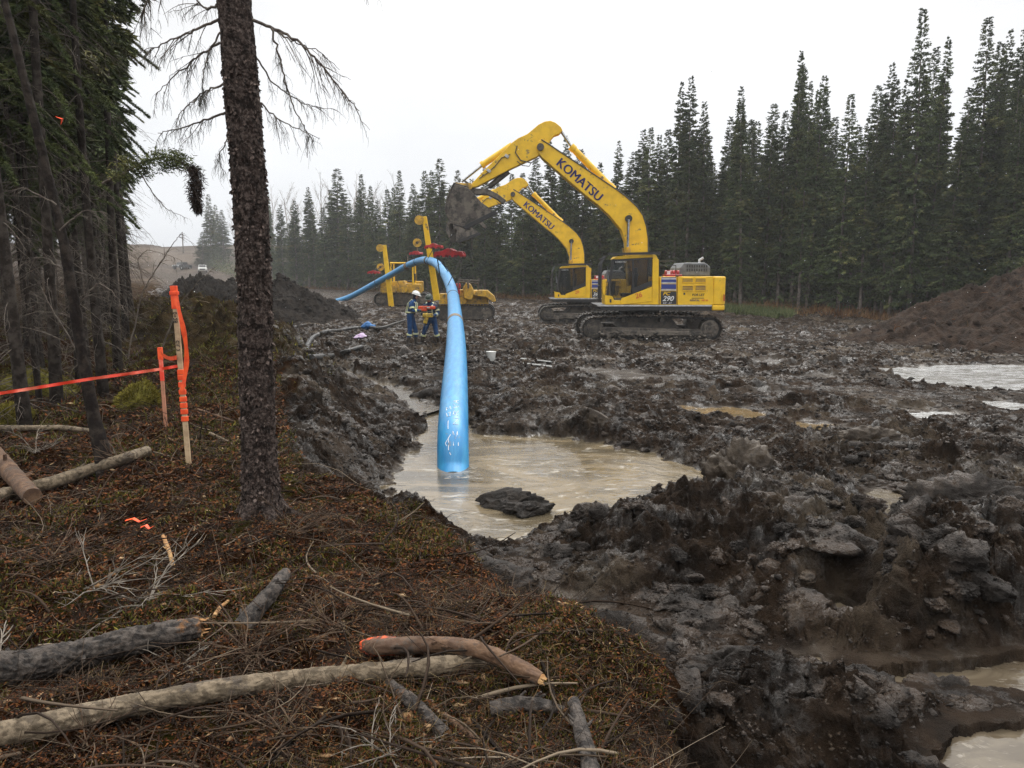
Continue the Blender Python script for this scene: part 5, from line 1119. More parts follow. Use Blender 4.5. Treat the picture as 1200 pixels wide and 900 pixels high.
# shackle chain and hook below the bucket
hk = thing('hook_block', 'muddy hook and chain hanging under the near excavator bucket', 'hook', P(530, 275, DE)); mb = MB()
mb.tube([P(528, 262, DE), P(529, 272, DE), P(530, 282, DE)], [.10, .07, .05], 8); mb.box(P(531, 276, DE), (.22, .12, .5), 0, .1); mb.build('hook_body', 'mudsteel', hk, bevel=.02)
mb = MB(); mb.tube([P(530, 283, DE), P(527, 288, DE), P(526, 291, DE)], .04, 6); mb.tube([P(534, 283, DE), P(541, 287, DE)], .02, 5); mb.build('hook', 'darksteel', hk)
cradle(527, 296, DE + .6, 1.25, -.35, 'large red pipe cradle hanging from the near excavator bucket', P(529, 285, DE + .3), (34.5, 29.6))
cradle(508.5, 288, 42.5, 1.0, -.25, 'red cradle hanging right beside the taller yellow boom', P(517, 268, 42.8))
cradle(487.5, 296, 48, .85, -.6, 'small red cradle under a round yellow pulley, left of the taller yellow boom', P(489, 286, 48))
cradle(438, 318.5, 55.5, .85, -.1, 'red cradle hanging beside the shorter yellow boom', P(446, 314, 56))
for px, py, D, nm in ((478, 309, 50, 0), (503, 303, 44, 0)):
    c, d = at(D); t = thing('pipe_sling', 'rusty sling around the pipe left of its crest' if px == 478 else 'dark sling around the pipe at its crest beside the tall boom', 'sling', c, 'slings on the pipe'); MB().tube([c - d * .25, c + d * .25], RP + .03, 20).build('strap', 'vent' if px == 478 else 'strap', t, True); MB().tube([c + np.array([0, 0, .2]), c + np.array([0, 0, .62])], .04, 6).build('ring', 'vent' if px == 478 else 'strap', t)

# ------------------------------------------------------------------ pipelayers
def pipelayer(boomtop, boombase, D, bx0, bx1, bodyD, label, rops=True, flip=False, gy=364):
    cx = (bx0 + bx1) / 2; g = P(cx, gy, bodyD); zg = gmed(g[0], bodyD, 1.2) - .05; root = thing('pipelayer', label, 'pipelayer', (g[0], bodyD, zg), 'yellow pipelayers behind the pipe')
    x = g[0]; w2 = 1.0; s = -1 if flip else 1
    for dy in (-1.15, .65):
        mb = MB(); xa, xb = x - 1.5, x + 1.5; r = .45; n = 14
        out = [(xa + r * math.cos(t), zg + .47 + r * math.sin(t)) for t in np.linspace(math.pi / 2, 3 * math.pi / 2, n)] + [(xb + r * math.cos(t), zg + .47 + r * math.sin(t)) for t in np.linspace(-math.pi / 2, math.pi / 2, n)]
        mb.prism([(a, bodyD + dy + .1, b) for a, b in [(x + (p - x) * .97, zg + .47 + (q - zg - .47) * .86) for p, q in out]], (0, .4, 0)); tk = mb.build('track', 'darksteel', root); mb = MB()
        for k in range(len(out)):
            a, b = out[k], out[(k + 1) % len(out)]; m_ = max(1, int(math.dist(a, b) / .16))
            for j in range(m_): t = (j + .5) / m_; an = -math.atan2(b[1] - a[1], b[0] - a[0]); mb.box((a[0] + (b[0] - a[0]) * t, bodyD + dy + .3, a[1] + (b[1] - a[1]) * t), (.12, .6, .06), 0, an)
        mb.build('track_shoes', 'black', tk)
        for xx in (xa, xb): MB().cyl((xx, bodyD + dy + .05, zg + .47), (xx, bodyD + dy + .55, zg + .47), .3, 20).build('track_wheel', 'mudsteel', tk, True)
    mb = MB(); mb.prism([(x - 1.6 * s, bodyD - .5, zg + .75), (x + 1.3 * s, bodyD - .5, zg + .75), (x + 1.3 * s, bodyD - .5, zg + 1.55), (x + .2 * s, bodyD - .5, zg + 1.6), (x + .1 * s, bodyD - .5, zg + 1.8), (x - 1.6 * s, bodyD - .5, zg + 1.7)], (0, 1.0, 0)); mb.build('engine_hood', 'yellow_dirty', root, bevel=.04)
    mb = MB(); mb.prism([(x - .9, bodyD + .9, zg + 1.0), (x + 1.3, bodyD + .9, zg + 1.0), (x + 1.3, bodyD + .9, zg + 1.75), (x - .9, bodyD + .9, zg + 1.75)], (0, .5, 0)); mb.build('counterweight', 'yellow_dirty', root, bevel=.05)
    mb = MB(); mb.box((x + .55 * s, bodyD, zg + 1.75), (.5, .5, .14)); mb.box((x + .82 * s, bodyD, zg + 2.05), (.12, .5, .5)); mb.build('seat', 'black', root, bevel=.03)
    mb = MB(); mb.tube([(x - 1.0 * s, bodyD, zg + 1.6), (x - 1.0 * s, bodyD, zg + 2.35), (x - 1.05 * s, bodyD, zg + 2.45)], .05, 8); mb.build('exhaust_pipe', 'darksteel', root)
    mb = MB(); mb.cyl((x + .1, bodyD - .75, zg + 1.25), (x + .1, bodyD - .45, zg + 1.25), .3, 16); mb.cyl((x - .6, bodyD - .75, zg + 1.2), (x - .6, bodyD - .45, zg + 1.2), .22, 16); mb.build('winch', 'yellow_dirty', root, True)
    if rops:
        mb = MB(); hx = .78
        for dy in (-.7, .7): mb.tube([(x - hx, bodyD + dy, zg + 1.5), (x - hx, bodyD + dy, zg + 3.05), (x + hx, bodyD + dy, zg + 3.05), (x + hx, bodyD + dy, zg + 1.5)], .075, 6)
        for sx in (-hx, hx): mb.tube([(x + sx, bodyD - .7, zg + 3.05), (x + sx, bodyD + .7, zg + 3.05)], .075, 6)
        mb.build('roll_bar', 'yellow', root)
    a = P(*boomtop, D); b = P(*boombase, D); mb = MB(); d = unit(b - a)
    for dy in (0, ): 
        L = np.linalg.norm(b - a); sx = np.cross(d, (0, 1, 0)); e0, e1 = .13, .18
        v = [a - sx * e0 - d * .1, a + sx * e0 - d * .1, b + sx * e1, b - sx * e1]; mb.prism([p - np.array([0, .14, 0]) for p in v], (0, .28, 0))
    bm_ = mb.build('boom', 'yellow', root, bevel=.02)
    p = a - sx * .0 + np.array([-.28, -.18, -.1]); mb = MB(); mb.cyl(p, p + np.array([0, .14, 0]), .26, 22); mb.cyl(p + np.array([0, -.03, 0]), p + np.array([0, .18, 0]), .09, 12); mb.build('boom_pulley', 'yellow_dirty', bm_, True)
    mb = MB(); q = p + (np.array([0, 0, -1.0]) if not flip else np.array([0, 0, -.6])); mb.tube([p + np.array([-.2, .05, 0]), q + np.array([-.1, .05, 0])], .018, 5); mb.tube([p + np.array([.1, .05, .2]), (x - .2, bodyD - .6, zg + 1.4)], .018, 5); mb.build('hoist_cable', 'strap', bm_)
    return root
pl1 = pipelayer((450.5, 289), (459, 362), 54, 455, 492, 56, 'yellow pipelayer with an open square roll bar and the shorter boom')
pl2 = pipelayer((497.5, 256), (512, 352), 43.5, 510, 572, 46, 'yellow pipelayer half hidden by the blue pipe, with the taller boom', rops=False, flip=True)
mb = MB(); D = 45; mb.prism([P(a, b, D) for a, b in ((554, 345), (560, 340), (571, 340), (579, 347), (581, 353), (577, 354), (570, 348), (558, 347))], (0, .9, 0)); mb.build('rear_arm', 'yellow_dirty', pl2, bevel=.03)
mb = MB(); mb.prism([P(a, b, D) for a, b in ((542, 338), (546, 331), (551, 333), (556, 343), (553, 352), (544, 350))], (0, .8, 0)); mb.build('engine_cowl', 'yellow_dirty', pl2, bevel=.05)
mb = MB(); mb.tube([P(536, 328, D), P(562, 329, D)], .05, 6); mb.tube([P(548, 328, D), P(549, 338, D)], .06, 6); mb.tube([P(536, 330, D + 1), P(561, 332, D + 1)], .05, 6); mb.build('canopy_bars', 'mudsteel', pl2)
mb = MB(); p = P(537, 325, D); mb.box(p - np.array([0, 0, .5]), (.26, .3, .32)); mb.box(p + np.array([0, 0, -.85]), (.2, .3, .3)); mb.build('red_box', 'red', pl2, bevel=.03)
for px, py, D, lab in ((489, 284.5, 48, 'round yellow pulley block above the small red cradle'), (446, 313, 56, 'yellow pulley block just above the leftmost red cradle')):
    c = P(px, py, D); t = thing('pulley_block', lab, 'pulley', c, 'yellow pulley blocks'); MB().cyl(c - np.array([0, .1, 0]), c + np.array([0, .1, 0]), .26, 20).build('pulley_wheel', 'yellow_dirty', t, True); MB().cyl(c - np.array([0, .14, 0]), c + np.array([0, .14, 0]), .08, 12).build('axle', 'darksteel', t, True); mb = MB(); mb.tube([c, c + np.array([0, 0, -.5])], .05, 6); mb.build('shackle', 'vent', t)
    mb = MB(); top = P(495, 266, 44) if px == 489 else P(447, 296, 54); mb.tube([c + np.array([0, 0, .2]), top], .016, 5); mb.build('cable', 'strap', t)
# ------------------------------------------------------------------ soil mounds
def mound(name, label, cx, cy, h, rx, ry, mat, seed, n=150, steep=1.0, ridges=()):
    u = np.linspace(0, 1, n) ** .8; a = np.linspace(0, 2 * np.pi, int(n * 2.2), endpoint=False); U, A = np.meshgrid(u, a, indexing='ij')
    wob = 1 + .12 * pn2(np.cos(A) * 1.5 + seed, np.sin(A) * 1.5, seed); X = cx + np.cos(A) * U * rx * wob; Y = cy + np.sin(A) * U * ry * wob
    prof = np.clip(1 - U, 0, 1) ** steep; z = h * prof
    for ox, oy, hh, r in ridges: z = z + hh * np.exp(-(((X - cx - ox) / r) ** 2 + ((Y - cy - oy) / r) ** 2))
    det = (.3 - np.abs(pn2(X * .7, Y * .7, seed + 6))) * .5 + (.3 - np.abs(pn2(X * 1.3, Y * 1.3, seed + 1))) * .35 + pn2(X * .5, Y * .5, seed + 2) * .4 + (.3 - np.abs(pn2(X * 4, Y * 4, seed + 3))) * .14 + np.abs(pn2(X * 10, Y * 10, seed + 4)) * .07
    Z = H(X, Y) * 1.0 + z + det * np.clip(z, 0, 1) - .06 - .25 * (U > .985)
    ix = np.arange(X.size).reshape(X.shape); nx = np.roll(ix, -1, 1); Fq = np.stack([ix[:-1], ix[1:], nx[1:], nx[:-1]], -1).reshape(-1, 4)
    o = np_mesh(name, np.stack([X, Y, Z], -1).reshape(-1, 3), Fq, MT[mat], smooth=True); tag(o, label, 'soil mound'); o.data.update(); return o
a = P(328, 345, 46); mound('soil_mound', 'tall black soil mound sloping down to the far end of the blue pipe', a[0], 46, 2.55, 4.6, 4.0, 'blacksoil', 3, ridges=())
a = P(262, 350, 50); mound('soil_mound', 'lower black soil mound left of the tall one, in front of the parked pickups', a[0], 52, 1.2, 4.8, 4.0, 'blacksoil', 9, ridges=((-2.2, 0, .9, 1.8), (2.0, 0, .8, 1.6)))
mound('soil_mound', 'large brown soil mound at the right edge of the photo', 22.6, 27.5, 3.75, 9.6, 9.3, 'brownsoil', 15, 240, 1.0)

for nm_, mt_, lo_, hi_, cnt_ in (('soil_mound.002', 'brownsoil', .03, .16, 1500), ('soil_mound', 'blacksoil', .05, .2, 700), ('soil_mound.001', 'blacksoil', .05, .2, 600)):
    mo = bpy.data.objects[nm_]; q_ = np.zeros(len(mo.data.vertices) * 3, np.float32); mo.data.vertices.foreach_get('co', q_); q_ = q_.reshape(-1, 3); k = RNG.integers(0, len(q_), cnt_); sz_ = lo_ * (hi_ / lo_) ** (RNG.uniform(0, 1, cnt_) ** 2)
    V, Fq = scatter(var2, q_[k], sz_, .8); tag(np_mesh('soil_lumps', V, Fq, MT[mt_]), 'loose lumps of soil on the spoil mound', 'soil', kind='stuff')
# pale roots and chips on the brown mound
dg = bpy.context.evaluated_depsgraph_get(); mo = [o for o in COL.objects if o.name.startswith('soil_mound')][-1]
v_ = np.zeros(len(mo.data.vertices) * 3, np.float32); mo.data.vertices.foreach_get('co', v_); v_ = v_.reshape(-1, 3); v_ = v_[v_[:, 2] > .15]; k = RNG.integers(0, len(v_), 1500)
V, Fq = twigs(v_[k] + np.array([0, 0, .02]), unit(RNG.normal(size=(1500, 3)) * np.array([1, 1, .5])), RNG.uniform(.05, .35, 1500), RNG.uniform(.006, .014, 1500)); tag(np_mesh('root_scraps', V, Fq, MT['chips']), 'pale root and bark scraps on the brown soil mound', 'roots', kind='stuff')
for root in (ex1,):
    for ch in [c for c in root.children if c.name.startswith('track') and not c.name.startswith('track_')]:
        q_ = np.array([v.co[:] for v in ch.data.vertices]); q_ = q_ + org(root); k = RNG.integers(0, len(q_), 420); V, Fq = scatter(var1, q_[k], RNG.uniform(.02, .075, 420), .7); tag(np_mesh('caked_mud', V, Fq, MT['clod'], ch), kind='stuff')
        k = RNG.integers(0, 300, 300); xa_, xb_ = q_[:, 0].min() + .5, q_[:, 0].max() - .5; ym = q_[:, 1]; zc_ = q_[:, 2].min()
        V, Fq = scatter(var1, np.stack([RNG.uniform(xa_, xb_, 300), RNG.choice([ym.min() + .05, ym.max() - .05], 300) + RNG.normal(size=300) * .03, zc_ + RNG.uniform(.1, .5, 300) ** 1.3], 1), RNG.uniform(.03, .1, 300), .7); tag(np_mesh('caked_mud', V, Fq, MT['mudsteel'], ch), kind='stuff')
# ------------------------------------------------------------------ single big clods
def clod(px, py, z, r, sz, label, seed, mat='clod', D=None):
    c = G(px, py, z) if D is None else P(px, py, D); V, Fq = lump(5, seed, .60, 1.25); V = V * np.array(sz) * r + c; o = np_mesh('mud_clod', V, Fq, MT[mat], smooth=False); tag(o, label, 'mud clod'); return o
MT['darkclod'] = M('dark_peat_clod', (.012, .009, .007), (.028, .021, .016), 9, .4, .62, .8, bump=1, bscale=40, bdist=.02)
MT['ochreclod'] = M('ochre_clay_clod', (.024, .015, .008), (.052, .035, .020), 5, .4, .62, .8, .5, bump=1, bscale=26, bdist=.02, c3=(.018, .013, .01), s3=3)
clod(597, 590, POOLZ + .03, .27, (1.1, .8, .85), 'black peaty clod sticking out of the muddy pool', 11, 'darkclod')
clod(624, 599, POOLZ + .02, .19, (1.3, .8, .6), 'smaller low clod touching the black peaty clod in the pool', 12, 'darkclod')
clod(706, 497, -.1, .24, (1.2, .9, .95), 'round brown clod on the far bank of the pool', 13, 'ochreclod')
clod(862, 562, -.05, .36, (.85, .8, 1.0), 'upright brown clod at the right end of the pool', 14, 'ochreclod')
clod(925, 600, .08, .28, (1.2, .8, .6), 'pale slanting slab of clay right of the upright clod', 15)
clod(1062, 655, .1, .27, (1.2, .9, .8), 'dark overhanging clod beside the small puddle on the right', 16)
clod(1015, 520, -.08, .26, (1.7, .8, .7), 'ochre streaked clod in the middle of the right-hand mud', 17, 'ochreclod')
clod(1140, 590, .15, .30, (1.5, .9, .8), 'big dark clod near the right edge of the photo', 18)
clod(940, 745, 0, .22, (1.1, .9, .8), 'clod standing left of the lower right puddle', 19)
clod(860, 790, .05, .2, (1.3, .8, .8), 'brown clod in the foreground mud below the pool', 20)
clod(700, 610, -.1, .16, (1.2, .9, .8), 'knobbly clod on the near rim of the pool', 21)
clod(1105, 815, -.05, .12, (1.3, .9, .7), 'small clod half sunk in the lower right puddle', 22)
clod(760, 640, 0, .24, (1.3, .9, .7), 'dark clod on the near rim right of the knobbly clod', 23)
# ------------------------------------------------------------------ moss hummocks
def hummock(px, py, D, r, sz, label, seed):
    c = GG(px, py + 22); V, Fq = lump(4, seed, .2, 1.5); V = V * np.array(sz) * r + c; t = thing('moss_hummock', label, 'moss hummock', c); np_mesh('mound', V, Fq, MT['mossbase'], t, smooth=True)
    n = 9000; k = RNG.integers(0, len(V), n); d = unit(V[k] - c + RNG.normal(size=(n, 3)) * .12 * r); W, Fw = kites(V[k] + RNG.normal(size=(n, 3)) * .01, d, RNG.uniform(.02, .05, n), RNG.uniform(.006, .014, n)); np_mesh('sprigs', W, Fw, MT['hummock'], t)
MT['orangepaint'] = M('sprayed_orange_paint', (.75, .10, .02), (.10, .035, .018), 30, .42, .58, .7)
MT['hummock'] = litter('yellow_moss', [(0, (.06, .05, .008)), (.5, (.13, .11, .014)), (1, (.24, .20, .04))]); MT['mossbase'] = M('moss', (.09, .08, .015), (.16, .14, .03), 7, .4, .6, .95, spec=.1)
hummock(52, 440, 9.5, .52, (1.15, .9, .8), 'large yellow-green moss hummock among the trunks at the left', 31)
hummock(160, 452, 9.2, .34, (1.0, .9, .8), 'moss hummock just left of the short orange-topped stake', 32)
hummock(8, 470, 8.2, .25, (1.3, .9, .6), 'low moss hummock at the left edge of the photo', 33)
# ------------------------------------------------------------------ logs and sticks in the foreground
def log(name, label, pxs, rads, mat, per=220, n=40, amp=.006, seed=0, ends=('cutwood', 'cutwood'), catg='log', pole=False, splint=0):
    """pxs: (px, py, height of the axis above the forest floor datum .5)"""
    ps = [GG(a, b, rads[min(i, len(rads) - 1)] * .55 + max(0, z - .52) * .45) for i, (a, b, z) in enumerate(pxs)]; t = thing(name, label, catg, ps[0]); o = bark_tube('trunk', ps, rads, mat, t, n, per, amp, seed)
    for q in range(3 + seed % 3):
        u_ = random.uniform(.1, .9) * (len(ps) - 1); i_ = int(u_); c_ = ps[i_] + (ps[i_ + 1] - ps[i_]) * (u_ - i_); dd = unit(ps[i_ + 1] - ps[i_]); rr_q = rads[min(i_, len(rads) - 1)]; e_ = unit(np.cross(dd, RNG.normal(size=3))); e_[2] = abs(e_[2]); mb = MB(); mb.tube([c_, c_ + e_ * rr_q * 1.05, c_ + e_ * rr_q * random.uniform(1.2, 1.9) + dd * .02], [rr_q * .35, rr_q * .2, rr_q * .12], 7); mb.build('knot', mat, t, True)
    for e, mt in ((0, ends[0]), (1, ends[1])):
        if mt is None: continue
        a = ps[0] if e == 0 else ps[-1]; b = ps[1] if e == 0 else ps[-2]; d = unit(a - b); r = rads[0] if e == 0 else rads[-1]; u = unit(np.cross(d, (0, 0, 1.0))); w_ = np.cross(d, u); mb = MB(); m = 26; V = [a + d * (r * (.25 if splint else .06))]; V += [a + (u * math.cos(q) + w_ * math.sin(q)) * r * 1.02 + d * (random.uniform(-.02, .06) * r * 6 if splint else .004) for q in np.linspace(0, 2 * math.pi, m, endpoint=False)]
        mb.add(V, [(0, 1 + i, 1 + (i + 1) % m) for i in range(m)]); mb.build('broken_end' if splint else 'cut_end', mt, t)
        if splint:
            for q in range(9): a0 = random.uniform(0, 6.28); s = a + (u * math.cos(a0) + w_ * math.sin(a0)) * r * .7; mb = MB(); mb.tube([s, s + d * r * random.uniform(.5, 1.3)], [.008, .001], 4); mb.build('splinter', mt, t)
    return t
log('fallen_log', 'long weathered grey log lying across the lower left foreground', [(-60, 872, .56), (60, 848, .56), (160, 825, .57), (270, 806, .58), (360, 795, .58), (450, 786, .575), (530, 778, .56), (590, 778, .52)], [.040, .042, .040, .039, .037, .035, .032, .022], 'loggrey', 500, 60, .007, 1)
log('fallen_log', 'dark scaly log with orange bare patches and a pale cut end', [(-120, 800, .60), (-40, 790, .60), (30, 780, .61), (90, 768, .62), (150, 752, .64), (200, 742, .66), (232, 735, .67)], [.072, .068, .063, .059, .057, .054, .044], 'logbark', 420, 60, .012, 2, (None, 'cutwood'), splint=1)
log('curved_branch', 'curved brown branch with orange paint at one end and a torn yellow end', [(430, 757, .64), (445, 758, .64), (480, 756, .65), (520, 756, .66), (555, 760, .67), (585, 770, .67), (612, 784, .66), (634, 796, .645)], [.024, .032, .033, .033, .032, .031, .030, .022], 'logbrown', 300, 48, .005, 3, ('orange', 'cutwood'), splint=1)
cb_ = [o for o in COL.objects if o.name.startswith('curved_branch')][0]
ps_ = [GG(a, b, .045) for a, b in ((428, 757), (440, 758), (452, 757), (463, 757))]; o = bark_tube('orange_paint', ps_, [.028, .038, .037, .034], 'orangepaint', cb_, 36, 60, .006, 9)
log('pale_log', 'pale grey log under the leaning dead trunk', [(-40, 590, .55), (20, 577, .55), (60, 566, .56), (110, 549, .58), (150, 536, .60), (172, 528, .61)], [.055, .055, .052, .048, .044, .040], 'loggrey', 240, 36, .005, 4, (None, 'loggrey'))
log('reddish_log', 'reddish broken log at the left edge resting on the pale log', [(-25, 510, .75), (0, 540, .68), (20, 562, .62), (38, 582, .58)], [.075, .07, .066, .06], 'logbrown', 160, 36, .008, 5, (None, 'logbrown'))
log('stump_stick', 'dark snapped stick standing up with a pale top right of the dark log', [(284, 735, .55), (300, 715, .58), (322, 690, .64), (334, 672, .68)], [.045, .042, .036, .028], 'logbark', 140, 30, .006, 6)
log('broken_stick', 'short thick stick poking out of the litter near the bottom edge', [(696, 925, .50), (690, 890, .54), (680, 850, .59), (672, 822, .62)], [.030, .028, .025, .02], 'logbark', 140, 30, .005, 7)
log('broken_stick', 'stick with yellow cut tip below the grey log', [(455, 800, .52), (480, 820, .52), (505, 845, .53), (522, 862, .53)], [.018, .024, .026, .026], 'logbark', 120, 26, .004, 8)
log('broken_stick', 'thin stick with a pale split end near the bottom edge below the grey log', [(520, 838, .50), (545, 858, .50), (575, 885, .50)], [.012, .014, .014], 'logbrown', 90, 16, .003, 9)
log('rotten_stick', 'short rotten brown stick right of the curved branch torn end', [(575, 832, .50), (610, 826, .52), (640, 828, .52), (660, 834, .50)], [.03, .032, .026, .015], 'logbark', 90, 26, .008, 10)
log('fallen_pole', 'thin pale pole lying in the moss behind the pale log', [(-20, 501, .62), (30, 502, .6), (70, 501, .6), (110, 505, .58)], [.03, .03, .028, .02], 'loggrey', 90, 16, .003, 11, (None, 'loggrey'))
log('lying_stick', 'thin bare stick on the litter right of the tall stake', [(232, 480, .56), (250, 486, .55), (275, 494, .54)], [.016, .016, .01], 'logbrown', 60, 10, .002, 12)
log('lying_stick', 'pale stick on the slope just left of the near trunk below its twin', [(246, 508, .56), (262, 515, .54), (276, 523, .54)], [.018, .016, .01], 'loggrey', 60, 10, .002, 13)
log('split_stake', 'pale split piece of wood standing in the litter left of the near trunk base', [(203, 664, .52), (198, 645, .58), (191, 628, .64)], [.012, .013, .010], 'cutwood', 60, 10, .002, 14)
log('split_stake', 'pale splinter leaning beside the cut end of the dark log', [(251, 722, .54), (258, 712, .57), (268, 704, .60)], [.010, .010, .006], 'cutwood', 60, 10, .002, 15)
# bare grey twiggy branches lying about
def bush(px, py, z, label, seed, n=7, L=.5, r=.005, spread=.9, mat='deadtwig', a0=None):
    rg = random.Random(seed); c = GG(px, py, .01); t = thing('dead_branch', label, 'dead branch', c); mb = MB()
    for i in range(n):
        a = rg.uniform(0, 6.28) if a0 is None else a0 + rg.uniform(-.7, .7); e = np.array([math.cos(a) * spread, math.sin(a) * spread, rg.uniform(.15, .9)]); e /= np.linalg.norm(e); q = [c + np.array([rg.uniform(-.05, .05), rg.uniform(-.05, .05), 0])]; l = L * rg.uniform(.5, 1)
        for k in range(7): e = e + np.array([rg.uniform(-.2, .2), rg.uniform(-.2, .2), rg.uniform(-.22, .14)]); e /= np.linalg.norm(e); q.append(q[-1] + e * l / 7)
        mb.tube(q, [r * (1 - .11 * k) for k in range(8)], 5)
        for k in range(5):
            h = rg.randrange(1, 7); f = e + np.array([rg.uniform(-1, 1), rg.uniform(-1, 1), rg.uniform(-.3, .8)]); f /= np.linalg.norm(f); g_ = f + np.array([rg.uniform(-.4, .4), rg.uniform(-.4, .4), 0]); mb.tube([q[h], q[h] + f * l * .15, q[h] + f * l * .15 + g_ * l * .13], [r * .5, r * .4, r * .2], 3)
    mb.build('twigs', mat, t)
MT['greytwig'] = M('weathered_grey_twig', (.13, .11, .09), (.22, .19, .16), 20, .4, .6, .9, spec=.15)
MT['browntwig'] = M('brown_twig', (.06, .038, .026), (.11, .075, .05), 20, .4, .6, .9, spec=.15)
for i, (px, py, z, lab, n, L, r, mt) in enumerate([
        (170, 705, .52, 'spray of grey bare twigs above the cut end of the dark log', 10, .50, .0045, 'greytwig'),
        (110, 690, .52, 'tangled grey branch left of the grey twig spray', 9, .45, .004, 'greytwig'),
        (6, 790, .60, 'pale forked dead branch drooping over the dark log at the left edge', 6, .35, .007, 'greytwig'),
        (215, 775, .58, 'pale curling twigs hanging from the cut end of the dark log', 6, .22, .0045, 'greytwig'),
        (290, 770, .53, 'low brown brush between the two logs', 14, .55, .004, 'browntwig'),
        (390, 735, .52, 'dry brown brush just left of the orange painted branch end', 14, .4, .003, 'browntwig'),
        (350, 625, .50, 'upright brown twigs at the foot of the near trunk', 10, .40, .003, 'browntwig'),
        (60, 660, .52, 'dark twiggy brush at the left above the dark log', 12, .5, .004, 'browntwig'),
        (330, 860, .50, 'brown twigs at the bottom of the photo below the grey log', 14, .35, .003, 'browntwig'),
        (450, 880, .50, 'thin twigs at the bottom edge left of the yellow tipped stick', 10, .28, .003, 'greytwig'),
        (95, 870, .50, 'mossy twigs at the lower left corner under the grey log', 12, .3, .003, 'browntwig'),
        (150, 540, .55, 'dry branch beside the foot of the leaning dead trunk', 9, .55, .005, 'browntwig'),
        (40, 530, .6, 'grey dead branch over the reddish log', 8, .5, .004, 'greytwig'),
        (470, 655, .48, 'thin brown twigs on the bank above the near rim of the pool', 9, .28, .0025, 'browntwig'),
        (560, 715, .48, 'small reddish brush on the bank where the mud begins', 12, .22, .0025, 'browntwig'),
        (250, 430, .7, 'brushy dead branch behind the short stake', 12, .7, .006, 'browntwig')]): bush(px, py, z, lab, 200 + i, n, L, r, mat=mt)
# orange paint spots on the litter
for px, py, w_, lab in ((147, 610, .05, 'orange ribbon scrap on the moss left of the near trunk'), (165, 618, .03, 'smaller orange ribbon scrap beside the other one')):
    c = GG(px, py, .03); mb = MB(); mb.tube([c, c + np.array([w_, .01, .012]), c + np.array([w_ * 2, -.01, -.005]), c + np.array([w_ * 2.8, .01, .008])], [.014, .018, .014, .006], 6, flat=.25); tag(mb.build('ribbon_scrap', 'orange', None), lab, 'ribbon')
# a scrap of orange ribbon in the boughs
c = P(66, 137, 8.2); tag(MB().tube([c, c + np.array([.06, 0, -.02]), c + np.array([.03, .02, -.07])], [.02, .03, .01], 6, flat=.2).build('ribbon_scrap', 'orange', None), 'small orange ribbon tied high in the left boughs', 'ribbon')
# ------------------------------------------------------------------ survey stakes and flagging
def stake(pb, pt, D, wd, label, wood, prt, root_name='survey_stake'):
    a = P(*pb, D); b = P(*pt, D + .05); t = thing(root_name, label, 'stake', a, 'survey stakes with orange flagging'); d = unit(b - a); s = unit(np.cross(d, (0, 1, 0))); a2 = a - d * .12
    mb = MB(); mb.prism([a2 - s * wd, a2 + s * wd, b + s * wd, b - s * wd], (0, .018, 0)); o = mb.build('lath', wood, t, bevel=.002)
    return t, a, b, d, s
t, a, b, d, s = stake((221, 548), (203, 336), 6.3, .021, 'tall wooden stake with orange ribbon at the top, leaning slightly left', 'lath', 0)
L = np.linalg.norm(b - a)
def band(t, a, d, s, t0, t1, wd, L, name='flagging', mat='orange', off=.006, k=14):
    for i in range(1):
        p0 = a + d * L * t0; p1 = a + d * L * t1; mb = MB(); mb.prism([p0 - s * (wd + off) - np.array([0, off, 0]), p0 + s * (wd + off) - np.array([0, off, 0]), p1 + s * (wd + off) - np.array([0, off, 0]), p1 - s * (wd + off) - np.array([0, off, 0])], (0, .018 + 2 * off, 0)); mb.build(name, mat, t, bevel=.004)
band(t, a, d, s, .88, 1.005, .021, L); band(t, a, d, s, .955, .975, .021, L, off=.012)
for q in (.26, .30, .335, .37, .41, .45, .49, .52): band(t, a, d, s, q, q + .028, .021, L, 'paint_mark')
mb = MB(); top = a + d * L * .95 - s * .03; V = []; n = 14
for i in range(n):
    u = i / (n - 1); c = top + np.array([-.012 + .045 * math.sin(u * 3), -.02 - .015 * math.sin(u * 6), 0]) + (-d * L * .52 * u) + s * (.02 * u) + s * (-.02 * math.sin(u * 3.1)); wv = .022 * (1 - .35 * math.sin(u * 9) ** 2)
    V += [c - s * wv, c + s * wv]
V = V + [v + np.array([0, .002, 0]) for v in V]; N = 2 * n
mb.add(V, [(2 * i, 2 * i + 1, 2 * i + 3, 2 * i + 2) for i in range(n - 1)] + [(N + 2 * i + 2, N + 2 * i + 3, N + 2 * i + 1, N + 2 * i) for i in range(n - 1)] + [(2 * i, 2 * i + 2, N + 2 * i + 2, N + 2 * i) for i in range(n - 1)] + [(2 * i + 1, N + 2 * i + 1, N + 2 * i + 3, 2 * i + 3) for i in range(n - 1)]); mb.build('ribbon_tail', 'orange', t, True)
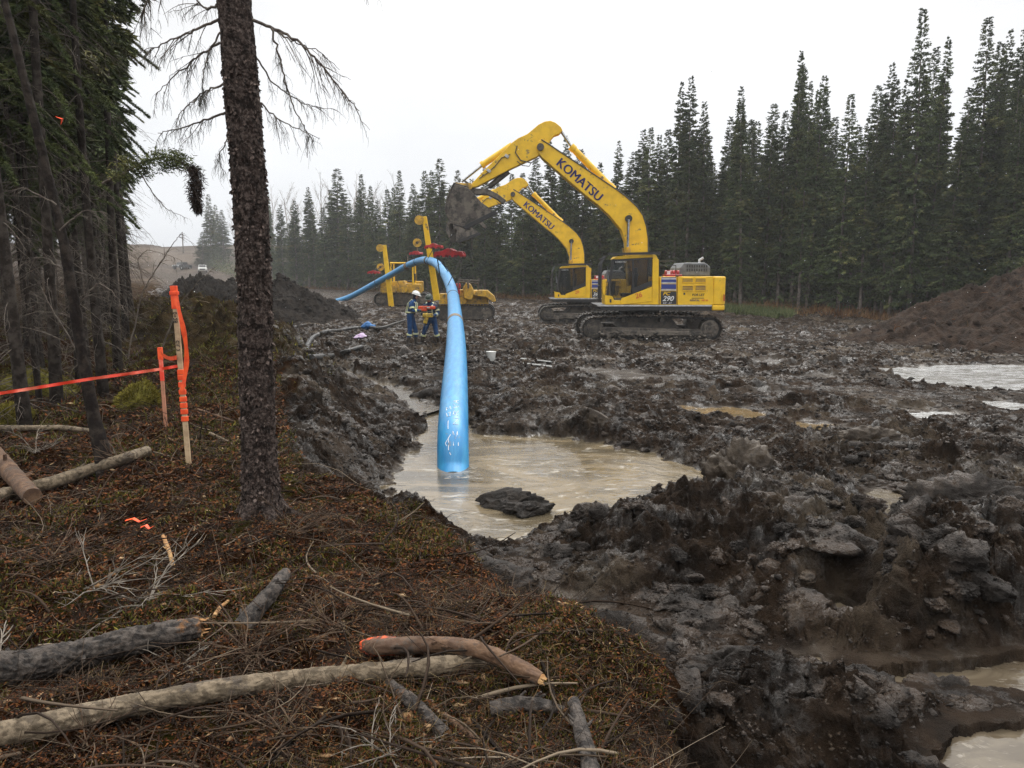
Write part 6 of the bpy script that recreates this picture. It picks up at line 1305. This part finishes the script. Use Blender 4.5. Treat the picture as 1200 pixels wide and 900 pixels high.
# pencilled writing running down the face
zx = -d; mk = 'black_letter'
lettering('0+28', .045, a + d * L * .865 + s * -.012 - np.array([0, .0025, 0]), zx, s, mk, t, 'writing'); lettering('C/L 3', .04, a + d * L * .71 - s * .012 - np.array([0, .0025, 0]), zx, s, mk, t, 'writing')
t2, a_, b_, d_, s_ = stake((193, 488), (187, 408), 8.0, .018, 'shorter reddish stake with an orange top behind the tall one', 'lathpink', 0); L2 = np.linalg.norm(b_ - a_); band(t2, a_, d_, s_, .83, 1.01, .018, L2); band(t2, a_, d_, s_, .52, .83, .0165, L2, 'paint_mark', 'redtape', .003)
def tape(pts, w_, label, mat, twist=0):
    V = []; n = len(pts); pts = np.array(pts)
    for i in range(n):
        tw = math.sin(i * 1.3) * twist; up_ = np.array([0, math.sin(tw), math.cos(tw)]); V += [pts[i] - up_ * w_, pts[i] + up_ * w_]
    V = V + [v + np.array([0, .0015, 0]) for v in V]; N = 2 * n; mb = MB()
    mb.add(V, [(2 * i, 2 * i + 1, 2 * i + 3, 2 * i + 2) for i in range(n - 1)] + [(N + 2 * i + 2, N + 2 * i + 3, N + 2 * i + 1, N + 2 * i) for i in range(n - 1)] + [(2 * i, 2 * i + 2, N + 2 * i + 2, N + 2 * i) for i in range(n - 1)] + [(2 * i + 1, N + 2 * i + 1, N + 2 * i + 3, 2 * i + 3) for i in range(n - 1)]); return tag(mb.build('flagging_tape', mat, None, True), label, 'tape')
tp = spline([P(-40, 467, 5.6), P(0, 461, 5.7), P(45, 454, 5.8), P(100, 445, 5.95), P(150, 438, 6.1), P(185, 433, 6.2), P(208, 429, 6.27)], 7); tape(tp, .0125, 'long red flagging tape stretched from the tall stake to the left edge', 'redtape', .5)
tp = spline([P(188, 412, 7.95), P(192, 417, 7.5), P(199, 420, 6.9), P(207, 419, 6.3)], 5); tape(tp, .018, 'short orange tape sagging between the two stakes', 'orange', .3)
# ------------------------------------------------------------------ hose, bucket, planks, rags
def gp(px, py, z=-.14): return GG(px, py, 0)
hp = []
for px, py in [(474, 377), (462, 381), (447, 384), (432, 386), (418, 387), (400, 387), (384, 390), (370, 396), (361, 404), (362, 412), (372, 416), (390, 415), (408, 413), (424, 410)]:
    g = gp(px, py); hp.append((g[0], g[1], gmed(g[0], g[1], .25) + .13))
hs_ = thing('drain_hose', 'black hose curling in a loop over the mud with a pale worn surface', 'hose', hp[0]); MT['hose'] = M('worn_black_hose', (.02, .019, .018), (.16, .155, .15), 3, .5, .68, .5); MB().tube(spline(hp, 6), .062, 10).build('hose', 'hose', hs_, True)
MT['bluecloth'] = M('blue_cover', (.02, .10, .28), (.03, .16, .40), 7, .4, .6, .6); MT['pinkrag'] = M('pale_purple_rag', (.45, .30, .50), (.55, .45, .6), 7, .4, .6, .8); MT['white'] = M('white_plastic', (.62, .62, .60), (.5, .5, .48), 7, .4, .6, .4)
V, Fq = lump(4, 71, .5, 1.1); g = gp(431, 385); g[2] = gz(g[0], g[1]) + .16; t = thing('pump_cover', 'bright blue crumpled cover lying on the hose', 'cover', g); np_mesh('cover', V * np.array([.24, .2, .19]) + g, Fq, MT['bluecloth'], t); mb = MB(); mb.cyl(g + np.array([.1, -.1, -.05]), g + np.array([.36, -.14, -.08]), .09, 14); mb.build('coupling', 'bluecloth', t, True)
V, Fq = lump(4, 72, .6, 1.0); g = gp(422, 396); g[2] = gz(g[0], g[1]) + .06; tag(np_mesh('rag', V * np.array([.24, .16, .09]) + g, Fq, MT['pinkrag']), 'pale purple rag in the mud below the blue cover', 'rag')
g = gp(575.5, 421, -.12); zb = gmed(g[0], g[1], .2) - .03; t = thing('bucket', 'small white pail standing in the mud right of the pipe', 'pail', (g[0], g[1], zb)); mb = MB(); mb.tube([(g[0], g[1], zb), (g[0], g[1], zb + .24)], [.105, .13], 20, cap=False); mb.tube([(g[0], g[1], zb + .24), (g[0], g[1], zb + .02)], [.124, .10], 20); mb.build('pail_body', 'white', t, True); mb = MB(); mb.tube([(g[0] + .135 * math.cos(q), g[1], zb + .22 + .13 * math.sin(q) * (-.6)) for q in np.linspace(0, math.pi, 12)], .005, 5); mb.build('handle', 'chrome', t); mb = MB(); mb.tube([(g[0] + .13 * math.cos(q), g[1] + .13 * math.sin(q), zb + .24) for q in np.linspace(0, 2 * math.pi, 20)], .008, 5); mb.build('rim', 'white', t)
MT['plank'] = M('grey_plank', (.16, .16, .155), (.26, .26, .25), 6, .4, .6, .7)
for i, (x0, y0, x1, y1, lab) in enumerate([(611, 422, 646, 427, 'grey plank lying in the mud, the farther of two'), (613, 426, 647, 431, 'grey plank lying in the mud, the nearer of two')]):
    a = gp(x0, y0, -.1); b = gp(x1, y1, -.1); a[2] = gmed(a[0], a[1], .2) + .07; b[2] = gmed(b[0], b[1], .2) + .07; tag(MB().tube([a, b], .055, 4, flat=.4).build('plank', 'plank', None, bevel=.004), lab, 'plank')
# ------------------------------------------------------------------ pickups and pole on the hill
def pickup(px, py, D, w_px, body, label, rz):
    g = P(px, py, D); zg = gz(g[0], D); k = 1.0; root = thing('pickup_truck', label, 'pickup', (g[0], D, zg), 'pickups parked on the haul road'); Rm = np.array(Matrix.Rotation(rz, 3, 'Z')); o = np.array([g[0], D, zg])
    W = lambda p: o + Rm @ np.array(p)
    def pz(prof, y0, y1, nm, mt, par=root, bev=.04): mb = MB(); n = len(prof); a = [W((y0, x, z)) for x, z in prof]; b = [W((y1, x, z)) for x, z in prof]; mb.add(a + b, [tuple(range(n)), tuple(range(2 * n - 1, n - 1, -1))] + [(i, (i + 1) % n, n + (i + 1) % n, n + i) for i in range(n)]); return mb.build(nm, mt, par, bevel=bev)
    bd = pz([(-2.75, .5), (2.75, .5), (2.75, 1.15), (-.6, 1.2), (-2.3, 1.15), (-2.75, 1.0)], -.98, .98, 'body', body); pz([(-1.25, 1.18), (-.75, 1.85), (.9, 1.85), (1.15, 1.18)], -.86, .86, 'cabin', body, bd)
    pz([(-1.12, 1.25), (-.70, 1.78), (.82, 1.78), (1.0, 1.25)], -.875, .875, 'side_window', 'black', bd, .01); pz([(-1.27, 1.25), (-.84, 1.80), (-.80, 1.80), (-1.2, 1.25)], -.74, .74, 'windscreen', 'black', bd, .005)
    pz([(-2.79, .62), (-2.74, .62), (-2.74, .95), (-2.79, .95)], -.6, .6, 'grille', 'black', bd, .005)
    for sx in (-.8, .8): pz([(-2.80, .78), (-2.74, .78), (-2.74, .96), (-2.80, .96)], sx - .14, sx + .14, 'headlight', 'white', bd, .005)
    for sx in (-1, 1):
        for yy in (-1.8, 1.75): mb = MB(); mb.cyl(W((sx * .78, yy, .4)), W((sx * 1.0, yy, .4)), .4, 20); w = mb.build('wheel', 'black', root, True); MB().cyl(W((sx * .9, yy, .4)), W((sx * 1.02, yy, .4)), .2, 14).build('rim', 'silver', w, True)
MT['darkgreypaint'] = M('dark_grey_paint', (.06, .065, .07), rough=.4)
pickup(238, 325, 190, 10, 'white', 'white pickup facing the camera on the hazy haul road', .35); pickup(214, 321, 197, 8, 'darkgreypaint', 'dark grey pickup left of the white one on the hazy haul road', -.2)
g = P(215, 298, 235); t = thing('utility_pole', 'thin bare pole on the hilltop at the end of the haul road', 'pole', (g[0], 235, gz(g[0], 235))); z0 = gz(g[0], 235); MB().tube([(g[0], 235, z0 - .3), (g[0], 235, P(215, 272, 235)[2])], [.2, .14], 8).build('post', 'fartrunk', t)
# ------------------------------------------------------------------ workers
def cloth(name, c, mud=True): return M(name, c, tuple(v * .7 for v in c), 7, .4, .62, .85, c3=(.05, .04, .032) if mud else None, s3=4, lo3=.54, hi3=.66, spec=.2)
MT['coverall'] = cloth('navy_blue_coverall', (.025, .075, .20)); MT['skin'] = M('skin', (.42, .24, .17), rough=.6); MT['boot'] = M('muddy_rubber_boot', (.02, .017, .015), (.07, .055, .045), 12, .4, .6, .6); MT['glove'] = M('work_glove', (.10, .09, .07), (.2, .18, .14), 12, .4, .6, .9)
MT['reflect'] = M('pale_reflective_tape', (.58, .60, .50), (.7, .72, .35), 9, .4, .6, .5); MT['helmet'] = M('white_hard_hat', (.75, .74, .72), (.6, .58, .55), 8, .4, .6, .35); MT['hood'] = M('dark_balaclava', (.012, .014, .03), rough=.9); MT['dkhelmet'] = M('dark_green_hard_hat', (.02, .035, .022), (.04, .05, .035), 8, .4, .6, .4); MT['toolorange'] = M('orange_tool', (.75, .08, .02), (.55, .06, .02), 9, .4, .6, .45); MT['toolyellow'] = M('yellow_tool', (.62, .42, .05), (.3, .2, .04), 9, .4, .6, .5)
def person(px, D, rz, label, J, helmet, facedark, zoff=0):
    """J: joints in metres, the figure faces +X before turning"""
    g = P(px, 400, D); zg = gmed(g[0], D, .25) - .02; root = thing('person', label, 'person', (g[0], D, zg)); Rm = np.array(Matrix.Rotation(rz, 3, 'Z')); o = np.array([g[0], D, zg]); T = lambda p: o + Rm @ np.array(p, float)
    names = list(J); ix = {n: i for i, n in enumerate(names)}; rad = dict(pelvis=(.155, .13), waist=(.145, .125), chest=(.185, .135), upper=(.16, .12), neck=.06, skull0=.075, skull1=.098, skull2=.092, hipL=.11, hipR=.11, kneeL=.08, kneeR=.08, shinL=.068, shinR=.068, ankL=.06, ankR=.06, toeL=.05, toeR=.05, shoL=.085, shoR=.085, elbL=.06, elbR=.06, wriL=.042, wriR=.042, palL=.04, palR=.04)
    E = [('pelvis', 'waist'), ('waist', 'chest'), ('chest', 'upper'), ('upper', 'neck'), ('neck', 'skull0'), ('skull0', 'skull1'), ('skull1', 'skull2')]
    for s in 'LR': E += [('pelvis', 'hip' + s), ('hip' + s, 'knee' + s), ('knee' + s, 'shin' + s), ('shin' + s, 'ank' + s), ('ank' + s, 'toe' + s), ('upper', 'sho' + s), ('sho' + s, 'elb' + s), ('elb' + s, 'wri' + s), ('wri' + s, 'pal' + s)]
    me = skinned([T(J[n]) - o for n in names], [(ix[a], ix[b]) for a, b in E], [rad[n] for n in names]); me.name = 'body'
    vs = np.array([v.co[:] for v in me.vertices]); fs = [tuple(p.vertices) for p in me.polygons]; V = [tuple(v) for v in vs]
    # fingers: four unequal curled fingers and a thumb on each hand
    for s in 'LR':
        pm = np.array(J['pal' + s]); wr = np.array(J['wri' + s]); d = unit(pm - wr); side = unit(np.cross(d, (0, 0, 1.0)) + 1e-6); dn = np.cross(side, d); dn = dn if dn[2] < 0 else -dn
        for k in range(5):
            if k < 4: b0 = pm + side * (.018 * (k - 1.5)) + d * .02; l = [.07, .08, .075, .058][k]; q = [b0, b0 + d * l * .45, b0 + d * l * .65 + dn * l * .35, b0 + d * l * .45 + dn * l * .65]; r = .0105
            else: b0 = pm - d * .01 + side * .035 * (1 if s == 'L' else -1); q = [b0, b0 + side * .02 * (1 if s == 'L' else -1) + d * .02 + dn * .01, b0 + d * .04 + dn * .03]; r = .012
            mb = MB(); mb.tube([T(p) - o for p in q], [r, r, r * .9, r * .7][:len(q)], 6); n0 = len(V); V += mb.v; fs += [tuple(i + n0 for i in f) for f in mb.f]
    me2 = bpy.data.meshes.new('body'); me2.from_pydata(V, [], fs); me2.update()
    for m_ in ('coverall', 'skin', 'boot', 'glove', 'hood'): me2.materials.append(MT[m_])
    C = np.array([np.mean([V[i] for i in f], axis=0) for f in fs]); hk_ = T(J['skull1']) - o; mi = np.zeros(len(fs), np.int32)
    nk = T(J['neck']) - o; mi[C[:, 2] > nk[2] + .01] = 4 if facedark else 4
    fw = Rm @ np.array([1, 0, 0]); face = (np.linalg.norm(C - (hk_ + fw * .06 + np.array([0, 0, -.03])), axis=1) < .085) & (C[:, 2] > nk[2] + .02); mi[face] = 1
    mi[C[:, 2] < .30] = 2
    for s in 'LR': wr = T(J['pal' + s]) - o; mi[np.linalg.norm(C - wr, axis=1) < .105] = 3
    me2.polygons.foreach_set('material_index', mi); me2.polygons.foreach_set('use_smooth', np.ones(len(fs), bool)); bd = bpy.data.objects.new('body', me2); COL.objects.link(bd); bd.parent = root
    hc = T(J['skull1']); up_ = unit(T(J['skull2']) - T(J['skull0'])); f2 = unit(fw - up_ * fw.dot(up_)); s2 = np.cross(up_, f2)
    # face
    mb = MB(); mb.sphere(hc + f2 * .100 - up_ * .02, .018, (1, .8, 1.3), 8, 6); mb.build('nose', 'skin', bd, True); mb = MB()
    for k in (-1, 1): mb2 = MB(); mb2.sphere(hc + f2 * .088 + s2 * .032 * k + up_ * .012, .011, n=8, m=6); mb2.build('eye', 'black', bd, True)
    mb = MB(); mb.tube([hc + f2 * .093 - up_ * .058 + s2 * x for x in (-.022, 0, .022)], .005, 5); mb.build('mouth', 'red', bd)
    # hard hat
    mb = MB(); V = []; n = 24; m_ = 8
    for i in range(m_ + 1):
        t = math.pi / 2 * i / m_
        for k in range(n): a = 2 * math.pi * k / n; V.append(hc + up_ * (.055 + .115 * math.cos(t)) + f2 * (.138 * math.sin(t) * math.cos(a)) + s2 * (.120 * math.sin(t) * math.sin(a)))
    for k in range(n): a = 2 * math.pi * k / n; V.append(hc + up_ * .048 + f2 * ((.150 + .045 * max(0, math.cos(a))) * math.cos(a)) + s2 * .133 * math.sin(a))
    mb.add(V, [(i * n + k, (i + 1) * n + k, (i + 1) * n + (k + 1) % n, i * n + (k + 1) % n) for i in range(m_ + 1) for k in range(n)]); mb.tube([hc + up_ * (.06 + .118 * math.sin(t)) + f2 * -.142 * math.cos(t) for t in np.linspace(.2, 2.9, 9)], .010, 5); mb.build('hard_hat', helmet, root, True)
    def ring(a, b, t, r, nm='reflective_band', w_=.028, rr5=None):
        p = T(np.array(J[a]) * (1 - t) + np.array(J[b]) * t); dd = unit(T(J[b]) - T(J[a])); MB().tube([p - dd * w_, p + dd * w_], r, 18).build(nm, 'reflect', root, True)
    for s in 'LR': ring('knee' + s, 'shin' + s, .5, .098); ring('elb' + s, 'wri' + s, .45, .068); ring('sho' + s, 'elb' + s, .55, .086)
    return root, T
def lerp(a, b, t): return tuple(np.array(a) * (1 - t) + np.array(b) * t)
J1 = dict(pelvis=(-.05, 0, .98), waist=(-.03, 0, 1.12), chest=(.02, 0, 1.32), upper=(.05, 0, 1.46), neck=(.09, 0, 1.56), skull0=(.12, 0, 1.62), skull1=(.15, 0, 1.69), skull2=(.16, 0, 1.75), hipL=(-.04, .10, .92), hipR=(-.04, -.10, .92), kneeL=(.10, .12, .52), kneeR=(-.04, -.12, .50), shinL=(.10, .125, .30), shinR=(-.08, -.13, .28),
          ankL=(.10, .13, .09), ankR=(-.12, -.14, .09), toeL=(.26, .15, .045), toeR=(.04, -.16, .045), shoL=(.05, .19, 1.44), shoR=(.05, -.19, 1.44), elbL=(.12, .26, 1.18), elbR=(.10, -.27, 1.18), wriL=(.34, .12, 1.24), wriR=(.32, -.16, 1.22), palL=(.41, .08, 1.25), palR=(.39, -.13, 1.23))
p1, T1 = person(483, 26.0, -.12, 'worker in blue coverall and white hard hat, seen from the side, holding the orange tool', J1, 'helmet', True)
J2 = dict(pelvis=(-.10, 0, .88), waist=(-.06, 0, 1.02), chest=(.03, 0, 1.22), upper=(.08, 0, 1.36), neck=(.13, 0, 1.46), skull0=(.17, 0, 1.52), skull1=(.20, 0, 1.59), skull2=(.22, 0, 1.65), hipL=(-.08, .11, .84), hipR=(-.08, -.11, .84), kneeL=(.06, .20, .46), kneeR=(.06, -.22, .46), shinL=(.02, .24, .28), shinR=(.02, -.28, .28),
          ankL=(-.02, .27, .09), ankR=(-.02, -.33, .09), toeL=(.13, .31, .045), toeR=(.13, -.37, .045), shoL=(.08, .19, 1.34), shoR=(.08, -.19, 1.34), elbL=(.10, .31, 1.10), elbR=(.10, -.31, 1.10), wriL=(.33, .18, 1.04), wriR=(.33, -.16, 1.08), palL=(.40, .13, 1.04), palR=(.40, -.11, 1.08))
p2, T2 = person(505, 26.1, -math.pi / 2 - .15, 'worker in dark hard hat facing the camera beside the pipe with the yellow tool', J2, 'dkhelmet', True)
for T_, pr_, J_ in ((T1, p1, J1), (T2, p2, J2)):   # vest straps over the shoulders and a band round the chest
    for s in (-1, 1): mb = MB(); mb.tube([T_((J_['waist'][0] - .155, s * .09, J_['waist'][2])), T_((J_['upper'][0] - .15, s * .10, J_['upper'][2] - .02)), T_((J_['upper'][0] - .02, s * .11, J_['upper'][2] + .115)), T_((J_['upper'][0] + .13, s * .10, J_['upper'][2] - .02)), T_((J_['waist'][0] + .17, s * .09, J_['waist'][2]))], .034, 8, flat=.45); mb.build('vest_strap', 'reflect', pr_, True)
    mb = MB(); mb.tube([T_((J_['waist'][0] + .155 * math.cos(q), .175 * math.sin(q), J_['waist'][2] + .02)) for q in np.linspace(0, 2 * math.pi, 20)], .026, 6); mb.build('vest_band', 'reflect', pr_, True)
# tools
h1, h2 = (T1(J1['palL']) + T1(J1['palR'])) / 2, None; t = thing('power_saw', 'long orange power tool with a dark bar held level toward the pipe', 'tool', h1); a = T1(J1['palR']) + np.array([-.08, 0, .0]); mb = MB(); mb.box(a + np.array([.10, .04, .04]), (.30, .14, .17)); mb.box(a + np.array([.36, .02, .07]), (.34, .11, .11)); mb.build('casing', 'toolorange', t, bevel=.03); mb = MB(); mb.tube([a + np.array([-.05, .04, .05]), a + np.array([-.05, .04, .14]), a + np.array([.25, .04, .15])], .018, 6); mb.build('grip', 'black', t); mb = MB(); mb.prism([a + np.array([.52, 0, .04]), a + np.array([1.0, .03, .05]), a + np.array([1.02, .03, .08]), a + np.array([.52, 0, .11])], (0, .02, 0)); mb.build('bar', 'darksteel', t); mb = MB(); mb.box(a + np.array([.30, -.045, .08]), (.10, .012, .05)); mb.build('badge', 'white', t)
a = (T2(J2['palL']) + T2(J2['palR'])) / 2; t = thing('yellow_power_tool', 'muddy yellow power tool hanging from the hands of the worker beside the pipe', 'tool', a); mb = MB(); mb.box(a + np.array([0, -.03, .0]), (.34, .16, .14)); mb.box(a + np.array([-.06, -.03, -.16]), (.13, .12, .24), 0, .25); mb.build('casing', 'toolyellow', t, bevel=.03); mb = MB(); mb.tube([a + np.array([-.15, -.03, .07]), a + np.array([-.08, -.03, .12]), a + np.array([.1, -.03, .12]), a + np.array([.16, -.03, .06])], .016, 6); mb.build('grip', 'black', t); mb = MB(); mb.box(a + np.array([-.08, -.03, -.30]), (.05, .05, .12)); mb.build('chuck', 'darksteel', t)
# ------------------------------------------------------------------ falling wet snow
n = 800; D = RNG.uniform(2.5, 45, n) ** 1; D = 2.5 + 42 * RNG.uniform(0, 1, n) ** .6; px = RNG.uniform(-100, 1300, n); py = RNG.uniform(-50, 420, n); dr = np.stack([(px - 600) / F, _cp + (450 - py) / F * _sp, -_sp + (450 - py) / F * _cp], 1); pos = dr * (D / dr[:, 1])[:, None] + np.array([0, 0, CZ]); k = pos[:, 2] > .6; pos = pos[k]; D = D[k]
V0, F0 = ico(1); m_, = D.shape; sz = RNG.uniform(.003, .0065, m_) * np.clip(D / 12, .5, 1.6); V = V0[None] * sz[:, None, None] + pos[:, None]; Fq = F0[None] + (np.arange(m_) * len(V0))[:, None, None]
MT['snow'] = M('snow', (.85, .87, .9), rough=.6); tag(np_mesh('falling_snow', V.reshape(-1, 3), Fq.reshape(-1, 3), MT['snow'], smooth=True), 'sparse wet snowflakes drifting through the air', 'snow', kind='stuff')
# ------------------------------------------------------------------ camera, sky, light, air
cam = bpy.data.cameras.new('camera'); co_ = bpy.data.objects.new('camera', cam); COL.objects.link(co_)
co_.location = (0, 0, CZ); co_.rotation_euler = (math.pi / 2 - PITCH, 0, 0)
cam.sensor_fit = 'HORIZONTAL'; cam.sensor_width = 36; cam.lens = 36 * F / 1200; cam.clip_start = .05; cam.clip_end = 4000
sc.camera = co_
w = bpy.data.worlds.new('World'); sc.world = w; w.use_nodes = True; nt = w.node_tree; bg = nt.nodes['Background']
sky = nn(nt, 'ShaderNodeTexSky', sky_type='NISHITA', sun_disc=False, sun_elevation=R(50), sun_rotation=R(20), air_density=1, dust_density=4)
hs = nn(nt, 'ShaderNodeHueSaturation', inp={'Saturation': .12, 'Value': .9}); nt.links.new(sky.outputs[0], hs.inputs['Color'])
tc = nn(nt, 'ShaderNodeTexCoord').outputs['Generated']
sx = nn(nt, 'ShaderNodeSeparateXYZ'); nt.links.new(tc, sx.inputs[0])
g1 = nn(nt, 'ShaderNodeValToRGB'); e = g1.color_ramp.elements     # overcast: the zenith is about three times the horizon
e[0].position, e[0].color = 0, (.50, .52, .55, 1); e[1].position, e[1].color = 1, (2.0, 2.0, 1.94, 1)
q = e.new(.10); q.color = (.525, .54, .565, 1); q = e.new(.30); q.color = (.59, .595, .605, 1)
nt.links.new(sx.outputs[2], g1.inputs[0])
mp = nn(nt, 'ShaderNodeMapping', inp={'Scale': (1, 1, 2.5)}); nt.links.new(tc, mp.inputs[0])
cl = nn(nt, 'ShaderNodeMapRange', inp={'From Min': .3, 'From Max': .7, 'To Min': 8.8, 'To Max': 11.0}); nt.links.new(noise(nt, mp.outputs[0], 2.2, 4, .5), cl.inputs[0])
sv = nn(nt, 'ShaderNodeVectorMath', operation='SCALE'); nt.links.new(g1.outputs[0], sv.inputs[0]); nt.links.new(cl.outputs[0], sv.inputs['Scale'])
nt.links.new(mixc(nt, .88, hs.outputs[0], sv.outputs[0]), bg.inputs[0]); bg.inputs[1].default_value = SKY_STR
sun = bpy.data.lights.new('sun', 'SUN'); sun.energy = .9; sun.angle = R(20); sun.color = (1, .97, .93)
so = bpy.data.objects.new('sun', sun); COL.objects.link(so); so.rotation_euler = (R(40), 0, R(160))
if HAZE:
    hz = MB().box((-60, 130, 14.5), (420, 420, 36)).build('haze', bpy.data.materials.new('haze'), None); tag(hz, kind='stuff')
    m = hz.data.materials[0]; m.use_nodes = True; nt = m.node_tree; nt.nodes.remove(nt.nodes['Principled BSDF'])
    pv = nn(nt, 'ShaderNodeVolumePrincipled', inp={'Density': HAZE, 'Color': (.96, .97, .985, 1), 'Anisotropy': .2})
    nt.links.new(pv.outputs[0], nt.nodes['Material Output'].inputs['Volume'])
vs = sc.view_settings; vs.view_transform = 'Standard'; vs.look = 'None'; vs.exposure = EXPO; vs.gamma = 1; vs.use_curve_mapping = False
cy = sc.cycles; cy.use_denoising = True; cy.denoising_prefilter = DN; cy.use_adaptive_sampling = True; cy.adaptive_threshold = .02; cy.max_bounces = 6; cy.diffuse_bounces = 3; cy.glossy_bounces = 3
cy.transparent_max_bounces = 16; cy.volume_bounces = 1; cy.use_light_tree = False
